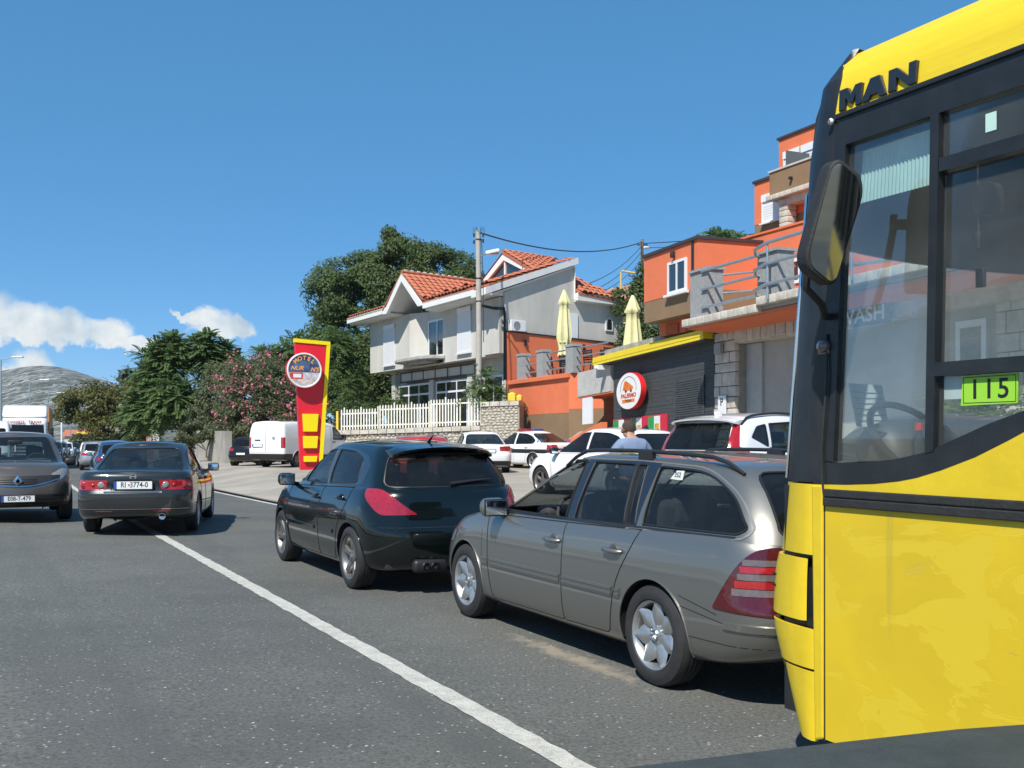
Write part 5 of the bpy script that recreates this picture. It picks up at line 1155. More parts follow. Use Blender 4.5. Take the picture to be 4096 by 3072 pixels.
# ---- one builder for the other cars: a table of outlines per kind
def make_car(name, k):
    c = dict(BASE); c.update(k); pm = c['paint']
    root = empty(name); B = Body(c)
    arches(B, c, root, pm)
    labs = {}
    for sd in (1, -1):
        if 'trim' in c: B.cut('pillar_trim', c['trim'], sd, 1)
        for i, (poly, gm) in enumerate(c['windows']): B.cut('window_%d' % i, poly, sd, 1); labs['window_%d' % i] = VM[gm]
        for i, poly in enumerate(c.get('doors', [])): B.cut('door_%d' % i, poly, sd, 0)
        for lab, poly in c.get('side_lamps', []): B.cut(lab, poly, sd, c.get('lamp_part', 0))
        for lab, poly in c.get('rear_lamps', []): B.cut(lab, [(sd*a, b) for a, b in poly], 'r', c.get('lamp_part', 0))
        for lab, poly in c.get('corner_lamps', []): B.cut(lab, poly, ('d', sd), c.get('lamp_part', 0))
        for lab, poly in c.get('gh_lamps', []): B.cut(lab, poly, ('d', sd), 1)
        for lab, poly in c.get('nose_lamps', []): B.cut(lab, poly, ('e', sd), 0)
        for lab, poly in c.get('front_lamps', []): B.cut(lab, [(sd*a, b) for a, b in poly], 'f', 0)
    for lab, poly, where, _, _, _ in c.get('patches', []): B.cut(lab, poly, where, 0)
    B.cut('rear_window', c['rear_window'], 'r', 1); B.cut('windscreen', c['windscreen'], 'f', 1)
    labs['rear_window'] = VM[c.get('rear_glass', 'tint')]; labs['windscreen'] = VM['glass']
    open_cabin(B, c)
    lamps = {'taillight': ('taillight', VM[c.get('tail_mat', 'red')], .005), 'reverse_lamp': ('reverse_lamp', VM['clear'], .006), 'indicator': ('indicator', VM['amber'], .006), 'headlight': ('headlight', VM['clear'], .004), 'fog_lamp': ('fog_lamp', VM['clear'], .003), 'tail_inner': ('tail_inner', VM['darkred'], .006), 'tail_blade': ('tail_blade', VM['red'], .008)}
    ex = [(lab, nm, m_, off) for lab, _, _, nm, m_, off in c.get('patches', [])]
    if 'trim' in c: ex.append(('pillar_trim', 'pillar_trim', VM['gloss'], .001))
    body = finish(B, c, root, pm, labs, lamps, None, extra=ex)
    for sd in (1, -1):
        for lab, x, z in c.get('handles', []):
            handle(B, door_of(c, lab, sd) or root, x, z, sd, c.get('handle_mat', pm), .19, .03)
    for (pts, side, w, pr, nm, mt) in c.get('ribbons', []):
        for sd in ((1, -1) if side == 'both' else (side,)):
            r_ = MB(); B.ribbon(r_, pts, sd, w, pr); r_.build(nm, mt, root, 50)
    for (pts, side) in c.get('gaps', []):
        for sd in ((1, -1) if side == 'both' else (side,)): g = MB(); B.ribbon(g, pts, sd, .006, .001, .004); g.build('panel_gap', VM['gap'], body)
    if c.get('cabin', True):
        sx = c.get('seat_x', (.05, -.85)); seats(root, sx[0], sx[1], top=c.get('seat_top', 1.1)); cabin(root, c.get('dash_x', .72), sx[0], c.get('dash_z', .93))
    if 'mirror' in c: mirrors(root, *c['mirror'], pm if not c.get('black_mirror') else VM['black'])
    add_wheels(root, c, c.get('track', .77))
    for (s, loc, yaw, kw) in c.get('plates', []): plate(root, s, loc, yaw, **kw)
    return root, B, c, pm
def exhaust(root, x, ys, z, r=.035, mt=None):
    for y in ys:
        e = MB(); e.lathe([(r*.86, -.1), (r, -.1), (r, .02), (r*.86, .02), (r*.84, -.08), (.0001, -.08)], 18, axis=0)
        o = e.build('exhaust_tip', mt or VM['chrome'], root, 40); o.rotation_euler = (0, 0, math.pi); o.location = (x, y, z)
def bar_part(root, name, m, pts, w, h=None):
    b = MB(); b.tube(pts, w, 8); return b.build(name, m, root, 60)
# ---- black five-door hatchback
def make_black_hatch():
    pm = paint('blue_black_paint', (.003, .0055, .0055), .0, .2, .004)
    trim = rpoly([(.95, 1.02), (.30, 1.40), (-.2, 1.445), (-.8, 1.43), (-1.25, 1.36), (-1.42, 1.26), (-1.36, 1.07)], [.02, .2, .1, .1, .1, .06, .05])
    k = dict(paint=pm, wb=2.608, tyre_r=.322, rim_r=.222, arch_r=.362, spokes=5, spoke='twin', rim_mat='alloy_dark', ds=.085, track=.785, tyre_w=.225,
        zb=[(-2.2, .22), (-1.7, .21), (-1.1, .2), (1.1, .2), (1.8, .2), (2.2, .2)],
        zt=[(-2.12, 1.0), (-1.7, 1.045), (-1.0, 1.03), (0, 1.0), (.8, .985), (1.1, .99), (1.5, .93), (1.85, .83), (2.1, .70), (2.22, .6)],
        xr=[(0, -1.93), (.08, -2.03), (.2, -2.085), (.36, -2.115), (.48, -2.118), (.56, -2.10), (.62, -2.075), (.8, -2.055), (.95, -2.03), (1, -2.0)],
        xf=[(0, 2.02), (.1, 2.12), (.3, 2.17), (.5, 2.15), (.75, 2.05), (.92, 1.93), (1, 1.85)],
        w=[(0, .80), (.05, .85), (.12, .875), (.25, .893), (.45, .905), (.6, .905), (.72, .896), (.85, .87), (.95, .84), (1, .81)],
        wt=[(-2.2, .90), (-1.8, .955), (-1.3, .995), (-.8, 1), (.9, 1), (1.5, .975), (2.2, .88)],
        crr=.42, crf=.45, bowr=.16, bowf=.25, well=(-1.95, 1.1, .76),
        gxr=[(0, -2.0), (.2, -1.975), (.45, -1.91), (.7, -1.81), (.88, -1.73), (1, -1.68)], gxf=[(0, 1.42), (.25, 1.12), (.5, .82), (.75, .52), (.93, .28), (1, .14)],
        gw=[(0, .80), (.25, .77), (.5, .722), (.75, .665), (.92, .615), (1, .57)],
        gzt=[(-2.0, 1.36), (-1.7, 1.43), (-1.2, 1.468), (-.5, 1.488), (0, 1.475), (.4, 1.43), (.9, 1.28), (1.4, 1.1)], gcrr=.34, gcrf=.3, gbowr=.16, gbowf=.25, gwt=[(-2.1, .88), (-1.7, .93), (-1.2, .975), (-.5, 1), (.5, .985), (1.4, .93)],
        trim=trim,
        windows=[(rpoly([(.62, 1.035), (.26, 1.37), (-.10, 1.418), (-.20, 1.418), (-.25, 1.04)], [.02, .15, .1, .02, .02]), 'tint'),
                 (rpoly([(-.36, 1.045), (-.31, 1.42), (-.80, 1.405), (-1.18, 1.32), (-1.20, 1.08)], [.02, .02, .1, .08, .05]), 'dark'),
                 (rpoly([(.72, 1.03), (.66, 1.07), (.60, 1.2), (.88, 1.04)], .01), 'tint')],
        doors=[rpoly([(.98, .9), (.93, .5), (.90, .25), (-.27, .25), (-.29, 1.1), (.98, 1.1)], [0, .06, .05, .03, 0, 0]), rpoly([(-.27, .25), (-.83, .26), (-.93, .62), (-1.2, .88), (-1.28, 1.1), (-.29, 1.1)], [.03, .05, .2, .2, 0, 0])],
        corner_lamps=[('taillight', rpoly([(-.56, 1.035), (-.73, 1.04), (-.855, 1.0), (-.98, .905), (-1.13, .79), (-.78, .785), (-.63, .90), (-.56, .965)], [.03, .06, .08, .08, .02, .06, .06, .03]))], tail_mat='taillens',
        front_lamps=[('headlight', [(.4, .62), (.45, .72), (.9, .92), (.9, .7)])],
        rear_window=rpoly([(-.70, 1.055), (-.62, 1.25), (-.54, 1.385), (.54, 1.385), (.62, 1.25), (.70, 1.055)], [.1, .05, .12, .12, .05, .1]), windscreen=rpoly([(-.66, 1.02), (-.52, 1.43), (.52, 1.43), (.66, 1.02)], .06),
        handles=[('door_0', -.14, .885), ('door_1', -.98, .915)], mirror=(.78, .86, .99), seat_top=1.2, dash_x=.9, dash_z=1.0,
        gaps=[([(sgn*(.93-.04*i), .69-.0*i) for i in range(0)], 'r') for sgn in ()]+[([(-.78+.04*i, .665) for i in range(40)], 'r'), ([(-1.0-.01*i, .985-.0*i) for i in range(1, 3)], 'both'), ([(-1.645-.028*i, .70+.0*i) for i in range(8)], 'both')],
        ribbons=[([(.84-.11*i, .545) for i in range(10)], 'both', .045, .010, 'rub_strip', pm), ([(-.31-.1*i, .55) for i in range(6)], 'both', .045, .010, 'rub_strip', pm),
                 ([(-.2+.2*i/9-.0, 1.0) for i in range(0, 2)], 'r', .004, .001, 'tailgate_line', VM['gap'])])
    VM['taillens'] = lens('tail_bright_red', (.30, .012, .028))
    root, B, c, pm = make_car('hatchback_car', k)
    exhaust(root, -2.09, (.36, .265), .285, .038)
    df = MB(); df.rbox((-2.02, .30, .285), (.12, .36, .13), .04); df.build('diffuser', VM['black'], root, 50)
    sp = MB(); n = 14; vs = []
    for i in range(n+1):
        y = -.56+1.12*i/n; l, _ = B.hit(-1.5, y*.97, 't'); e = 1-(y/.56)**2; z = l.z; x1 = -1.70-.10*e**.5
        vs += [(-1.48, y, z-.004), (-1.62, y, z-.012), (x1, y, z-.035-.01*(1-e)), (x1+.01, y, z-.06-.01*(1-e)), (-1.55, y, z-.08)]
    sp.add(vs, [(i*5+a, i*5+(a+1) % 5, i*5+5+(a+1) % 5, i*5+5+a) for i in range(n) for a in range(5)]+[(0, 1, 2, 3, 4), tuple(n*5+4-a for a in range(5))]); sp.build('roof_spoiler', pm, root, 50)
    wp = MB(); a, na = B.hit(.06, 1.075, 'r'); b_, nb = B.hit(-.42, 1.115, 'r'); wp.tube([a+na*.02, a.lerp(b_, .5)+na*.03, b_+nb*.02], [.022, .014, .008], 6); wp.build('rear_wiper', VM['black'], root, 60)
    an = MB(); an.tube([(-1.30, 0, 1.50), (-1.36, 0, 1.535), (-1.44, 0, 1.58)], [.02, .012, .003], 6); an.build('roof_aerial', VM['black'], root, 60)
    return root
# ---- dark grey saloon
def sedan_cfg(**kw):
    k = dict(wb=2.67, tyre_r=.318, rim_r=.21, arch_r=.35, spokes=5, spoke='wide', ds=.1, track=.765,
        zb=[(-2.4, .34), (-1.9, .26), (-1.2, .2), (1.2, .2), (1.9, .2), (2.2, .22)],
        zt=[(-2.42, .965), (-2.1, 1.005), (-1.75, 1.01), (-1.0, .965), (0, .93), (.8, .92), (1.1, .93), (1.5, .87), (1.9, .77), (2.15, .68), (2.3, .6)],
        xr=[(0, -2.27), (.08, -2.34), (.2, -2.375), (.4, -2.39), (.55, -2.385), (.58, -2.345), (.64, -2.325), (.85, -2.335), (.95, -2.325), (1, -2.29)],
        xf=[(0, 2.12), (.1, 2.22), (.3, 2.28), (.5, 2.26), (.75, 2.17), (.92, 2.05), (1, 1.96)],
        w=[(0, .80), (.05, .845), (.12, .865), (.3, .878), (.5, .88), (.68, .876), (.82, .86), (.93, .835), (1, .79)],
        crr=.32, crf=.45, bowr=.12, bowf=.24, well=(-1.65, .95, .76), crown=[(-2.4, .02), (-1.8, .03), (-1, .02), (.9, .03), (1.5, .05), (2.1, .03)],
        gxr=[(0, -1.9), (.25, -1.72), (.5, -1.5), (.75, -1.26), (.92, -1.06), (1, -.92)], gxf=[(0, 1.2), (.25, .95), (.5, .70), (.75, .44), (.93, .22), (1, .08)],
        gw=[(0, .80), (.25, .765), (.5, .71), (.75, .65), (.92, .595), (1, .55)],
        gzt=[(-2.0, 1.08), (-1.5, 1.27), (-1.1, 1.37), (-.7, 1.418), (-.3, 1.425), (.1, 1.41), (.5, 1.33), (1.2, 1.1)], gcrr=.3, gcrf=.26, gbowr=.16, gbowf=.2, gwt=[(-1.9, .9), (-1.3, .96), (-.5, 1), (.5, .99), (1.2, .95)],
        windows=[(rpoly([(.78, .955), (.25, 1.33), (-.05, 1.372), (-.19, 1.372), (-.19, .96)], [.02, .15, .1, .02, .02]), 'tint'),
                 (rpoly([(-.28, .962), (-.28, 1.372), (-.75, 1.35), (-1.05, 1.26), (-1.32, 1.09), (-1.25, .985)], [.02, .02, .1, .1, .04, .03]), 'tint')],
        doors=[rpoly([(.92, .88), (.88, .5), (.85, .24), (-.235, .24), (-.235, 1.04), (.92, 1.04)], [0, .06, .04, .03, 0, 0]), rpoly([(-.235, .24), (-.85, .25), (-.95, .62), (-1.15, .85), (-1.22, 1.04), (-.235, 1.04)], [.03, .05, .2, .2, 0, 0])],
        rear_window=rpoly([(-.66, 1.015), (-.53, 1.36), (.53, 1.36), (.66, 1.015)], [.06, .12, .12, .06]), windscreen=rpoly([(-.68, .96), (-.54, 1.37), (.54, 1.37), (.68, .96)], .06),
        handles=[('door_0', -.1, .83), ('door_1', -.95, .855)], mirror=(.74, .82, .93), front_lamps=[('headlight', [(.42, .58), (.46, .70), (.92, .8), (.92, .62)])])
    k.update(kw); return k
def make_grey_saloon():
    pm = paint('slate_paint', (.022, .027, .031), .4, .3, .12)
    k = sedan_cfg(paint=pm,
        side_lamps=[('taillight', rpoly([(-2.10, .875), (-2.12, .725), (-2.6, .725), (-2.6, .875)], [.02, .02, 0, 0]))],
        rear_lamps=[('taillight', rpoly([(1, .725), (.50, .725), (.40, .735), (.37, .875), (1, .875)], [0, .01, .03, .02, 0]))],
        patches=[('plate_recess', rpoly([(-.33, .715), (-.28, .885), (.28, .885), (.33, .715)], .02), 'r', 'plate_recess', VM['black'], -.012)],
        plates=[('RI  3774-0', (-2.345, 0, .802), math.pi, dict(w=.56, h=.125))],
        gaps=[([(-.9+.05*i, .695) for i in range(37)], 'r'), ([(-.62, .69+.03*i) for i in range(0, 11)], 'r'), ([(.62, .69+.03*i) for i in range(0, 11)], 'r')],
        ribbons=[([(-.42+.07*i, .69) for i in range(13)], 'r', .02, .02, 'boot_strip', VM['chrome']), ([(-.8+.05*i, .435) for i in range(33)], 'r', .008, .006, 'bumper_line', VM['chrome']),
                 ([(-.55+.05*i, .40) for i in range(6)], 'r', .018, .003, 'reflector', VM['red']), ([(.3+.05*i, .40) for i in range(6)], 'r', .018, .003, 'reflector', VM['red'])])
    root, B, c, pm = make_car('saloon_car', k)
    exhaust(root, -2.30, (-.42,), .315, .05)
    for sd in (1, -1):
        for (yy, rr, mt) in ((.46, .055, 'clear'), (.72, .055, 'red'), (.585, .03, 'red')):
            l, n = B.hit(sd*yy, .80, 'r'); lm = MB(); lm.lathe([(.0001, -.006), (rr*.6, -.004), (rr, .004), (rr*1.1, .016)], 18, (0, 0, 0), 0)
            o = lm.build('lamp_cell', VM[mt], [q for q in root.children if q.name.startswith('taillight')][0 if sd > 0 else -1], 60); o.location = l-Vector((.012, 0, 0))
    e = MB(); l, n = B.hit(0, .935, 'r'); x = l.x-.006
    e.bar((x, -.03, .96), (x, -.038, .905), .01, .012); e.bar((x, .03, .96), (x, .038, .905), .01, .012); e.bar((x, -.03, .93), (x, .03, .93), .01, .012); e.tube([(x+.002, .045*math.cos(a)*1.1, .933+.037*math.sin(a)) for a in [2*math.pi*i/16 for i in range(16)]], .004, 5, closed=True)
    e.build('badge', VM['chrome'], root, 50)
    # driver's silhouette is hard to see; rear shelf and the side window's red reflection, put in as a solid red block
    sh = MB(); sh.box(-1.7, -1.25, -.6, .6, .96, .985); sh.build('parcel_shelf', VM['trim'], root)
    cu = MB(); cu.rbox((-.62, -.62, 1.1), (.25, .06, .2), .03); cu.build('window_inset', mat('reflection_red', (.5, .04, .03), .8), root, 50)
    # plate shield
    shd = MB(); shd.box(-2.3515, -2.3505, .045, .07, .788, .818); shd.build('plate_shield', mat('shield_red', (.5, .1, .1), .6), root)
    return root
def make_white_saloon(name, pm, lampz=(.80, .96), lampy=.42, police=False):
    k = sedan_cfg(paint=pm, rear_glass='tint',
        side_lamps=[('taillight', rpoly([(-2.02, lampz[1]-.01), (-2.1, lampz[0]), (-2.6, lampz[0]), (-2.6, lampz[1])], [.03, .02, 0, 0]))],
        rear_lamps=[('taillight', rpoly([(1, lampz[0]), (lampy+.03, lampz[0]), (lampy, lampz[1]-.02), (1, lampz[1])], [0, .02, .03, 0]))],
        plates=[(None, (-2.345, 0, .80), math.pi, dict(w=.52, h=.112))],
        patches=[('bumper_lower', rpoly([(-1, .2), (-1, .44), (-.6, .47), (.6, .47), (1, .44), (1, .2)], .02), 'r', 'bumper_lower', VM['black'], .001)],
        gaps=[([(-.9+.05*i, .68) for i in range(37)], 'r')])
    root, B, c, pm = make_car(name, k); return root, B
# ---- other kinds
def suv_cfg(**kw):      # tall rounded five-door body
    k = dict(wb=2.70, tyre_r=.345, rim_r=.235, arch_r=.385, spokes=5, spoke='wide', ds=.1, track=.80, tyre_w=.235,
        zb=[(-2.3, .38), (-1.8, .30), (-1.1, .25), (1.1, .25), (1.8, .27), (2.2, .3)],
        zt=[(-2.2, 1.02), (-1.8, 1.07), (-1.0, 1.06), (0, 1.03), (.9, 1.02), (1.15, 1.04), (1.6, 1.01), (1.9, .96), (2.1, .89), (2.2, .8)],
        xr=[(0, -1.98), (.08, -2.08), (.2, -2.14), (.36, -2.165), (.5, -2.16), (.58, -2.12), (.8, -2.095), (.95, -2.07), (1, -2.04)],
        xf=[(0, 2.0), (.1, 2.12), (.3, 2.19), (.6, 2.19), (.8, 2.12), (.92, 2.03), (1, 1.95)],
        w=[(0, .82), (.05, .88), (.12, .91), (.3, .925), (.5, .93), (.65, .925), (.8, .91), (.93, .87), (1, .83)],
        crr=.34, crf=.4, bowr=.12, bowf=.2, well=(-2.0, 1.1, .78),
        gxr=[(0, -2.03), (.25, -1.98), (.5, -1.9), (.75, -1.8), (.92, -1.72), (1, -1.66)], gxf=[(0, 1.3), (.25, 1.05), (.5, .8), (.75, .54), (.93, .3), (1, .16)],
        gw=[(0, .83), (.25, .805), (.5, .765), (.75, .715), (.92, .66), (1, .61)],
        gzt=[(-2.05, 1.48), (-1.7, 1.56), (-1.2, 1.61), (-.5, 1.64), (0, 1.63), (.4, 1.57), (.9, 1.38), (1.4, 1.16)], gcrr=.3, gcrf=.28, gbowr=.14, gbowf=.2, gwt=[(-2.1, .9), (-1.7, .94), (-1.2, .98), (-.5, 1), (.5, .985), (1.4, .93)],
        windows=[(rpoly([(.78, 1.05), (.3, 1.46), (-.05, 1.53), (-.2, 1.53), (-.22, 1.06)], [.02, .15, .1, .02, .02]), 'tint'),
                 (rpoly([(-.31, 1.065), (-.29, 1.53), (-.95, 1.50), (-1.02, 1.10)], [.02, .02, .04, .04]), 'tint'),
                 (rpoly([(-1.10, 1.13), (-1.04, 1.49), (-1.30, 1.45), (-1.5, 1.28)], [.04, .03, .06, .03]), 'dark')],
        doors=[rpoly([(.96, .95), (.92, .5), (.9, .32), (-.26, .32), (-.26, 1.12), (.96, 1.12)], [0, .06, .05, .03, 0, 0]), rpoly([(-.26, .32), (-.84, .33), (-.94, .66), (-1.18, .92), (-1.22, 1.12), (-.26, 1.12)], [.03, .05, .2, .2, 0, 0])],
        rear_window=rpoly([(-.66, 1.10), (-.60, 1.50), (.60, 1.50), (.66, 1.10)], [.06, .08, .08, .06]), windscreen=rpoly([(-.7, 1.06), (-.58, 1.56), (.58, 1.56), (.7, 1.06)], .06), rear_glass='tint',
        handles=[('door_0', -.12, .93), ('door_1', -.95, .95)], mirror=(.82, .86, 1.03), seat_top=1.28, dash_x=.85, dash_z=1.04)
    k.update(kw); return k
def make_white_suv():
    pm = paint('white_paint', (.78, .79, .80), 0, .3, .05)
    k = suv_cfg(paint=pm, rear_lamps=[], side_lamps=[],
        corner_lamps=[('taillight', rpoly([(-.60, .96), (-.60, 1.1), (-1.06, 1.1), (-1.12, .94)], [.02, .02, .02, .02]))],
        patches=[('bumper_lower', rpoly([(-1, .25), (-1, .52), (-.6, .55), (.6, .55), (1, .52), (1, .25)], .02), 'r', 'bumper_lower', VM['black'], .002)],
        gaps=[([(-.72+.05*i, .70) for i in range(30)], 'r'), ([(-1.3-.02*i+.06*math.sin(i*.5), .98) for i in range(0)], 'both')],
        plates=[(None, (-2.125, 0, .80), math.pi, dict())])
    k['gh_lamps'] = [('tail_blade', rpoly([(-.60, 1.0), (-1.0, 1.0), (-.90, 1.25), (-.80, 1.5), (-.70, 1.5), (-.74, 1.3), (-.76, 1.13), (-.60, 1.11)], [.02, .02, .1, .01, .01, .05, .03, .02]))]
    k['rear_window'] = rpoly([(-.60, 1.09), (-.50, 1.50), (.50, 1.50), (.60, 1.09)], [.06, .08, .08, .06])
    root, B, c, pm = make_car('crossover_car', k)
    for sd in (1, -1):
        rl = MB(); pts = []
        for i in range(13):
            x = .15-1.75*i/12; l, n = B.hit(x, sd*.62, 't'); pts.append((x, sd*.62, l.z+.012+.03*min(1, math.sin(math.pi*min(max(i/12, .001), .999))*3)))
        rl.tube(pts, .018, 8); rl.build('roof_rail', VM['black'], root, 60)
        b = MB(); B.ribbon(b, [(.72-1.42*i/20-.38*i/20, 1.06+.06*(i/20)**2) for i in range(21)], sd, .02, .004); b.build('belt_strip', VM['black'], root, 50)
    l, n = B.hit(-1.3, 0, 't'); an = MB(); an.rbox((-1.3, 0, l.z+.02), (.16, .06, .06), .02); an.build('roof_aerial', pm, root, 60)
    # body-coloured roof spoiler over the tailgate glass
    sp = MB(); n = 12; vs = []
    for i in range(n+1):
        y = -.6+1.2*i/n; l, _ = B.hit(-1.5, y*.96, 't'); e = 1-(y/.6)**2; z = l.z; x1 = -1.74-.1*max(e, 0)**.5
        vs += [(-1.45, y, z-.003), (-1.6, y, z-.014), (x1, y, z-.045), (x1+.01, y, z-.07), (-1.55, y, z-.09)]
    sp.add(vs, [(i*5+a, i*5+(a+1) % 5, i*5+5+(a+1) % 5, i*5+5+a) for i in range(n) for a in range(5)]+[(0, 1, 2, 3, 4), tuple(n*5+4-a for a in range(5))]); sp.build('roof_spoiler', pm, root, 50)
    return root
def make_crossover_front():
    """brown-grey crossover that comes towards the viewer"""
    pm = paint('bronze_paint', (.14, .118, .105), .6, .34, .08)
    k = suv_cfg(paint=pm, wb=2.606, tyre_r=.33, rim_r=.215, arch_r=.37, track=.775, rear_lamps=[], side_lamps=[],
        zt=[(-2.0, 1.0), (-1.6, 1.06), (-1.0, 1.03), (0, .99), (.9, .98), (1.15, 1.03), (1.5, 1.01), (1.8, .965), (2.0, .90), (2.1, .84)],
        xr=[(0, -1.85), (.2, -1.98), (.5, -2.0), (1, -1.9)], xf=[(0, 1.95), (.1, 2.05), (.3, 2.12), (.6, 2.10), (.8, 2.03), (.92, 1.94), (1, 1.85)],
        w=[(0, .80), (.05, .85), (.12, .87), (.3, .885), (.5, .889), (.65, .885), (.8, .87), (.93, .84), (1, .80)], crf=.46, bowf=.28,
        gxr=[(0, -1.9), (.5, -1.8), (.92, -1.6), (1, -1.55)], gzt=[(-1.95, 1.42), (-1.6, 1.50), (-1.1, 1.535), (-.5, 1.555), (0, 1.545), (.4, 1.49), (.9, 1.32), (1.4, 1.12)],
        windows=[(rpoly([(.75, 1.02), (.3, 1.4), (-.05, 1.45), (-.2, 1.45), (-.22, 1.03)], [.02, .15, .1, .02, .02]), 'tint'), (rpoly([(-.31, 1.035), (-.29, 1.45), (-.85, 1.43), (-1.3, 1.25), (-1.2, 1.10)], [.02, .02, .1, .05, .04]), 'dark')],
        windscreen=rpoly([(-.70, 1.015), (-.57, 1.49), (.57, 1.49), (.70, 1.015)], .07), rear_window=rpoly([(-.62, 1.08), (-.55, 1.42), (.55, 1.42), (.62, 1.08)], .05), well=(-1.85, 1.1, .76),
        nose_lamps=[('headlight', rpoly([(-1.04, .76), (-.92, .72), (-.70, .82), (-.54, .93), (-.72, .94), (-.97, .85)], [.02, .04, .04, .03, .04, .05]))],
        patches=[('grille', rpoly([(-.66, .74), (-.68, .83), (-.15, .82), (.15, .82), (.68, .83), (.66, .74), (.25, .64), (-.25, .64)], .03), 'f', 'grille', VM['black'], .002),
                 ('lower_grille', rpoly([(-.72, .30), (-.76, .50), (.76, .50), (.72, .30)], .05), 'f', 'lower_grille', VM['black'], .002)],
        gaps=[([(-.5+.05*i, .81+.0*i) for i in range(21)], 'f')], mirror=(.80, .80, .98), seat_top=1.22, black_mirror=True,
        plates=[('E08-T-479', (2.145, 0, .44), 0, dict(w=.52, h=.112))])
    k['front_lamps'] = [('fog_lamp', rpoly([(.52, .40), (.52, .47), (.62, .47), (.62, .40)], .03))]
    root, B, c, pm = make_car('crossover_car', k)
    # chrome wing under the diamond badge
    w = MB()
    for sd in (1, -1): B.ribbon(w, [(sd*(.10+.055*i), .64+.12*(i/10)**1.6) for i in range(11)], 'f', .018, .012)
    B.ribbon(w, [(-.1+.02*i, .638) for i in range(11)], 'f', .018, .012); w.build('grille_wing', VM['chrome'], root, 50)
    l, n = B.hit(0, .735, 'f'); e = MB(); x = l.x+.02
    e.add([(x, 0, .735+.105), (x+.02, .075, .735), (x, 0, .735-.105), (x+.02, -.075, .735), (x+.035, 0, .735+.05), (x+.035, .035, .735), (x+.035, 0, .735-.05), (x+.035, -.035, .735), (x-.02, 0, .735+.105), (x-.02, .075, .735), (x-.02, 0, .735-.105), (x-.02, -.075, .735)],
          [(0, 1, 5, 4), (1, 2, 6, 5), (2, 3, 7, 6), (3, 0, 4, 7), (8, 9, 1, 0), (9, 10, 2, 1), (10, 11, 3, 2), (11, 8, 0, 3)]); e.build('diamond_badge', VM['chrome'], root)
    g = MB()
    for z in (.685, .72, .755): B.ribbon(g, [(-.3+.06*i, z) for i in range(11)], 'f', .008, .01)
    for z in (.35, .40, .45): B.ribbon(g, [(-.66+.066*i, z) for i in range(21)], 'f', .014, .008)
    g.build('grille_bar', VM['gloss'], root, 50)
    wi = MB(); wi.tube([(1.22, .1, 1.03), (1.14, -.45, 1.055)], [.012, .008], 6); wi.tube([(1.2, .55, 1.02), (1.18, .02, 1.06)], [.012, .008], 6); wi.build('wiper', VM['black'], root, 60)
    mi = MB(); mi.rbox((.42, 0, 1.40), (.04, .24, .07), .015); mi.build('inner_mirror', VM['black'], root, 60)
    hd = MB(); hd.tube([(.44, 0, 1.34), (.44, 0, 1.22)], .012, 6); hd.build('hanging_charm', VM['plate'], root, 60)
    return root
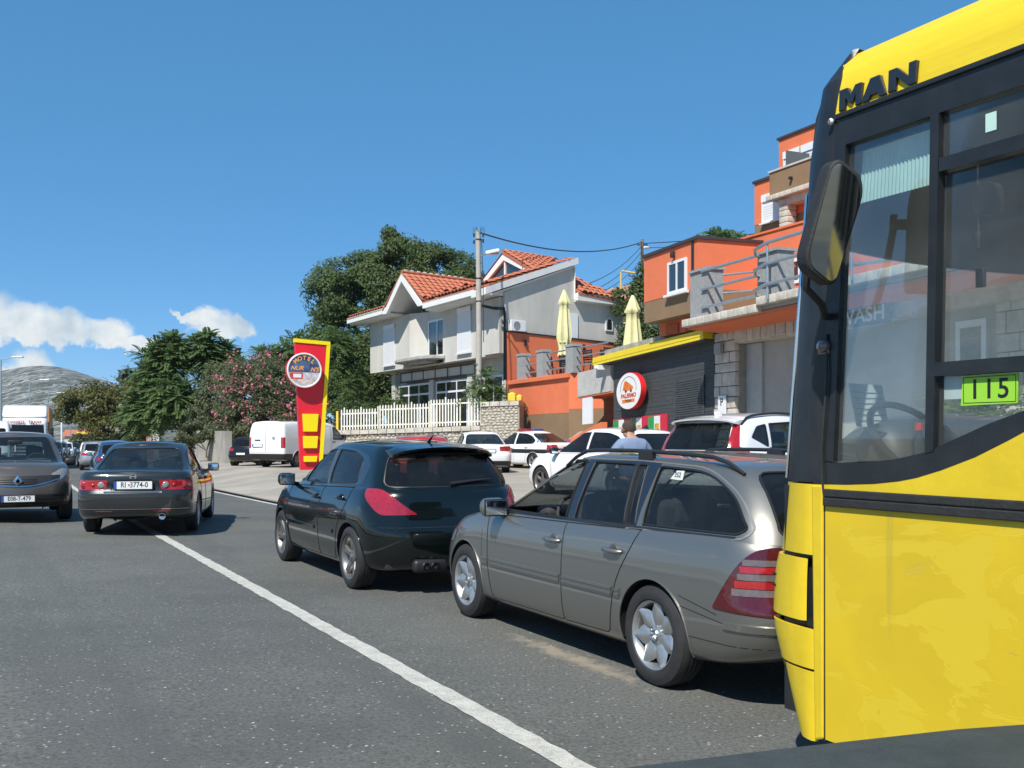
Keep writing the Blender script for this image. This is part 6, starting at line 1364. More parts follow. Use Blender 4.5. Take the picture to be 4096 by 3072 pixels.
def make_white_hatch():
    pm = paint('white_paint', (.78, .79, .80), 0, .3, .05)
    k = suv_cfg(paint=pm, wb=2.63, tyre_r=.325, rim_r=.225, arch_r=.362, spokes=5, track=.775, tyre_w=.225, spoke='twin', rim_mat='alloy_dark',
        zb=[(-2.2, .32), (-1.7, .24), (-1.1, .2), (1.1, .2), (1.8, .2), (2.2, .22)], zt=[(-2.1, .98), (-1.7, 1.0), (-1.0, .975), (0, .945), (.9, .935), (1.15, .94), (1.5, .89), (1.85, .8), (2.1, .7), (2.2, .62)],
        xr=[(0, -1.95), (.1, -2.05), (.35, -2.1), (.55, -2.085), (.8, -2.05), (1, -2.0)], xf=[(0, 2.02), (.1, 2.12), (.3, 2.18), (.5, 2.16), (.75, 2.07), (.92, 1.95), (1, 1.87)],
        w=[(0, .80), (.05, .85), (.12, .87), (.3, .888), (.5, .892), (.65, .886), (.8, .87), (.93, .84), (1, .80)],
        gxr=[(0, -2.0), (.25, -1.93), (.5, -1.83), (.75, -1.7), (.92, -1.58), (1, -1.5)], gxf=[(0, 1.25), (.25, 1.0), (.5, .75), (.75, .48), (.93, .25), (1, .1)], gw=[(0, .80), (.25, .77), (.5, .72), (.75, .665), (.92, .61), (1, .57)],
        gzt=[(-2.0, 1.26), (-1.6, 1.36), (-1.1, 1.42), (-.5, 1.45), (0, 1.44), (.4, 1.385), (.9, 1.24), (1.3, 1.08)], well=(-1.95, 1.0, .76),
        windows=[(rpoly([(.76, .97), (.26, 1.33), (-.05, 1.385), (-.2, 1.385), (-.2, .975)], [.02, .15, .1, .02, .02]), 'dark'), (rpoly([(-.28, .98), (-.28, 1.385), (-.8, 1.37), (-1.15, 1.29), (-1.35, 1.12), (-1.25, 1.0)], [.02, .02, .1, .1, .05, .03]), 'dark')],
        doors=[rpoly([(.94, .88), (.9, .5), (.87, .25), (-.24, .25), (-.24, 1.04), (.94, 1.04)], [0, .06, .05, .03, 0, 0]), rpoly([(-.24, .25), (-.82, .26), (-.92, .62), (-1.15, .86), (-1.22, 1.04), (-.24, 1.04)], [.03, .05, .2, .2, 0, 0])],
        rear_window=rpoly([(-.68, 1.02), (-.54, 1.35), (.54, 1.35), (.68, 1.02)], [.06, .1, .1, .06]), windscreen=rpoly([(-.68, .965), (-.54, 1.39), (.54, 1.39), (.68, .965)], .06), rear_glass='dark',
        corner_lamps=[('taillight', rpoly([(-.72, .80), (-.75, .92), (-1.15, .93), (-1.15, .80)], .03))], side_lamps=[], rear_lamps=[],
        handles=[('door_0', -.1, .84), ('door_1', -.95, .86)], mirror=(.76, .82, .94), seat_top=1.12, dash_x=.75, dash_z=.95, black_mirror=True, plates=[(None, (-2.09, 0, .6), math.pi, dict())])
    root, B, c, pm = make_car('hatchback_car', k)
    an = MB(); l, n = B.hit(-1.1, 0, 't'); an.add([(-1.02, .03, l.z-.01), (-1.02, -.03, l.z-.01), (-1.24, -.03, l.z-.012), (-1.24, .03, l.z-.012), (-1.2, .008, l.z+.075), (-1.2, -.008, l.z+.075)], [(0, 3, 4), (1, 5, 2), (0, 4, 5, 1), (3, 2, 5, 4), (0, 1, 2, 3)]); an.build('roof_aerial', VM['black'], root)
    return root
def make_small(name, pm, rear=True, tall=1.0):
    """distant hatchback without an interior"""
    k = suv_cfg(paint=pm, ds=.22, cabin=False, rows=[0, .08, .2, .4, .6, .8, .93, 1], grows=[0, .3, .6, .85, 1], side_lamps=[], rear_lamps=[], handles=[], doors=[],
        corner_lamps=[('taillight', rpoly([(-.74, .86), (-.76, 1.0), (-1.12, 1.0), (-1.12, .86)], .02))], nose_lamps=[('headlight', rpoly([(-1.1, .72), (-.85, .72), (-.75, .86), (-1.0, .84)], .02))],
        patches=[('grille', rpoly([(-.45, .5), (-.45, .7), (.45, .7), (.45, .5)], .03), 'f', 'grille', VM['black'], .002)], plates=[(None, (-2.17, 0, .72), math.pi, dict(band=False)), (None, (2.21, 0, .45), 0, dict(band=False))])
    k['windows'] = [(p, 'dark') for p, _ in k['windows']]; k['rear_glass'] = 'dark'
    root, B, c, pm = make_car(name, k); return root
# ---- panel van (rear three-quarter) and the flat-faced van and lorry of the oncoming queue
def make_panel_van():
    pm = paint('white_paint', (.78, .79, .80), 0, .3, .05)
    c = dict(BASE); c.update(paint=pm, wb=3.0, tyre_r=.34, rim_r=.21, arch_r=.39, ds=.12, track=.80, spokes=6, spoke='steel', rim_mat='steel', tyre_w=.215,
        zb=[(-2.6, .40), (-2, .3), (1.8, .3), (2.4, .32)], zt=[(-2.6, 1.86), (-1.5, 1.9), (.3, 1.9), (.9, 1.83), (1.25, 1.62), (1.7, 1.25), (2.0, 1.12), (2.3, .98), (2.45, .8)],
        xr=[(0, -2.36), (.06, -2.44), (.2, -2.46), (.6, -2.45), (.95, -2.39), (1, -2.33)], xf=[(0, 2.2), (.15, 2.34), (.4, 2.36), (.6, 2.3), (.85, 2.16), (1, 2.05)],
        w=[(0, .88), (.05, .93), (.12, .95), (.3, .96), (.55, .955), (.75, .93), (.9, .88), (.97, .84), (1, .78)], wt=[(-2.6, .98), (-1, 1), (1.4, 1), (2.0, .96), (2.4, .86)],
        crr=.12, crf=.45, bowr=.03, bowf=.25, crown=[(-2.5, .05), (2.4, .03)], well=(9, 9, 0))
    root = empty('panel_van'); B = Body(c); arches(B, c, root, pm)
    for sd in (1, -1):
        B.cut('window_cab', rpoly([(.78, 1.15), (.82, 1.70), (1.0, 1.72), (1.62, 1.24), (1.66, 1.16)], [.03, .06, .1, .06, .02]), sd, 0)
        B.cut('bumper_lower', rpoly([(-1.12, .2), (-1.12, .52), (.98, .52), (.98, .2)], .02), sd, 0); B.cut('bumper_lower', [(-2.8, .2), (-2.8, .58), (-1.88, .58), (-1.88, .2)], sd, 0)
        B.cut('taillight', rpoly([(-1.64, .82), (-1.64, 1.22), (-1.76, 1.22), (-1.76, .82)] , .02) if False else [(-1.0, .82), (-1.0, 1.25), (-1.16, 1.25), (-1.16, .82)], ('d', sd), 0)
        B.cut('door_0', rpoly([(.70, .55), (.70, 1.78), (.95, 1.80), (1.72, 1.2), (1.72, .7), (1.6, .55)], .06), sd, 0, only=['body'])
        B.cut('door_1', rpoly([(.62, .55), (.62, 1.74), (-.35, 1.74), (-.35, .55)], .05), sd, 0, only=['body'])
    B.cut('bumper_lower', [(-1, .2), (-1, .58), (1, .58), (1, .2)], 'r', 0)
    B.cut('door_2', rpoly([(.01, .62), (.01, 1.78), (.74, 1.74), (.80, .62)], .05), 'r', 0, only=['body']); B.cut('door_3', rpoly([(-.01, .62), (-.01, 1.78), (-.74, 1.74), (-.80, .62)], .05), 'r', 0, only=['body'])
    B.cut('windscreen', rpoly([(-.78, 1.2), (-.66, 1.72), (.66, 1.72), (.78, 1.2)], .06), 'f', 0)
    finish(B, c, root, pm, {'window_cab': VM['tint'], 'windscreen': VM['glass']}, {'taillight': ('taillight', VM['red'], .005)}, None, lining=False, extra=[('bumper_lower', 'bumper_lower', VM['black'], .002)])
    for sd in (1, -1):
        h = MB(); B.ribbon(h, [(.5-.08*i, 1.12) for i in range(24)], sd, .02, .004); B.ribbon(h, [(-.45, .7+.05*i) for i in range(20)], sd, .012, .003); h.build('panel_crease', pm, root, 50)
        handle(B, door_of(c, 'door_0', sd) or root, .84, 1.05, sd, VM['black'])
    plate(root, None, (-2.475, .42, .92), math.pi, w=.52, h=.112); mirrors(root, 1.45, .93, 1.2, VM['black'], (.12, .2, .26)); add_wheels(root, c, .80)
    bd = MB(); bd.rbox((-2.465, -.42, 1.23), (.01, .12, .1), .004); bd.build('badge', VM['chrome'], root); bd = MB(); bd.rbox((-2.466, .42, 1.14), (.01, .3, .04), .004); bd.build('model_badge', VM['black'], root)
    return root
def make_front_van():
    pm = paint('white_paint', (.78, .79, .80), 0, .3, .05)
    c = dict(BASE); c.update(paint=pm, wb=3.2, tyre_r=.34, rim_r=.21, arch_r=.39, ds=.3, track=.8, spokes=6, spoke='steel', rim_mat='steel',
        zb=[(-2.6, .40), (2.4, .32)], zt=[(-2.6, 2.3), (.5, 2.32), (1.0, 2.2), (1.5, 1.7), (1.9, 1.3), (2.2, 1.1), (2.5, .8)],
        xr=[(0, -2.4), (1, -2.4)], xf=[(0, 2.3), (.2, 2.45), (.5, 2.4), (.85, 2.16), (1, 2.05)], w=[(0, .92), (.1, .98), (.4, 1.0), (.8, .95), (.95, .88), (1, .8)], wt=[(-2.6, 1), (1.4, 1), (2.0, .96), (2.5, .86)],
        crr=.1, crf=.4, bowr=.03, bowf=.25, crown=[(-2.5, .05), (2.4, .03)], well=(9, 9, 0))
    root = empty('delivery_van'); B = Body(c); arches(B, c, root, pm)
    B.cut('windscreen', rpoly([(-.85, 1.32), (-.74, 2.02), (.74, 2.02), (.85, 1.32)], .06), 'f', 0); B.cut('windscreen', [(-.82, 1.3), (-.75, 2.0), (.75, 2.0), (.82, 1.3)], 't', 0) if False else None
    for sd in (1, -1): B.cut('window_cab', rpoly([(.6, 1.3), (.62, 2.0), (1.05, 2.0), (1.6, 1.4), (1.6, 1.32)], .05), sd, 0); B.cut('headlight', rpoly([(-1.2, .8), (-.9, .8), (-.8, 1.05), (-1.05, 1.0)], .03), ('e', sd), 0)
    finish(B, c, root, pm, {'window_cab': VM['dark'], 'windscreen': VM['dark']}, {'headlight': ('headlight', VM['clear'], .004)}, None, lining=False)
    g = MB(); B.ribbon(g, [(-.6+.1*i, .78) for i in range(13)], 'f', .14, .004); g.build('grille', VM['black'], root, 50)
    mirrors(root, 1.5, 1.0, 1.4, VM['black'], (.12, .2, .3)); add_wheels(root, c, .82); return root
def make_lorry():
    wm = paint('lorry_white', (.78, .79, .77), 0, .35, .08); root = empty('lorry')
    # cab: lofted slab with raked screen; faces +x
    c = dict(BASE); c.update(ds=.3, zb=[(-1.3, .9), (1.3, .45)], zt=[(-1.2, 3.0), (1.3, 2.95)], xr=[(0, -1.0), (1, -1.0)], xf=[(0, 1.2), (.1, 1.28), (.35, 1.28), (.6, 1.2), (.9, 1.05), (1, 1.0)],
        w=[(0, 1.15), (.1, 1.22), (.5, 1.24), (1, 1.18)], wt=[(-2, 1), (2, 1)], crr=.06, crf=.28, bowr=.01, bowf=.1, crown=[(-2, .03), (2, .03)], rows=[0, .1, .25, .4, .55, .7, .85, 1])
    B = Body(c)
    B.cut('windscreen', rpoly([(-1.05, 1.72), (-1.0, 2.55), (1.0, 2.55), (1.05, 1.72)], .08), 'f', 0)
    for sd in (1, -1): B.cut('window_cab', rpoly([(-.1, 1.75), (-.1, 2.5), (.7, 2.5), (.85, 1.75)], .06), sd, 0)
    for sd in (1, -1): B.cut('headlight', rpoly([(sd*.75, .62), (sd*.75, .85), (sd*1.15, .9), (sd*1.15, .66)], .03), 'f', 0)
    finish(B, c, root, wm, {'windscreen': VM['dark'], 'window_cab': VM['dark']}, {'headlight': ('headlight', VM['clear'], .004)}, None, lining=False)
    dfl = MB(); P = [(-1.0, 2.98), (-1.0, 3.78), (-.2, 3.74), (.45, 3.5), (.88, 3.0)]; dfl.prism([(x, z) for x, z in P], 1, -1.2, 1.2); dfl.build('roof_deflector', wm, root, 30, bevel=.12)
    g = MB(); 
    for z in (.75, .95, 1.15, 1.35): g.box(1.28, 1.32, -.6, .6, z-.05, z+.05)
    g.build('grille', VM['black'], root); gr = MB(); gr.box(1.0, 1.3, -1.2, 1.2, .35, .5); gr.build('bumper', VM['black'], root)
    text('lettering', 'DANIKO   TRANS', .2, mat('lorry_red', (.35, .04, .05), .5), root, basis((1.135, 0, 2.72), (0, 1, 0), (-.1, 0, 1)), .01, bold=.008, space=1.15)
    for sd in (1, -1):
        m_ = MB(); m_.rbox((1.05, sd*1.42, 2.05), (.18, .24, .75), .05); m_.bar((1.05, sd*1.2, 2.3), (1.05, sd*1.4, 2.3), .05, .05); m_.build('door_mirror', VM['black'], root, 60)
    tr = MB(); tr.box(-12.5, -1.5, -1.25, 1.25, 1.15, 3.7); tr.build('trailer', mat('tarp_ochre', (.45, .25, .1), .7), root); ch = MB(); ch.box(-12.3, 1.0, -.45, .45, .55, 1.1); ch.build('chassis', VM['black'], root)
    w = dict(tyre_r=.5, rim_r=.29, tyre_w=.3, spokes=6, spoke='steel', rim_mat='steel'); ms = wheel_set(w)
    for x in (.3, -3.0, -9.0, -10.3):
        for sd in (1, -1):
            e = bpy.data.objects.new('wheel', None); link(e, root); e.location = (x, sd*1.05, .5); e.rotation_euler = (0, 0, 0 if sd > 0 else math.pi)
            for nm, me in ms: link(bpy.data.objects.new(nm, me), e)
    return root
# ------------------------------------------------------------------ yellow city bus: x forward, flank in the plane y = 0, body on y < 0
def make_bus():
    def worn_yellow():
        m = bpy.data.materials.new('worn_yellow'); m.use_nodes = True; nt = m.node_tree; N = nt.nodes; L = nt.links; b = N['Principled BSDF']
        tc = N.new('ShaderNodeTexCoord')
        def noise(sc, det, stretch=(1, 1, 1), dist=0.0):
            mp = N.new('ShaderNodeMapping'); mp.inputs['Scale'].default_value = stretch; L.new(tc.outputs['Object'], mp.inputs[0])
            n = N.new('ShaderNodeTexNoise'); n.inputs['Scale'].default_value = sc; n.inputs['Detail'].default_value = det; n.inputs['Roughness'].default_value = .6; n.inputs['Distortion'].default_value = dist; L.new(mp.outputs[0], n.inputs['Vector']); return n.outputs['Fac']
        def ramp(src, a, bb):
            r = N.new('ShaderNodeMapRange'); r.inputs[1].default_value = a; r.inputs[2].default_value = bb; L.new(src, r.inputs[0]); return r.outputs[0]
        def mix(f, a, c, t='MIX'):
            x = N.new('ShaderNodeMixRGB'); x.blend_type = t
            for i, v in ((0, f), (1, a), (2, c)):
                if isinstance(v, tuple): x.inputs[i].default_value = (*v, 1)
                elif isinstance(v, float): x.inputs[i].default_value = v
                else: L.new(v, x.inputs[i])
            return x.outputs[0]
        blot = ramp(noise(1.6, 4, (1, 1, 1.3), .4), .40, .62)
        peel = ramp(noise(2.3, 6, (1, 1, 1.7), .9), .54, .556)
        peel2 = ramp(noise(9, 5, (.6, 1, 1), .6), .66, .675)
        streak = ramp(noise(8, 4, (1, 1, .06)), .62, .8)
        c = mix(blot, (.67, .47, .013), (.60, .425, .013))
        c = mix(peel, c, (.66, .48, .022)); c = mix(peel2, c, (.57, .42, .028)); c = mix(streak, c, (.42, .32, .04))
        L.new(c, b.inputs['Base Color']); b.inputs['Roughness'].default_value = .55; b.inputs['Coat Weight'].default_value = .1; b.inputs['Coat Roughness'].default_value = .2
        ad = N.new('ShaderNodeMath'); ad.operation = 'ADD'; L.new(peel, ad.inputs[0]); L.new(peel2, ad.inputs[1])
        bp = N.new('ShaderNodeBump'); bp.inputs['Strength'].default_value = .2; bp.inputs['Distance'].default_value = .0015; bp.invert = True; L.new(ad.outputs[0], bp.inputs['Height'])
        wv = N.new('ShaderNodeBump'); wv.inputs['Strength'].default_value = .12; wv.inputs['Distance'].default_value = .05; L.new(noise(1.2, 2), wv.inputs['Height']); L.new(bp.outputs[0], wv.inputs['Normal']); L.new(wv.outputs[0], b.inputs['Normal'])
        MATS['worn_yellow'] = m; return m
    YL = worn_yellow(); Y2 = mat('bus_yellow', (.68, .49, .015), .45, 0, .10, 3, .08, 20, coat=.15)
    BK = mat('bus_black', (.016, .018, .02), .38, 0, .35, 6, .08, 60); RB = mat('bus_rubber', (.02, .02, .02), .7, 0, .3, 12, .2, 80)
    GL = glass('bus_glass', (.95, .975, .97), .2, .035); IN = mat('bus_interior', (.12, .125, .13), .8, 0, .15, 5); CE = mat('bus_ceiling', (.05, .055, .06), .8, 0, .15, 4); FL = mat('bus_floor', (.05, .05, .05), .8)
    root = empty('city_bus', (-math.sin(R(28))*3.05+math.cos(R(28))*3.1, math.cos(R(28))*3.05+math.sin(R(28))*3.1, 0), R(118), 'yellow city bus with peeling paint in the right lane at the edge of the photo', 'bus')
    LEN, W = 11.2, 2.5; fy = -W
    # ---- flank panels (lower), with the swooping window line
    curve = [(.07, 1.352), (-.12, 1.358), (-.26, 1.367), (-.38, 1.382), (-.46, 1.398), (-.57, 1.43), (-.71, 1.48), (-.84, 1.54), (-1.0, 1.62), (-1.2, 1.70), (-1.5, 1.75), (-LEN, 1.75)]
    fl = MB(); fl.prism([(.0, .29), (.002, 1.268)]+[(-LEN, 1.268), (-LEN, .29)], 1, -.04, -.002); fl.build('side_panel', YL, root)
    up = MB(); up.prism([(.072, 1.332)]+curve+[(-LEN, 1.332)], 1, -.04, -.001); up.build('side_panel', Y2, root)
    co = MB(); co.prism([(.06, .27), (.078, 1.352), (.012, 1.352), (.008, .29)], 1, -.05, .003); co.build('corner_post', Y2, root, bevel=.01)
    rb = MB(); rb.box(-LEN, .0, -.03, .016, 1.265, 1.3); rb.box(-LEN, .0, -.03, .012, 1.303, 1.336); rb.build('rub_rail', RB, root, bevel=.005)
    gp = MB(); gp.box(.001, .0075, -.03, -.001, .28, 1.27); gp.build('panel_gap', VM['gap'], root)
    cab = MB(); cab.tube([(-.015, .006, 1.98), (-.02, .01, 1.8), (.01, .008, 1.5), (.005, .01, 1.36), (-.002, .008, 1.30), (-.03, .014, 1.28)], .005, 5); cab.build('cable', RB, root, 60)
    # ---- black window surround
    fr = MB(); o = .002
    def P(poly, y0=-.045, y1=.0): fr.prism(poly, 1, y0, y1)
    P([(-.05, 2.862), (-LEN, 2.862), (-LEN, 2.742), (-.05, 2.742)])                         # top rail
    P([(-.052, 2.742), (-.112, 2.742), (-.045, 1.45), (.02, 1.45), (.0, 1.9)])              # front pillar
    P([(-.525, 2.742), (-.562, 2.742), (-.537, 1.43+.07), (-.50, 1.42+.07)], -.05, .004)     # post
    P([(-.562, 2.575), (-1.75, 2.575), (-1.75, 2.525), (-.562, 2.525)], -.045, .003)
    P([(-.54, 1.826), (-1.75, 1.826), (-1.75, 1.775), (-.54, 1.775)], -.05, .006)
    wl = [(.03, 1.45), (-.045, 1.445), (-.2, 1.45), (-.35, 1.465), (-.47, 1.488), (-.53, 1.505), (-.64, 1.55), (-.77, 1.6), (-.9, 1.642), (-1.05, 1.69), (-1.2, 1.74), (-1.4, 1.775), (-1.75, 1.776)]
    lo = [(.07, 1.353)]+curve[1:11]+[(-1.75, 1.752)]
    P(wl+lo[::-1])
    for x in [-1.75-1.45*i for i in range(7)]: P([(x, 2.742), (x-.09, 2.742), (x-.09, 1.752), (x, 1.752)])
    P([(-1.75, 1.80), (-LEN, 1.80), (-LEN, 1.751), (-1.75, 1.751)], -.045, .001)
    fr.build('window_frame', BK, root)
    drip = MB(); drip.box(-LEN, -.06, -.02, .012, 2.855, 2.876); drip.build('rain_gutter', BK, root, bevel=.004)
    # ---- panes
    def pane(poly, y=-.024, nm='window'):
        p = MB(); p.prism(poly, 1, y-.003, y); return p.build(nm, GL, root)
    pane([(-.11, 2.745), (-.53, 2.745), (-.505, 1.47), (-.045, 1.447)]); pane([(-.56, 2.745), (-1.75, 2.745), (-1.75, 2.57), (-.56, 2.57)]); pane([(-.56, 2.53), (-1.08, 2.53), (-1.08, 1.82), (-.54, 1.82)], -.034); pane([(-1.02, 2.53), (-1.75, 2.53), (-1.75, 1.82), (-1.02, 1.82)], -.018)
    pane([(-.53, 1.778), (-1.41, 1.778), (-1.2, 1.74), (-1.05, 1.69), (-.9, 1.642), (-.77, 1.6), (-.64, 1.55), (-.53, 1.505)])
    for x in [-1.84-1.45*i for i in range(6)]: pane([(x, 2.745), (x-1.36, 2.745), (x-1.36, 1.798), (x, 1.798)])
    # ---- roof with its rounded cove
    prof = [(0, 2.868), (-.006, 2.95), (-.018, 3.03), (-.045, 3.09), (-.09, 3.135), (-.17, 3.165), (-.5, 3.205), (-1.25, 3.23), (-2.0, 3.205), (-2.33, 3.165), (-2.41, 3.135), (-2.455, 3.09), (-2.482, 3.03), (-2.494, 2.95), (-2.5, 2.868)]
    rf = MB(); n = len(prof); vs = []; xs0 = [-.055-.13*max(0, (z-2.868))*1.1 for _, z in prof]
    for k, (y, z) in enumerate(prof): vs.append((max(xs0[k], -.10)+(.03 if z > 3.05 else 0), y, z))
    for (y, z) in prof: vs.append((-LEN, y, z))
    fs = [(i, i+1, n+i+1, n+i) for i in range(n-1)]; rf.add(vs, fs); rf.build('roof', mat('roof_yellow', (.72, .53, .015), .5, 0, .10, 3, .12, 14, coat=.1, streak=(.25, 1, 6)), root, 60)
    cl = MB(); cl.box(-LEN, -.1, -2.42, -.08, 2.84, 2.86); cl.build('ceiling', CE, root); fo = MB(); fo.box(-LEN, .25, -2.44, -.05, .78, .82); fo.build('cabin_floor', FL, root)
    dt = MB(); dt.box(-LEN, -1.2, -.30, -.06, 2.55, 2.84); dt.box(-LEN, .0, -2.44, -2.2, 2.58, 2.84); dt.build('ceiling_duct', IN, root)
    # ---- front shell: rounded corner, bumper panels, pillar, windscreen
    xf = pch([(.26, .22), (.4, .29), (.56, .36), (.74, .415), (.95, .40), (1.05, .37), (1.2, .35), (1.36, .325), (1.8, .28), (2.4, .22), (2.9, .16), (3.03, .12), (3.11, .03), (3.16, -.08)])
    def cont(z, k=0.0):
        X = xf(z)+k; x0 = .075 if z < 1.36 else .06-.11*(z-1.36)/1.5
        if z > 3.03: x0 = min(x0, X-.01)
        ins = 0 if z < 3.0 else (z-3.0)*.5
        pts = [(x0, 0-ins)]; rx = X-x0; ry = .14
        for i in range(1, 9): a = math.pi/2*i/8; pts.append((x0+rx*math.sin(a), -ins-ry*(1-math.cos(a))))
        bow = .20
        for i in range(1, 11): u = i/10; y = -ry-(W-2*ry)*u; pts.append((X+bow*(1-(2*u-1)**2), y))
        for i in range(7, -1, -1): a = math.pi/2*i/8; pts.append((x0+rx*math.sin(a), -W+ins+ry*(1-math.cos(a))))
        return pts
    def shell(nm, m_, z0, z1, i0, i1, k=0.0, nz=6, parent=None):
        b = MB(); rows = [[(x, y, z0+(z1-z0)*j/nz) for x, y in cont(z0+(z1-z0)*j/nz, k)][i0:i1] for j in range(nz+1)]; n_ = len(rows[0]); vs = [p for r_ in rows for p in r_]
        back = [(p[0]-.02, p[1]+(-.015 if p[1] > -1.25 else .015), p[2]) for p in vs]; q = len(vs)
        fs = [(j*n_+i, j*n_+i+1, (j+1)*n_+i+1, (j+1)*n_+i) for j in range(nz) for i in range(n_-1)]
        fs += [tuple(q+a for a in f[::-1]) for f in fs]
        ring = [i for i in range(n_)]+[j*n_+n_-1 for j in range(1, nz+1)]+[nz*n_+i for i in range(n_-2, -1, -1)]+[j*n_ for j in range(nz-1, 0, -1)]
        fs += [(ring[a], ring[(a+1) % len(ring)], q+ring[(a+1) % len(ring)], q+ring[a]) for a in range(len(ring))]
        b.add(vs+back, fs); return b.build(nm, m_, parent or root, 45)
    NN_ = 27
    for (a, b_, k) in ((.265, .556, .0), (.568, .735, .008), (.765, 1.032, .012), (1.052, 1.352, -.004)): shell('bumper_panel', Y2, a, b_, 0 if k < .01 else 1, 13, k); shell('bumper_panel', Y2, a, b_, 12, NN_, k)
    dk = MB(); dk.box(.02, .28, -2.42, -.04, .35, 1.34); dk.build('front_frame', BK, root)
    bk = MB(); bk.box(.06, .075, -.05, -.012, .92, 1.01); bk.box(.062, .078, -.05, -.012, .80, .86); bk.build('hinge_bracket', Y2, root)
    sc_ = MB()
    for z in (.885, .935): sc_.tube([(.355, -.058, z), (.385, -.07, z)], .006, 6)
    sc_.build('screw_hole', VM['gap'], root)
    shell('corner_pillar', BK, 1.36, 3.03, 0, 6); shell('corner_pillar', BK, 1.36, 3.03, 21, NN_); shell('roof_front', BK, 3.03, 3.155, 0, NN_, 0, 4); shell('destination_board', BK, 2.42, 3.03, 6, 21)
    shell('windscreen', GL, 1.36, 2.42, 6, 21, 0, 8)
    ws = MB(); ws.tube([(x+.004, y, z) for z in [1.37+.155*i for i in range(9)] for (x, y) in [cont(z)[6]]], .012, 6); ws.build('windscreen_seal', VM['chrome'], root, 60)
    # far side: frame with large openings so that the street shows through
    fs_ = MB()
    for (x0, x1, z0, z1) in ((-LEN, .05, .3, 1.30), (-LEN, -.06, 2.72, 2.86), (.0, .06, 1.3, 2.86), (-1.32, -1.24, 1.3, 2.72), (-2.8, -2.7, 1.3, 2.72), (-4.3, -4.2, 1.3, 2.72), (-5.8, -5.7, 1.3, 2.72), (-7.3, -7.2, 1.3, 2.72), (-8.8, -8.7, 1.3, 2.72), (-LEN, -LEN+.1, 1.3, 2.72)): fs_.box(x0, x1, -2.5, -2.46, z0, z1)
    fs_.build('side_frame', BK, root)
    for i in range(7): p = MB(); p.box(-1.24-1.48*i-.02 if i else -1.26, 0.0 if i == 0 else -1.24-1.48*(i-1)-.06, -2.485, -2.48, 1.29, 2.73); p.build('window', GL, root)
    bkp = MB(); bkp.box(-LEN, -LEN+.06, -2.46, -.04, .3, 2.86); bkp.build('rear_wall', IN, root)
    # ---- cockpit
    ds = MB(); ds.rbox((.08, -.80, 1.18), (.5, 1.1, .5), .12); ds.rbox((.10, -.62, 1.46), (.3, .5, .34), .13, (R(24), 'Y')); ds.rbox((.2, -1.75, 1.05), (.4, 1.1, .35), .08); ds.build('dashboard', mat('dash_grey', (.035, .036, .038), .5, 0, .2, 8), root, 50)
    sw = MB(); cx, cy, cz, a = .03, -.58, 1.53, R(48)
    sw.tube([(cx+.23*math.cos(t)*math.cos(a), cy+.23*math.sin(t), cz+.23*math.cos(t)*math.sin(a)) for t in [2*math.pi*k/32 for k in range(32)]], .016, 7, closed=True)
    for t in (R(75), R(-75), R(180)): sw.bar((cx, cy, cz), (cx+.22*math.cos(t)*math.cos(a), cy+.22*math.sin(t), cz+.22*math.cos(t)*math.sin(a)), .04, .015)
    sw.rbox((cx+.02, cy, cz-.01), (.07, .12, .1), .02); sw.tube([(cx, cy, cz), (cx+.3, cy, cz-.28)], .04, 8); sw.build('steering_wheel', BK, root, 50)
    st = MB(); st.rbox((-.75, -.6, 1.2), (.5, .5, .16), .05); st.rbox((-.98, -.6, 1.55), (.14, .48, .7), .05); st.build('driver_seat', mat('bus_seat', (.03, .035, .06), .9, 0, .3, 20), root, 50)
    pa = MB(); pa.add([(.30, -.72, 1.60), (.22, -.42, 1.60), (.27, -.42, 1.80), (.34, -.72, 1.80), (.302, -.72, 1.60), (.222, -.42, 1.60), (.272, -.42, 1.80), (.342, -.72, 1.80)], [(0, 1, 2, 3), (7, 6, 5, 4), (0, 4, 5, 1), (1, 5, 6, 2), (2, 6, 7, 3), (3, 7, 4, 0)]); pa.build('timetable_sheet', mat('paper', (.62, .7, .7), .7), root)
    gr = MB()
    for i in range(6): z = 1.63+.026*i; gr.tube([(.30+.2*(z-1.6)-.004, -.70, z), (.225+.25*(z-1.6)-.004, -.44, z)], .0015, 3)
    gr.build('sheet_lines', VM['ink'], root)
    bt = MB(); bt.lathe([(.0001, 0), (.032, .0), (.033, .11), (.014, .15), (.014, .165)], 12, (-.18, -.35, 1.42)); bt.build('water_bottle', glass('bottle', (.75, .85, .88)), root, 60); bc = MB(); bc.lathe([(.018, .16), (.018, .19), (.0001, .192)], 12, (-.18, -.35, 1.42)); bc.build('bottle_cap', mat('cap_red', (.55, .02, .02), .4), root, 40)
    # roller blind with its ribs, inside the front pane
    BL = mat('blind_cloth', (.42, .62, .58), .8, 0, .06, 8)
    bl = MB(); k = 44; vs = []; fs = []
    for i in range(k+1):
        u = i/k; x = -.135-.385*u; y = -.075-.006*(i % 2)
        vs += [(x, y, 2.72), (x+.02*(1-u), y, 2.51-.0*u)]
    for i in range(k): fs.append((2*i, 2*i+1, 2*i+3, 2*i+2))
    bl.add(vs, fs); bl.build('window_inset', BL, root)
    fn = MB(); fn.tube([(-.63, -.12, 2.62), (-.635, -.12, 2.3)], .004, 5); fn.rbox((-.635, -.12, 2.27), (.02, .02, .07), .006); fn.rbox((-.66, -.14, 2.42), (.08, .1, .12), .03); fn.build('microphone', RB, root, 50)
    po = MB(); 
    for (x, y) in ((-1.2, -.9), (-1.2, -1.7), (-2.6, -.7)): po.tube([(x, y, .82), (x, y, 2.84)], .018, 8)
    po.tube([(-1.2, -.9, 1.9), (-2.6, -.7, 1.9)], .016, 8); po.build('grab_pole', mat('pole_yellow', (.75, .55, .05), .4), root, 60)
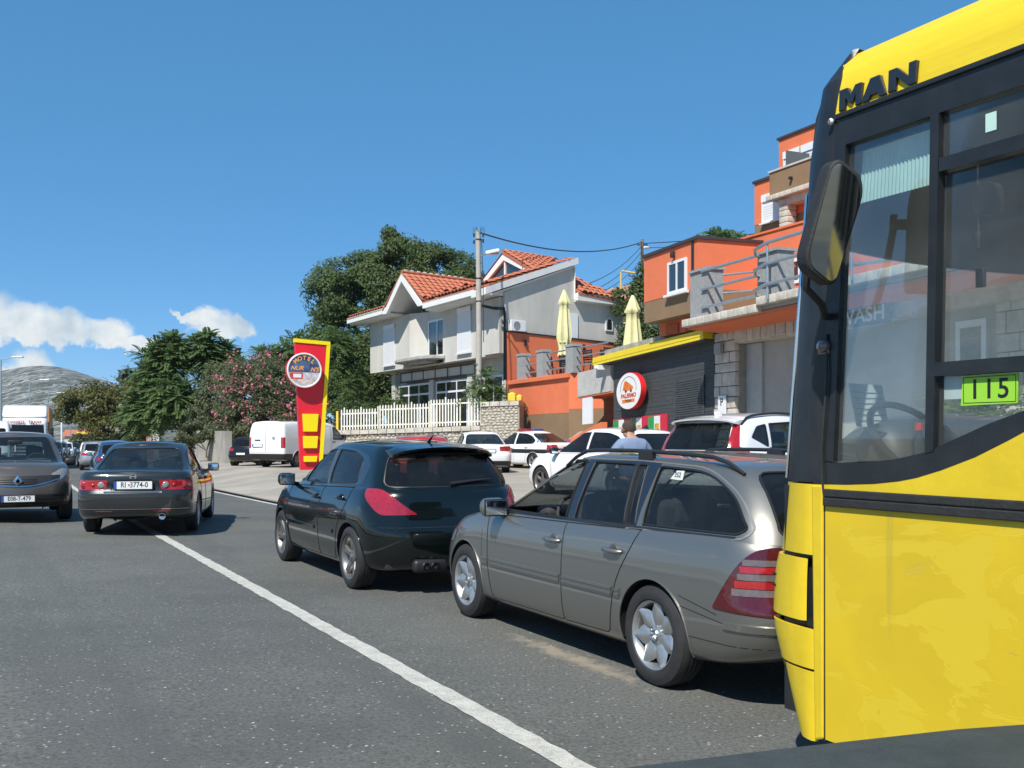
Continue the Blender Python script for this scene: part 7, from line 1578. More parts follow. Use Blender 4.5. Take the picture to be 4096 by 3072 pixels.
    par = MB(); par.box(-1.14, -1.10, -1.5, -.06, .82, 2.1); par.build('driver_partition', glass('partition_glass', (.5, .56, .56)), root)
    latch = MB(); latch.rbox((-.70, -.045, 2.12), (.035, .02, .07), .006); latch.build('window_latch', BK, root, 50)
    # ---- green fleet number, stickers, lettering
    gn = MB(); gn.add([(-.64, .0025-.022, 1.664), (-.862, .0025-.022, 1.668), (-.866, .0025-.022, 1.772), (-.648, .0025-.022, 1.770), (-.64, .0065-.022, 1.664), (-.862, .0065-.022, 1.668), (-.866, .0065-.022, 1.772), (-.648, .0065-.022, 1.770)], [(0, 1, 2, 3), (7, 6, 5, 4), (0, 4, 5, 1), (1, 5, 6, 2), (2, 6, 7, 3), (3, 7, 4, 0)])
    g_ = gn.build('fleet_number_plate', mat('fleet_green', (.30, .62, .04), .45, 0, .03), root)
    text('fleet_number', '115', .098, VM['ink'], g_, basis((-.754, -.0152, 1.718), (-1, 0, 0), (0, 0, 1)), .0005, bold=.0012, sx=1.0, space=1.15)
    bd = MB()
    for (x0, x1, z0, z1) in ((-.650, -.856, 1.672, 1.6745), (-.654, -.858, 1.7635, 1.766), (-.650, -.6525, 1.672, 1.766), (-.8555, -.858, 1.674, 1.766)): bd.box(min(x0, x1), max(x0, x1), -.0154, -.0148, z0, z1)
    bd.build('number_border', VM['ink'], g_)
    ns = MB(); ns.box(-.635, -.56, -.03, -.028, 1.69, 1.775); ns.build('notice_sticker', mat('notice', (.55, .6, .58), .7), root); s2 = MB(); s2.box(-.778, -.735, -.0235, -.0225, 2.625, 2.69); s2.build('paper_sticker', mat('sticker_green', (.45, .66, .58), .7), root)
    MT = mat('lettering_black', (.014, .018, .026), .35, 0, .1, 20, coat=.4)
    for ch, x0, x1, dx in (('M', -.085, -.2, 0), ('A', -.2, -.325, 0), ('N', -.335, -.465, 0)):
        w_, h_ = x0-x1, .085; z0 = 2.882; sk_ = .012
        def T_(u, v): return (x0-u*w_-sk_*(v)*.3, z0+v*h_)
        polys = {'M': [[(0, 0), (.28, 0), (.28, .55), (.5, .2), (.62, .2), (.76, .55), (.74, 0), (1, 0), (1, 1), (.72, 1), (.54, .62), (.36, 1), (.0, 1)]],
                 'A': [[(0, 0), (.3, 0), (.37, .2), (.68, .2), (.73, 0), (1, 0), (.72, 1), (.36, 1)]],
                 'N': [[(0, 0), (.28, 0), (.28, .6), (.72, 0), (1, 0), (1, 1), (.73, 1), (.73, .42), (.3, 1), (0, 1)]]}[ch]
        for pl in polys: lt = MB(); lt.prism([T_(u, v) for u, v in pl], 1, -.012, .012); lt.build('brand_letter', MT, root, bevel=.003)
    ml = MB(); ml.lathe([(.0001, 0), (.012, .004), (.014, .012), (.008, .02)], 12, (-.045, .004, 2.852), 1); ml.build('marker_lamp', VM['plate'], root, 60)
    # ---- mirror on its bent arm
    out = [(-.31, 2.60), (-.42, 2.54), (-.435, 2.47), (-.33, 2.14), (-.30, 2.125), (-.19, 2.185), (-.175, 2.24), (-.27, 2.58)]
    mh = MB(); mh.prism(rpoly(out, .035, 3), 1, -.10, .0); o_ = mh.build('mirror_housing', RB, root, 40, bevel=.012)
    M_ = Matrix.Translation((0, .25, 0)); o_.matrix_local = Matrix.Translation((-.30, .26, 2.36)) @ Matrix.Rotation(R(68), 4, 'Z') @ Matrix.Rotation(R(-8), 4, 'X') @ Matrix.Diagonal((.84, 1, 1, 1)) @ Matrix.Translation((.30, 0, -2.36))
    mg = MB(); ctr = (-.305, 2.36); mg.prism([(ctr[0]+(x-ctr[0])*.86, ctr[1]+(z-ctr[1])*.93) for x, z in rpoly(out, .035, 3)], 1, .0005, .004); mg.build('mirror_glass', mat('mirror_silver', (.32, .35, .36), .03, 1, 0), o_)
    am = MB(); am.tube([(-.16, .17, 2.47), (-.155, .17, 2.40), (-.10, .19, 2.25), (-.075, .18, 2.15), (-.10, .12, 2.085), (-.03, .03, 2.05), (-.02, -.02, 2.05)], .015, 8); am.tube([(-.16, .17, 2.43), (-.24, .22, 2.42)], .022, 8); am.build('mirror_arm', RB, root, 60)
    ln = MB(); ln.lathe([(.0001, .03), (.022, .022), (.03, 0), (.024, -.012)], 14, (-.0, .006, 1.93), 1); ln.rbox((.005, .0, 1.92), (.06, .02, .05), .006); ln.build('side_repeater', VM['smoke'], root, 60)
    # wheels (front one far under the flank, behind the frame's edge)
    w = dict(tyre_r=.48, rim_r=.29, tyre_w=.28, spokes=8, spoke='steel', rim_mat='steel'); ms = wheel_set(w)
    for x in (-2.6, -8.4):
        for y, rz in ((-.16, 0), (-2.34, math.pi)):
            e = bpy.data.objects.new('wheel', None); link(e, root); e.location = (x, y, .48); e.rotation_euler = (0, 0, rz)
            for nm, me in ms: link(bpy.data.objects.new(nm, me), e)
    return root
# ------------------------------------------------------------------ putting the street together
make_house(); make_garden_wall(); make_terrace(); make_pizzeria(); make_garage(); make_apartments()
_tf = frame(Vector((2.29, 40, 0)), 23)
def on_terrace(k, o, z=4.1): return tuple(Vector(_tf(k, o, z))+Vector((2.29, 40, 0)))
parasol(on_terrace(2.9, -1.2), 3.8, 'cream folded parasol behind the grey terrace post, left one of two'); parasol(on_terrace(-4.75, -.2, 3.6), 3.0, 'cream folded parasol above the yellow roof band, right one of two', 1.05)
for i, (k, o, rz) in enumerate(((3.2, -.9, 2.0), (1.9, -.8, .3), (-.6, -.7, 2.4), (-1.15, -1.2, .6), (-1.75, -.7, 3.6))):
    chair(on_terrace(k, o), rz, ('black slatted cafe chair at the left of the terrace table', 'black slatted cafe chair between the two terrace posts', 'black slatted cafe chair just right of the folded parasol', 'black slatted cafe chair at the back of the terrace right of the parasol', 'black slatted cafe chair at the right end of the terrace')[i])
cafe_table(on_terrace(2.5, -.85), 'black cafe table between the two left terrace posts'); cafe_table(on_terrace(-1.45, -.85), 'black cafe table right of the folded parasol on the terrace')

def put(o, s, t, rel=0.0, dz=0.0, label=None, cat='car', group=None, zf=None, sc=None):
    """stand a vehicle on the road at (s, t); rel turns it right of the road's direction"""
    o.location = W(s, t, (zf or road_z)(s, t)+dz); hd = math.atan2(bend(s+1)-bend(s-1), 2); o.rotation_euler = (0, 0, ROAD_ROT-hd-R(rel))
    if sc: o.scale = (sc, sc, sc)
    return tag(o, label, cat, group)
def put_xy(o, x, y, heading, z, label, cat='car', group=None, sc=None):
    o.location = (x, y, z); o.rotation_euler = (0, 0, R(90-heading))
    if sc: o.scale = (sc, sc, sc)
    return tag(o, label, cat, group)
put(make_estate(), 6.42, 4.53, label='grey estate car with roof rails and lowered driver window beside the yellow bus')
put(make_black_hatch(), 11.1, 4.2, label='black five-door hatchback with red tail lamps ahead of the grey estate car')
o = make_grey_saloon(); put_xy(o, -6.28, 17.5, -12, .02, 'dark slate saloon with foreign number plate straddling the white lane line')
put(make_crossover_front(), 21.1, .53, rel=180, label='brown-grey crossover with diamond badge coming towards the viewer at the left edge')
bus = make_bus()
LOTP = 'cars parked on the lot'
wp = paint('white_paint', (.78, .79, .80), 0, .3, .05)
put_xy(make_white_suv(), 4.25, 16.9, 46, .27, 'white crossover with tall red tail lamps parked below the garage', 'car', LOTP)
put_xy(make_white_hatch(), 2.08, 21.2, -33, .27, 'white hatchback with dark windows behind the man in the blue shirt', 'car', LOTP)
o, _ = make_white_saloon('saloon_car', wp, (.80, .96), .40); put_xy(o, -1.19, 35.3, -9.5, .3, 'white saloon with dark red tail lamps in front of the pebble wall', 'car', LOTP)
o, Bp = make_white_saloon('police_car', wp, (.74, .95), .52); put_xy(o, .55, 38.4, -41, .34, 'white police car with black side stripe and red light bar', 'police car', LOTP)
for sd in (1, -1):
    st = MB(); Bp.ribbon(st, [(1.85-.16*i, .70) for i in range(26)], sd, .17, .004); st.build('side_stripe', VM['black'], o, 50)
    em = MB(); l, n = Bp.hit(-1.55, 1.02, sd); em.tube([(l.x+.11*math.cos(t), l.y+sd*.012, l.z+.11*math.sin(t)) for t in [2*math.pi*i/16 for i in range(16)]], .02, 6, closed=True); em.build('door_emblem', VM['blue'], o, 50)
st = MB(); Bp.ribbon(st, [(-.8+.08*i, .78) for i in range(21)], 'r', .12, .003); st.build('rear_stripe', VM['black'], o, 50)
lb = MB(); lb.rbox((-.25, .3, 1.50), (.25, .55, .09), .03); lb.build('light_bar_red', VM['red'], o, 50); lb = MB(); lb.rbox((-.25, -.3, 1.50), (.25, .55, .09), .03); lb.build('light_bar_blue', lens('lamp_blue', (.03, .06, .3)), o, 50); lb = MB(); lb.box(-.35, -.15, -.5, .5, 1.43, 1.46); lb.build('light_bar_base', VM['black'], o)
put_xy(make_panel_van(), -8.97, 42.9, 27, .3, 'white panel van behind the red and yellow motel sign', 'van')
sm = make_small('hatchback_car', paint('silver_paint', (.42, .43, .44), .6, .3, .08)); put(sm, 63, 4.4, label='silver hatchback driving away beyond the slate saloon', group='far cars in the queue')
def another(pm, name, *a, **k):
    c = copy_tree(sm); c.name = name
    for ch in c.children:
        if ch.name.split('.')[0] in ('body', 'arch_lip'):
            ch.data = ch.data.copy(); ch.data.materials[0] = pm
    c.location = (0, 0, 0); return put(c, *a, **k)
FAR = 'far cars in the queue'
another(wp, 'hatchback_car', 74, 4.3, label='white car on the far bend just beyond the silver hatchback', group=FAR)
another(paint('blue_paint', (.03, .07, .16), .5, .3, .05), 'hatchback_car', 43, 4.3, label='blue car whose roof shows above the slate saloon', group=FAR, sc=.96)
another(paint('red_paint', (.42, .02, .02), .1, .3, .05), 'hatchback_car', 19.9, 8.4, rel=25, zf=lot_z, label='red car seen through the rear window of the black hatchback', sc=.82)
another(paint('night_paint', (.03, .035, .045), .5, .3, .05), 'hatchback_car', 8.3, 9.75, label='dark car between the grey estate and the white crossover, mostly hidden by the bus', sc=.9, zf=lot_z)
for i, (s, pm, lb_) in enumerate(((92, paint('black_paint', (.01, .01, .012), .2, .25, .05), 'first dark car of the oncoming queue behind the white lorry'), (100, paint('grey_paint', (.12, .12, .125), .5, .3, .05), 'second oncoming car behind the white lorry, grey'), (108, wp, 'third oncoming car behind the white lorry, white'), (117, paint('black_paint', (.01, .01, .012)), 'last dark car of the oncoming queue in front of the far bus'))):
    another(pm, 'hatchback_car', s, 1.0, rel=180, label=lb_, group='oncoming cars in the far queue')
c = copy_tree(sm); c.name = 'estate_car'
for ch in c.children:
    if ch.name.split('.')[0] in ('body', 'arch_lip'): ch.data = ch.data.copy(); ch.data.materials[0] = paint('black_paint', (.01, .01, .012))
put_xy(c, -11.35, 44.9, 14, .25, 'black car half hidden behind the white panel van', 'car', LOTP, .82)
put(make_front_van(), 46.5, -.45, rel=180, label='white delivery van behind the brown-grey crossover', cat='van')
put(make_lorry(), 66, .55, rel=180, label='white lorry with red lettering and roof deflector in the oncoming lane', cat='lorry')
def far_bus():
    r = empty('city_bus'); b = MB(); b.box(-5.5, 5.3, -1.25, 1.25, .35, 2.75); b.build('body', VM['black'], r, bevel=.1); t = MB(); t.box(-5.5, 5.35, -1.26, 1.26, 2.752, 3.05); t.build('roof', MATS['bus_yellow'], r, bevel=.08); g = MB(); g.box(5.3, 5.34, -1.1, 1.1, 1.1, 2.5); g.build('windscreen', WGL, r); f = MB(); f.box(5.3, 5.36, -1.2, 1.2, .4, .95); f.build('bumper', MATS['bus_yellow'], r); d = MB(); d.box(5.3, 5.35, -.8, .8, 2.52, 2.72); d.build('destination_board', DARKM, r)
    for x in (3.2, -3.0):
        for sd in (1, -1): w = MB(); w.lathe([(.2, -.14), (.48, -.14), (.5, -.1), (.5, .1), (.48, .14), (.2, .14)], 20, (x, sd*1.1, .5), 1, True); w.build('wheel', VM['rubber'], r, 40)
    return r
put(far_bus(), 140, 1.0, rel=180, label='far city bus with yellow roof on the bend of the road', cat='bus')
# ------------------------------------------------------------------ trees and shrubs
def leaf_mat(name, col, col2, trans=.35):
    if name in MATS: return MATS[name]
    m = bpy.data.materials.new(name); m.use_nodes = True; MATS[name] = m; nt = m.node_tree; N = nt.nodes; L = nt.links; N.remove(N['Principled BSDF'])
    g = N.new('ShaderNodeNewGeometry'); mx = N.new('ShaderNodeMixRGB'); mx.inputs[1].default_value = (*col, 1); mx.inputs[2].default_value = (*col2, 1); L.new(g.outputs['Random Per Island'], mx.inputs[0])
    b = N.new('ShaderNodeBsdfPrincipled'); b.inputs['Roughness'].default_value = .55; b.inputs['Specular IOR Level'].default_value = .3; L.new(mx.outputs[0], b.inputs['Base Color'])
    t = N.new('ShaderNodeBsdfTranslucent'); L.new(mx.outputs[0], t.inputs[0]); s = N.new('ShaderNodeMixShader'); s.inputs[0].default_value = trans; L.new(b.outputs[0], s.inputs[1]); L.new(t.outputs[0], s.inputs[2]); L.new(s.outputs[0], N['Material Output'].inputs[0]); return m
BARK = mat('bark', (.10, .08, .06), .95, 0, .3, 5, .6, 20)
def quads(P, X, Y, n):
    """leaf-shaped quads (kite) from centres P, half axes X (long) and Y"""
    V = np.stack([P-X, P+Y*.9-X*.1, P+X, P-Y*.9-X*.1], 1).reshape(-1, 3); F_ = np.arange(4*n).reshape(n, 4); return V, F_
def leaves(rng, blobs, n, size, gap=.35, freq=1.1, droop=.25):
    blobs = np.array(blobs, float); vol = blobs[:, 3]*blobs[:, 4]*blobs[:, 5]; m = int(n*2.6); k = rng.choice(len(blobs), m, p=vol**.8/np.sum(vol**.8))
    dr = rng.normal(size=(m, 3)); dr /= np.linalg.norm(dr, axis=1)[:, None]; r = rng.uniform(.12, 1, m)**.42
    P = blobs[k, :3]+dr*r[:, None]*blobs[k, 3:6]*rng.uniform(.9, 1.08, (m, 1))
    ph = rng.uniform(0, 6.3, 9); q = P*freq; f = np.sin(q[:, 0]*2.1+ph[0]+np.sin(q[:, 2]*1.7+ph[1]))+np.sin(q[:, 1]*2.3+ph[2]+np.sin(q[:, 0]*1.3+ph[3]))+np.sin(q[:, 2]*2.9+ph[4]+np.sin(q[:, 1]*1.9+ph[5]))
    keep = f > np.quantile(f, gap); P = P[keep][:n]; dr = dr[keep][:n]; m = len(P)
    nr = dr+np.array([0, 0, .5])+rng.normal(scale=.55, size=(m, 3)); nr /= np.linalg.norm(nr, axis=1)[:, None]
    X = np.cross(nr, rng.normal(size=(m, 3))); X /= np.linalg.norm(X, axis=1)[:, None]; X[:, 2] -= droop; X /= np.linalg.norm(X, axis=1)[:, None]; Y = np.cross(nr, X); s = size*rng.uniform(.6, 1.3, (m, 1))
    return quads(P, X*s, Y*s*.5, m)
def fronds(rng, blobs, tips, per, length, pairs=9, lw=.055, up=.35):
    """compound feather leaves radiating from branch tips on the crown's outside"""
    blobs = np.array(blobs, float); area = (blobs[:, 3]*blobs[:, 5]); Vs = []; Fs = []; off = 0; k = rng.choice(len(blobs), tips, p=area/area.sum())
    for i in range(tips):
        b = blobs[k[i]]; d = rng.normal(size=3); d[2] = abs(d[2])*.9-.35; d /= np.linalg.norm(d); tip = b[:3]+d*b[3:6]*rng.uniform(.45, 1.0); ax = d+np.array([0, 0, up]); ax /= np.linalg.norm(ax)
        u = np.cross(ax, [.3, .5, .8]); u /= np.linalg.norm(u); v = np.cross(ax, u); m = per
        a = np.arange(m)*2.4+rng.uniform(0, 6); tilt = rng.uniform(.35, 1.25, m); L_ = length*rng.uniform(.7, 1.15, m)
        D0 = ax[None]*np.cos(tilt)[:, None]+(u[None]*np.cos(a)[:, None]+v[None]*np.sin(a)[:, None])*np.sin(tilt)[:, None]
        t = np.linspace(.16, 1, pairs); C = tip[None, None]+D0[:, None]*(L_[:, None, None]*t[None, :, None]); C[:, :, 2] -= (t**2)[None]*L_[:, None]*.38
        T_ = np.gradient(C, axis=1); T_ /= np.linalg.norm(T_, axis=2)[..., None]; S = np.cross(T_, np.array([0, 0, 1.])); S /= np.linalg.norm(S, axis=2)[..., None]+1e-6
        ll = (L_[:, None]*.22*(1.05-.55*np.abs(t-.45))[None])[..., None]
        for sg in (1, -1):
            dirv = S*sg*.85+T_*.42; dirv[..., 2] -= .22; dirv /= np.linalg.norm(dirv, axis=2)[..., None]; P = (C+dirv*ll*.5).reshape(-1, 3); X = (dirv*ll*.5).reshape(-1, 3); nn = np.cross(dirv, T_); W_ = np.cross(nn, dirv); W_ /= np.linalg.norm(W_, axis=2)[..., None]+1e-6; Y = (W_*lw*L_[:, None, None]).reshape(-1, 3)
            q, f = quads(P, X, Y, len(P)); Vs.append(q); Fs.append(f+off); off += len(q)
    return np.concatenate(Vs), np.concatenate(Fs)
def limbs(root, base, blobs, r0=.16, seed=1):
    rn = random.Random(seed); b = MB(); top = Vector((sum(x[0] for x in blobs)/len(blobs), sum(x[1] for x in blobs)/len(blobs), min(x[2] for x in blobs)))
    fork = Vector(base).lerp(top, .55); b.tube([base, Vector(base).lerp(fork, .5)+Vector((rn.uniform(-.1, .1), rn.uniform(-.1, .1), 0)), fork], [r0, r0*.85, r0*.7], 8); t = b.build('trunk', BARK, root, 60)
    for x in blobs:
        e = Vector(x[:3]); m_ = fork.lerp(e, .5)+Vector((rn.uniform(-.3, .3), rn.uniform(-.3, .3), rn.uniform(0, .4))); l = MB(); l.tube([fork, m_, e, e+Vector((rn.uniform(-.3, .3), rn.uniform(-.3, .3), x[5]*.5))], [r0*.6, r0*.42, r0*.25, r0*.08], 6); l.build('limb', BARK, root, 60)
def plant(name, loc, label, cat, blobs, kind, n=9000, size=.16, mats=None, group=None, seed=1, flowers=0, gap=.35, frond=None, trunk=True, freq=1.1, r0=.16):
    """blobs relative to loc: x, y, z, rx, ry, rz"""
    rng = np.random.RandomState(seed); root = empty(name, loc, 0, label, cat, group); m = mats
    V, F_ = [], []
    if kind in ('leaf', 'both'): v, f = leaves(rng, blobs, n, size, gap, freq); V.append(v); F_.append(f)
    if kind in ('frond', 'both'):
        v, f = fronds(rng, blobs, *frond); f = f+(len(V[0]) if V else 0); V.append(v); F_.append(f)
    raw('crown', np.concatenate(V), np.concatenate(F_), m, root)
    if flowers:
        bl = np.array(blobs, float); Vf = []; Ff = []; off = 0
        for i in range(flowers):
            b = bl[rng.randint(len(bl))]; d = rng.normal(size=3); d[2] = abs(d[2])*.8-.1; d[1] -= .5; d /= np.linalg.norm(d); c = b[:3]+d*b[3:6]*rng.uniform(.92, 1.06); k = rng.randint(4, 10); P = c+rng.normal(scale=.075, size=(k, 3)); nr = rng.normal(size=(k, 3)); X = np.cross(nr, rng.normal(size=(k, 3))); X /= np.linalg.norm(X, axis=1)[:, None]; Y = np.cross(nr, X); Y /= np.linalg.norm(Y, axis=1)[:, None]; s = rng.uniform(.045, .075, (k, 1)); q, f = quads(P, X*s, Y*s, k); Vf.append(q); Ff.append(f+off); off += len(q)
        raw('blossom', np.concatenate(Vf), np.concatenate(Ff), leaf_mat('oleander_pink', (.55, .13, .20), (.70, .30, .34), .3), root)
    if trunk: limbs(root, (0, 0, 0), blobs, r0, seed)
    return root
G1 = leaf_mat('leaf_dark', (.078, .13, .045), (.15, .20, .072), .45); G2 = leaf_mat('leaf_mid', (.07, .12, .038), (.135, .185, .06), .4); G3 = leaf_mat('leaf_olive', (.10, .125, .06), (.18, .195, .10), .42); G4 = leaf_mat('leaf_gold', (.075, .105, .028), (.185, .17, .05), .4); G5 = leaf_mat('leaf_ailanthus', (.10, .17, .06), (.18, .26, .10), .45)
FARG = 'trees along the right side of the road'
def far_trees():
    # rounded tree with golden top far down the road
    plant('round_tree', (-32, 79, -.3), 'round dark tree with golden green top far down the road', 'tree', [(-3.2, 0, 4.2, 1.7, 1.5, 1.3), (-1.6, 0, 4.6, 2.2, 2, 1.9), (.4, 0, 4.8, 2.4, 2, 1.9), (2.4, 0, 4.6, 2.0, 2, 1.9), (.2, 0, 2.6, 2.6, 2, 1.5), (2.4, .3, 2.4, 1.8, 1.6, 1.6), (3.6, 0, 3.6, 1.4, 1.4, 1.7)], 'leaf', 24000, .125, G4, FARG, 2, gap=.3)
    plant('round_tree', (-33, 86, -.3), 'thin topped tree rising behind the round golden green tree', 'tree', [(0, 0, 6.6, 1.2, 1.2, 1.5), (2.2, 0, 6.8, 1.3, 1.2, 1.5), (1, 0, 5.6, 2, 1.5, 1.5)], 'leaf', 2600, .2, G3, FARG, 3, gap=.5)
    plant('ailanthus_tree', (-20.2, 62.5, .2), 'tall feathery tree of heaven left of the pink oleander', 'tree', [(-2.3, 0, 5.4, .75, .8, 2.3), (-1.0, 0, 5.9, .8, .8, 2.2), (.7, .6, 6.1, .9, .9, 1.9), (-2.4, -.6, 2.8, 1.2, 1.0, 1.5), (2.1, 1, 5.5, .8, .8, 1.8), (-.7, -1, 3.2, 1.4, 1.1, 1.6), (-1.7, -.3, 4.2, .9, .8, 1.2)], 'both', 4500, .12, G5, FARG, 4, frond=(360, 10, 1.1, 10, .055, .8), gap=.3)
    plant('olive_shrub', (-17.1, 58.3, .2), 'grey green bushy shrub between the tree of heaven and the oleander', 'shrub', [(0, 0, 3.6, 1.6, 1.3, 2.4), (1.3, .4, 3.4, 1.5, 1.2, 2.4), (-.9, .2, 2.4, 1.2, 1.2, 1.7)], 'leaf', 20000, .09, G3, FARG, 5, gap=.28, freq=1.7)
    plant('oleander', (-13.6, 53.2, .2), 'large oleander with pink blossom behind the white panel van', 'shrub', [(-1.0, 0, 3.7, 1.5, 1.3, 2.1), (.6, 0, 3.9, 1.7, 1.3, 2.0), (2.2, .3, 3.0, 1.5, 1.2, 2.0), (-.4, -.5, 2.0, 1.9, 1.3, 1.5), (1.4, -.4, 1.8, 1.7, 1.3, 1.4)], 'leaf', 28000, .08, G3, FARG, 6, flowers=230, gap=.25, freq=1.8)
    plant('ailanthus_tree', (-13.2, 61.5, .2), 'feathery green tree rising behind the oleander, left of the motel sign', 'tree', [(-1.6, 0, 5.6, 1.6, 1.3, 1.6), (.4, 0, 6.4, 1.6, 1.3, 1.5), (2.0, 0, 6.9, 1.4, 1.3, 1.3), (0, 0, 4.2, 2.4, 1.4, 1.5), (2.4, 0, 4.8, 1.6, 1.3, 1.8)], 'both', 9000, .12, G5, FARG, 7, frond=(230, 8, .95, 8), gap=.2)
    plant('ivy', (-15.6, 51.6, .3), 'ivy hanging over the weathered concrete retaining wall', 'climber', [(-.9, 0, 1.5, .9, .5, .6), (.1, -.3, 1.55, .8, .45, .45), (-1.5, .4, 1.0, .6, .4, .8), (.7, -.6, 1.2, .35, .3, .6)], 'leaf', 5500, .075, G3, None, 31, gap=.3, freq=2.2, r0=.05)
    # the great dark tree behind the house
    plant('great_tree', (-8.3, 69, 1.6), 'great dark broadleaf tree towering behind the grey-white house', 'tree', [(-4.2, 0, 5.5, 2.4, 2.4, 3.2), (-3.6, 0, 9.9, 2.7, 2.4, 2.5), (-.8, 0, 10.2, 2.8, 2.6, 2.7), (1.9, 0, 10.0, 2.6, 2.4, 2.4), (.7, 0, 12.6, 1.9, 1.6, 1.5), (-2.0, 0, 11.6, 1.7, 1.6, 1.4), (-.2, 0, 14.0, .7, .7, .7), (.3, .0, 13.4, .9, .9, .8), (4.3, 0, 10.6, 2.3, 2.2, 2.4), (2.8, 0, 12.0, 1.9, 1.6, 1.5), (-2.2, -.8, 4.2, 3.0, 2.2, 3.2), (.6, -.8, 5.6, 3.0, 2.4, 3.4), (5.2, 0, 8.2, 1.6, 1.8, 1.9)], 'leaf', 115000, .125, G1, None, 8, gap=.22, freq=.9, r0=.4)
    # undergrowth below it
    plant('hedge_shrub', (-8.9, 56.5, .8), 'light green shrub left of the picket fence under the great tree', 'shrub', [(-.8, 0, 2.2, 1.2, 1, 1.4), (.3, .2, 1.8, 1.2, 1, 1.1), (-1.6, .3, 3.2, .8, .8, 1.2)], 'leaf', 8000, .085, G2, None, 9, gap=.25, freq=1.6)
    plant('hedge_shrub', (-6.6, 58, .8), 'dark green shrub between the house corner and the motel sign', 'shrub', [(0, 0, 2.2, 1.3, 1, 1.5), (1.5, 0, 2.4, 1.2, 1, 1.4), (2.6, .4, 1.6, 1, 1, 1.0)], 'leaf', 10000, .09, G1, None, 10, gap=.25, freq=1.6)
    plant('ailanthus_sapling', (-1.25, 43.6, 2.5), 'young feathery tree of heaven at the foot of the utility pole', 'shrub', [(0, 0, 1.3, .45, .4, .75), (-.25, 0, .9, .45, .4, .5), (.3, 0, .8, .5, .4, .5)], 'frond', mats=G5, seed=11, frond=(34, 9, .62, 9, .05), r0=.05)
    plant('hedge_shrub', (.1, 43.7, 2.5), 'dry brownish green bush beside the young tree of heaven', 'shrub', [(0, 0, .35, .55, .4, .4), (-.5, 0, .3, .4, .4, .35)], 'leaf', 1800, .075, G3, None, 12, gap=.2, freq=2.5, r0=.03)
    plant('ivy', (6.75, 50, 5.0), 'ivy mass climbing between the grey-white house and the orange block', 'climber', [(-.6, 0, 2.6, .75, .6, 2.2), (0, 0, 4.4, .6, .6, 1.2), (-1.2, -.4, .6, .5, .5, 1.6), (.2, 0, 1.0, .8, .6, 1.8), (-1.4, .2, 3.4, .5, .4, .8)], 'leaf', 9000, .10, G1, None, 13, gap=.25, freq=2, r0=.06)
    plant('ailanthus_tree', (9.6, 46, 8.5), 'small feathery tree showing over the orange apartment roof', 'tree', [(-.3, 0, 2.0, .8, .7, .7), (.7, 0, 1.8, .8, .7, .6), (0, 0, 1.4, 1.2, .7, .5)], 'both', 700, .13, G5, None, 14, frond=(46, 8, .7, 8), gap=.2)
    plant('pine_tree', (28, 44, 9), 'dark tree whose branch tips show above the yellow bus roof', 'tree', [(-1.5, 0, 9.6, 2.2, 2, 1.8), (.9, 0, 10.6, 2.2, 2, 2.0), (2.5, 0, 9, 2.2, 2, 1.8)], 'leaf', 6000, .2, G1, None, 15, gap=.3)
    plant('fern_shrub', (8.3, 17.5, .3), 'feathery green shrub by the stone corner seen through the bus window', 'shrub', [(0, 0, 1.3, .8, .6, .8), (.5, 0, 1.0, .6, .5, .6)], 'frond', mats=G5, seed=16, frond=(30, 8, .8, 9), r0=.05)
    for i, (x, y, z, sc_) in enumerate(((-64, 118, -1, 1.0), (-57, 150, -1.5, 1.2), (-48.5, 112, -1, .7), (-86, 170, -2, 1.6), (-62, 210, -2, 1.5))):
        plant('roadside_tree', (x, y, z), ('bush behind the lorry at the left edge', 'tree behind the far bus', 'bush on the right of the far queue', 'distant tree at the foot of the hill, leftmost', 'distant tree beyond the far house')[i], 'tree', [(0, 0, 2.6*sc_, 2*sc_, 1.8*sc_, 1.8*sc_), (1.8*sc_, 0, 2.0*sc_, 1.6*sc_, 1.5*sc_, 1.5*sc_)], 'leaf', 2200, .26, G3, 'distant trees', 20+i, gap=.3)
far_trees()
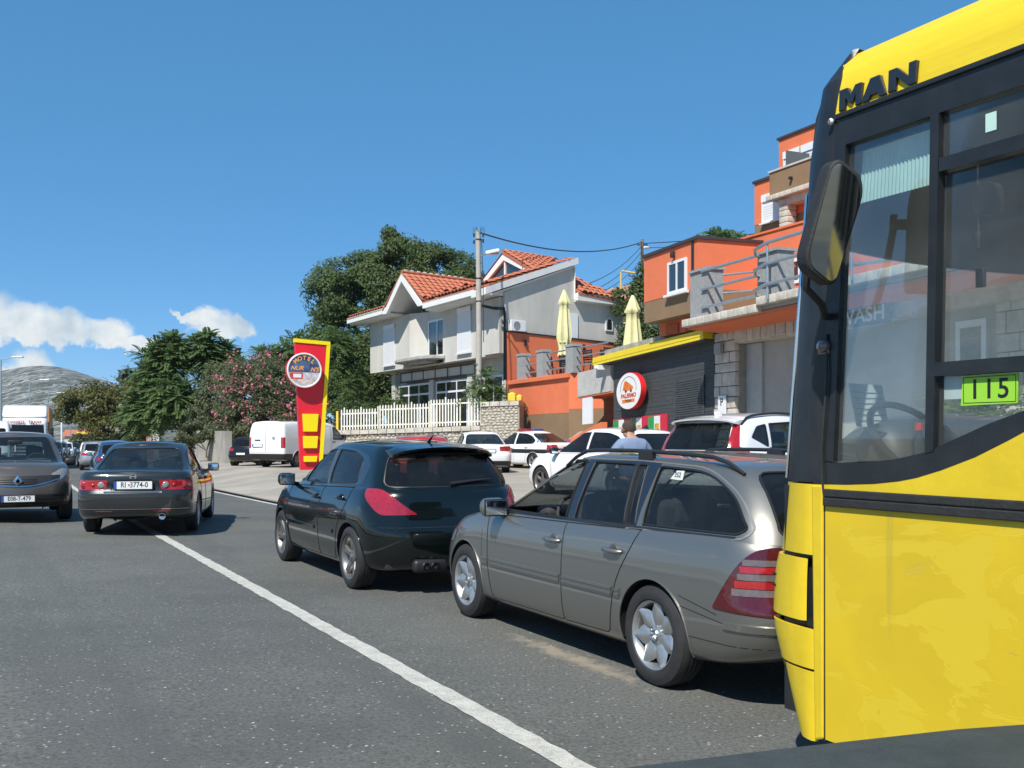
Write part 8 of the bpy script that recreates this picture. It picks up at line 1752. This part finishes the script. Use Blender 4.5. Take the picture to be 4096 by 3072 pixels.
# ------------------------------------------------------------------ street furniture, far buildings, the man, the viewer's own car
def pylon():
    O = Vector((-7.72, 38, .22)); root = empty('motel_sign', O, R(24), 'tall red and yellow motel pylon sign with round picture disc', 'sign')
    RED = mat('pylon_red', (.68, .012, .03), .45, 0, .05, 1.2); YEL = mat('pylon_yellow', (.85, .68, .0), .45, 0, .03, 2)
    b = MB(); b.prism([(-.36, 0), (.30, 0), (.60, 4.86), (-.58, 4.93)], 1, -.10, .16); b.build('panel', RED, root)
    y = MB(); y.prism([(.30, 0), (.44, 0), (.76, 4.86), (.62, 4.86)], 1, -.14, .18); y.prism([(-.60, 4.935), (.76, 4.865), (.76, 5.0), (-.60, 5.08)], 1, -.14, .18); y.build('edge_band', YEL, root)
    for (z0, z1, w0, w1) in ((1.55, 2.22, .26, .30), (.92, 1.38, .255, .28), (.40, .62, .24, .25)):
        p = MB(); p.prism([(-w0-.02, z0), (w0-.02, z0), (w1-.01, z1), (-w1-.02, z1)], 1, -.22, -.10); p.build('light_box', YEL, root, bevel=.012)
    cx, cz, r = -.30, 3.86, .66; N_ = 48; C_ = [(cx+r*math.cos(2*math.pi*i/N_), cz+r*math.sin(2*math.pi*i/N_)) for i in range(N_)]
    d = MB(); d.prism(C_, 1, -.42, -.12); do = d.build('disc', RED, root, 30); rim = MB(); rim.tube([(cx+r*.95*math.cos(2*math.pi*i/N_), -.425, cz+r*.95*math.sin(2*math.pi*i/N_)) for i in range(N_)], .035, 6, closed=True); rim.build('disc_rim', WHITE, do, 60)
    def half(f, m_, nm, y_):
        q = MB(); pts = [(cx+r*.92*math.cos(t), cz+r*.92*math.sin(t)) for t in [2*math.pi*i/N_ for i in range(N_)]]; pts = [p for p in pts if f(p)]; q.prism(pts, 1, y_-.004, y_); q.build(nm, m_, do)
    half(lambda p: True, mat('print_night', (.05, .08, .16), .5, 0, .9, 3.4), 'picture_print', -.421); half(lambda p: p[1] < cz-.06, mat('print_house', (.5, .46, .48), .5, 0, .45, 5.5), 'picture_print', -.4255)
    rb = MB(); rb.box(cx-.55, cx-.06, -.434, -.4305, cz-.33, cz-.09); rb.build('picture_print', mat('print_red', (.5, .06, .06), .5, 0, .3, 6), do); wb = MB(); wb.box(cx-.42, cx-.12, -.438, -.4345, cz-.28, cz-.14); wb.build('picture_print', WHITE, do)
    OR = mat('print_orange', (.78, .36, .10), .5, 0, .1, 9)
    for i, ch in enumerate('MOTEL'):
        a = R(90+44-22*i); rr = r*.70; text('lettering', ch, .22, OR, do, basis((cx+rr*math.cos(a), -.432, cz+rr*math.sin(a)), (math.sin(a), 0, -math.cos(a)), (math.cos(a), 0, math.sin(a))), .004, bold=.006)
    text('lettering', 'NUR', .22, OR, do, basis((cx-.28, -.432, cz+.07), (1, 0, 0), (0, 0, 1)), .004, shear=.3, bold=.005, sx=1.05); text('lettering', "N'S", .22, OR, do, basis((cx+.38, -.432, cz+.03), (1, 0, 0), (0, 0, 1)), .004, shear=.3, bold=.005)
    for (x, z) in ((-.36, -.36), (-.16, -.44), (.1, -.45), (.32, -.36)):
        s_ = MB(); s_.prism([(cx+x+(.06 if i % 2 == 0 else .025)*math.sin(i*math.pi/5), cz+z+(.06 if i % 2 == 0 else .025)*math.cos(i*math.pi/5)) for i in range(10)], 1, -.436, -.431); s_.build('star', OR, do)
    return root
pylon()
def pole_with_lamp():
    x, y = -1.46, 43.5; root = empty('utility_pole', (x, y, 2.3), 0, 'concrete utility pole with street lamp in front of the grey-white house', 'utility pole'); CP = mat('pole_concrete', (.40, .38, .34), .9, 0, .12, 3, .3, 40)
    p = MB(); p.tube([(0, 0, 0), (.02, 0, 4), (-.02, 0, 8.3)], [.145, .125, .105], 14); p.build('shaft', CP, root, 60)
    for z in (5.2, 6.2, 7.9): b = MB(); b.lathe([(.125, z-.03), (.135, z), (.125, z+.03)], 14); b.build('clamp_band', DARKM, root)
    a = MB(); a.tube([(.1, -.1, 7.15), (.35, -.3, 7.25)], .035, 8); a.build('lamp_arm', STEEL, root, 60); l = MB(); l.rbox((.62, -.45, 7.28), (.62, .24, .17), .06, (R(-12), 'Y')); l.build('lamp_head', PVC, root, 50); gl = MB(); gl.rbox((.68, -.45, 7.2), (.4, .18, .06), .02); gl.build('lamp_glass', VM['smoke'], root, 50)
    for i, (dx, z) in enumerate(((.2, 8.1), (-.2, 8.1), (.2, 7.85), (-.2, 7.8))):
        s_ = MB(); s_.lathe([(.02, -.1), (.05, -.06), (.035, -.02), (.05, .02), (.03, .07)], 10, (dx, -.05, z)); s_.build('insulator', DARKM, root, 50)
    k = MB()
    for i in range(6): t = i*1.05; k.tube([(.1*math.cos(t), .1*math.sin(t), 8.2), (.25*math.cos(t), .2*math.sin(t), 8.45), (.3*math.cos(t+.6), .2*math.sin(t+.6), 8.2)], .008, 4)
    k.build('loose_wire', DARKM, root); cab = MB(); cab.tube([(.13, -.12, 7.9), (.2, -.14, 6), (.22, -.16, 3.4)], .018, 5); cab.build('down_cable', DARKM, root); return root
pole_with_lamp()
r_ = empty('utility_pole', (9.15, 70, 8), 0, 'thin wooden utility pole on the slope between the two buildings', 'utility pole'); p = MB(); p.tube([(0, 0, 0), (0, 0, 7.5)], [.16, .11], 10); p.build('shaft', mat('old_wood', (.2, .17, .14), .9, 0, .3, 6), r_, 60); p = MB(); p.rbox((.35, 0, 6.9), (.5, .2, .15), .05); p.build('lamp_head', PVC, r_, 50); p = MB(); p.bar((-.35, 0, 7.1), (.4, 0, 7.1), .08, .08); p.build('cross_arm', DARKM, r_)
def wire(a, b, sag, r, label):
    a = Vector(a); b = Vector(b); pts = [a.lerp(b, i/20)-Vector((0, 0, sag*4*(i/20)*(1-i/20))) for i in range(21)]; w = MB(); w.tube([p-a for p in pts], r, 5); o = w.build('overhead_wire', DARKM, None, 60); o.location = a; tag(o, label, 'wire', 'overhead wires')
wire((-1.4, 43.5, 10.5), (9.15, 70, 15.3), .75, .035, 'thick overhead cable between the concrete pole and the thin pole'); wire((9.2, 70, 15.2), (24, 60, 15.5), .4, .03, 'upper overhead wire running right from the thin pole'); wire((9.2, 70, 14.9), (24, 60, 15.1), .5, .02, 'lower overhead wire running right from the thin pole')
wire((9.1, 70, 15.0), (3.0, 49.5, 9.0), .5, .02, 'upper wire falling from the thin pole to the house roof'); wire((9.1, 70, 14.6), (3.2, 49.6, 8.6), .5, .02, 'middle wire falling from the thin pole to the house roof'); wire((9.1, 70, 14.0), (3.6, 49.7, 8.5), .4, .018, 'lowest wire falling from the thin pole to the house roof')
def street_lamp(x, y, z0, h, label, arm=1.3):
    r = empty('street_lamp', (x, y, z0), 0, label, 'street lamp', 'street lamps on the left of the road'); p = MB(); p.tube([(0, 0, 0), (0, 0, h)], [.1, .055], 10); p.build('pole', STEEL, r, 60); a = MB(); a.tube([(0, 0, h-.02), (arm*.5, 0, h+.1), (arm*.75, 0, h+.17)], .04, 8); a.build('arm', STEEL, r, 60); l = MB(); l.rbox((arm*1.05, 0, h+.2), (arm*.68, .3, .13), .05); l.build('lamp_head', PVC, r, 50)
street_lamp(-41.6, 81, -.5, 8.4, 'nearest street lamp at the left edge of the photo'); street_lamp(-53.8, 111, -.8, 8.6, 'second street lamp, standing above the white lorry', 1.6); street_lamp(-65.7, 141, -1, 8.7, 'third street lamp just right of the white lorry', 1.7)
for i, (dx, ty, Y) in enumerate(((133, 887, 170), (152, 878, 190), (189, 917, 200), (213, 921, 220))):
    p = MB(); p.tube([(0, 0, 0), (0, 0, 1.55+(945-ty)/2150*Y+2)], .16 if i == 0 else .1, 8); o = p.build('far_pole', STEEL if i else WHITE, None, 60); o.location = ((dx-1106)/2150*Y, Y, -2); tag(o, ('thick pale pole above the far bus', 'thin pole right of the far bus', 'pole before the orange roof of the far house', 'farthest pole at the right of the far house')[i], 'pole', 'far poles')
def far_house():
    r = empty('far_house', (-113, 265, -3), R(8), 'distant low house with orange roof beyond the road bend', 'house'); w = MB(); w.box(-5, 3.6, -3, 3, 0, 5.0); w.build('wall', WALLW, r); f = MB(); f.add([(-5.6, -3.6, 4.9), (4.2, -3.6, 4.9), (4.2, 0, 6.6), (-5.6, 0, 6.6), (-5.6, 3.6, 4.9), (4.2, 3.6, 4.9)], [(0, 1, 2, 3), (3, 2, 5, 4), (0, 3, 4), (1, 5, 2)]); f.build('roof', TILE, r)
    c = MB(); c.box(-1, -.4, -.3, .3, 6.2, 7.4); c.build('chimney', WALLW, r)
    for x in (-3, 0, 2.2): g = MB(); g.box(x-.5, x+.5, -3.05, -3.01, 2.2, 3.6); g.build('window', WGL, r)
far_house()
# retaining wall under the trees, its mural further on
def road_wall(name, s0, s1, t, z1, m_, label):
    a, b = Vector(W(s0, t, 0)), Vector(W(s1, t, 0)); d = (b-a).normalized(); n = Vector((d.y, -d.x, 0)); ln = (b-a).length; r = empty(name, a, 0, label, 'wall'); fr = lambda k, o, z: tuple(d*k-n*o+Vector((0, 0, z)))
    k = 0; random.seed(int(s0))
    while k < ln-.1: w_ = min(2.4, ln-k); b_ = MB(fr); b_.box(k+.01, k+w_-.01, -.3, random.uniform(-.01, .01), -1.2, z1+random.uniform(-.05, .05)); b_.build('panel', m_, r); k += w_
    return r, fr
road_wall('retaining_wall', 48.5, 70, 9.6, 1.9, mat('weathered_wall', (.33, .31, .27), .95, 0, .35, .8, .4, 12), 'weathered concrete retaining wall under the tree of heaven')
mr, mf = road_wall('mural_wall', 71, 86, 8.2, 1.75, mat('mural_white', (.6, .58, .55), .9, 0, .15, 1), 'pink and white painted wall beyond the retaining wall')
for k in (1.0, 4.6, 9): p = MB(mf); p.prism([(k, -.8), (k+2.2, -.8), (k+3.0, 1.72), (k+1.6, 1.72)], 1, .02, .03); p.build('painted_panel', mat('mural_pink', (.55, .16, .17), .9, 0, .2, 1), mr)
# hillside behind the buildings, a house up there and its gas pipe
V, F_ = [], []; nx, ny = 26, 20
for i in range(nx+1):
    for j in range(ny+1):
        x = -24+84*i/nx; y = 50+70*j/ny; z = -.8+10.7*min(1, max(0, (y-52)/45))*min(1, max(0, (x+14)/20))+.3*math.sin(x*.7)*math.cos(y*.5); V.append((x, y, z))
for i in range(nx):
    for j in range(ny): a = i*(ny+1)+j; F_.append((a, a+ny+1, a+ny+2, a+1))
tag(raw('hillside', V, F_, mat('scrub_ground', (.12, .13, .06), .95, 0, .4, .4, .4, 3), None, True), kind='structure')
def up_house():
    r = empty('hillside_house', (9.0, 76, 6.3), R(-28), 'grey house with old tiled roof up the slope between the two buildings', 'house'); w = MB(); w.box(-2.4, 5, -3, 3, 0, 4.6); w.build('wall', WALLW, r); f = MB(); f.add([(-2.8, -3.8, 4.4), (5.6, -3.8, 5.0), (5.6, 0, 7.2), (-1.5, 0, 6.8), (-2.8, 3.8, 4.4), (5.6, 3.8, 5.0)], [(0, 1, 2, 3), (3, 2, 5, 4), (0, 3, 4), (1, 5, 2)]); f.build('roof', mat('old_tile', (.34, .20, .14), .9, 0, .25, 3), r); d = MB(); d.box(-2.8, 5.7, -3.95, -3.75, 4.2, 4.5); d.build('fascia', WHITE, r)
up_house()
gp = MB(); gp.tube([(0, 0, 0), (0, 0, 1.35), (.06, 0, 1.42), (.8, 0, 1.3)], .045, 8); o = gp.build('gas_pipe', mat('pipe_yellow', (.75, .5, .08), .5), None, 60); o.location = (5.8, 53, 9.0); tag(o, 'yellow bent pipe against the sky right of the house roof', 'pipe')
# ------------------------------------------------------------------ man in a pale blue shirt, head bowed, seen from behind
def skinned(name, verts, edges, radii, m_, parent, root_i=0, sub=2):
    me = bpy.data.meshes.new(name); me.from_pydata(verts, edges, []); o = bpy.data.objects.new(name, me); link(o, parent); md = o.modifiers.new('skin', 'SKIN')
    for i, r in enumerate(radii): me.skin_vertices[0].data[i].radius = r if isinstance(r, tuple) else (r, r)
    me.skin_vertices[0].data[root_i].use_root = True; s = o.modifiers.new('sub', 'SUBSURF'); s.levels = s.render_levels = sub; me.materials.append(m_); md.use_smooth_shade = True; return o
def man():
    root = empty('person', (1.56, 13.0, .045), R(20), 'man in a pale blue shirt with bowed head standing between the cars', 'person'); SK = mat('skin', (.46, .25, .17), .6, 0, .08, 20); SH = mat('shirt_blue', (.17, .225, .34), .85, 0, .12, 4, .35, 14); TR = mat('trousers_dark', (.03, .035, .05), .9, 0, .2, 8)
    V = [(0, 0, .96), (0, .01, 1.12), (0, .0, 1.30), (0, .0, 1.43), (0, .035, 1.50), (0, .065, 1.565), (0, .085, 1.63), (0, .10, 1.685),
         (-.10, 0, .90), (-.11, .03, .50), (-.11, .0, .09), (-.11, .14, .04), (.10, 0, .90), (.11, .03, .50), (.11, 0, .09), (.11, .14, .04),
         (-.19, .0, 1.41), (-.27, .0, 1.17), (-.21, .24, 1.08), (-.17, .31, 1.09), (.19, .0, 1.41), (.27, .0, 1.17), (.21, .24, 1.08), (.17, .31, 1.09), (0, .155, 1.60), (-.085, .085, 1.61), (.085, .085, 1.61)]
    E = [(0, 1), (1, 2), (2, 3), (3, 4), (4, 5), (5, 6), (6, 7), (0, 8), (8, 9), (9, 10), (10, 11), (0, 12), (12, 13), (13, 14), (14, 15), (3, 16), (16, 17), (17, 18), (18, 19), (3, 20), (20, 21), (21, 22), (22, 23), (5, 24), (6, 25), (6, 26)]
    Rr = [(.15, .11), (.14, .10), (.16, .11), (.13, .09), .058, .085, .092, .055, .09, .06, .045, .035, .09, .06, .045, .035, .065, .045, .035, .028, .065, .045, .035, .028, .03, .016, .016]
    body = skinned('body', V, E, Rr, SK, root)
    for sx in (-1, 1):       # hands with fingers
        base = Vector((sx*.17, .33, 1.09)); f = [(base.x, base.y-.03, base.z)]; ed = []; rad = [.03]
        for k in range(4):
            o_ = Vector((sx*(-.03+.02*k)-sx*.0, .05, 0)); i0 = len(f); f += [tuple(base+o_), tuple(base+o_+Vector((0, .04-.006*abs(k-1.5), -.012))), tuple(base+o_+Vector((0, .055, -.04)))]; rad += [.011, .009, .008]; ed += [(0, i0), (i0, i0+1), (i0+1, i0+2)]
        i0 = len(f); f += [tuple(base+Vector((-sx*.045, .02, 0))), tuple(base+Vector((-sx*.055, .055, -.01)))]; rad += [.012, .009]; ed += [(0, i0), (i0, i0+1)]; skinned('hand', f, ed, rad, SK, body, 0, 1)
    Vs = [(0, 0, .93), (0, 0, 1.10), (0, -.005, 1.28), (0, -.012, 1.40), (0, .015, 1.475), (-.15, -.01, 1.405), (-.225, -.005, 1.34), (-.285, .0, 1.17), (-.245, .14, 1.11), (.15, -.01, 1.405), (.225, -.005, 1.34), (.285, .0, 1.17), (.245, .14, 1.11)]
    skinned('shirt', Vs, [(0, 1), (1, 2), (2, 3), (3, 4), (3, 5), (5, 6), (6, 7), (7, 8), (3, 9), (9, 10), (10, 11), (11, 12)], [(.185, .14), (.19, .14), (.20, .145), (.15, .115), .072, .095, .085, .07, .062, .095, .085, .07, .062], SH, root)
    co = MB(); co.lathe([(.074, 1.455), (.078, 1.475), (.072, 1.51), (.068, 1.49)], 20, (0, .022, 0)); co.build('collar', SH, root, 60)
    skinned('trousers', [(0, 0, .98), (-.10, 0, .88), (-.115, .02, .5), (-.115, 0, .1), (.10, 0, .88), (.115, .02, .5), (.115, 0, .1)], [(0, 1), (1, 2), (2, 3), (0, 4), (4, 5), (5, 6)], [(.18, .14), .115, .085, .075, .115, .085, .075], TR, root)
    for sx in (-1, 1): s_ = MB(); s_.rbox((sx*.11, .06, .045), (.1, .28, .09), .035); s_.build('shoe', VM['black'], root, 50)
    # short dark hair as a close cap over back and crown
    hb = MB(); vs = []; fs = []; nu, nv = 20, 9
    for j in range(nv+1):
        th = R(4)+R(106)*j/nv
        for i in range(nu+1):
            ph = R(-186)+R(192)*i/nu; front = .5+.5*math.sin(ph); t2 = min(th, R(110)-R(60)*max(0, front)); vs.append((.094*math.sin(t2)*math.cos(ph), .083+.108*math.sin(t2)*math.sin(ph), 1.625+.112*math.cos(t2)))
    for j in range(nv):
        for i in range(nu): a = j*(nu+1)+i; fs.append((a, a+1, a+nu+2, a+nu+1))
    hb.add(vs, fs); h = hb.build('hair', mat('hair_dark', (.06, .04, .028), .8, 0, .35, 40, .6, 160), root, 70); return root
man()
# ------------------------------------------------------------------ dashboard edge of the viewer's own car
db = empty('car_dashboard', (0, 0, 0), 0, 'dark dashboard edge of the viewer car at the bottom right', 'dashboard'); DG = mat('dash_plastic', (.045, .053, .05), .5, 0, .2, 14, .2, 200)
edge = [(-.55, .98, 1.13), (-.2, 1.10, 1.145), (.10, 1.205, 1.15), (.34, 1.275, 1.155), (.60, 1.345, 1.16), (.9, 1.41, 1.16)]; vs = []
for (x, y, z) in edge: vs += [(x, y, z-.25), (x, y, z-.02), (x-.005, y-.015, z), (x-.02, y-.06, z+.002), (x-.06, y-.22, z-.01), (x-.06, y-.22, z-.25)]
d_ = MB(); n_ = len(edge); d_.add(vs, [(i*6+k, i*6+(k+1) % 6, i*6+6+(k+1) % 6, i*6+6+k) for i in range(n_-1) for k in range(6)]+[tuple(range(6)), tuple((n_-1)*6+5-k for k in range(6))]); d_.build('dash_top', DG, db, 50)
# ------------------------------------------------------------------ thin summer haze over the valley
hz = MB(); hz.box(-4600, 4600, -4600, 4600, -4.6, 200); hz = hz.build('haze', None); tag(hz, kind='stuff')
m = bpy.data.materials.new('haze_air'); m.use_nodes = True; nt = m.node_tree; nt.nodes.remove(nt.nodes['Principled BSDF']); pv = nt.nodes.new('ShaderNodeVolumePrincipled'); pv.inputs['Color'].default_value = (.82, .9, 1, 1); pv.inputs['Density'].default_value = .00011; pv.inputs['Anisotropy'].default_value = .2; nt.links.new(pv.outputs[0], nt.nodes['Material Output'].inputs['Volume']); hz.data.materials.append(m)
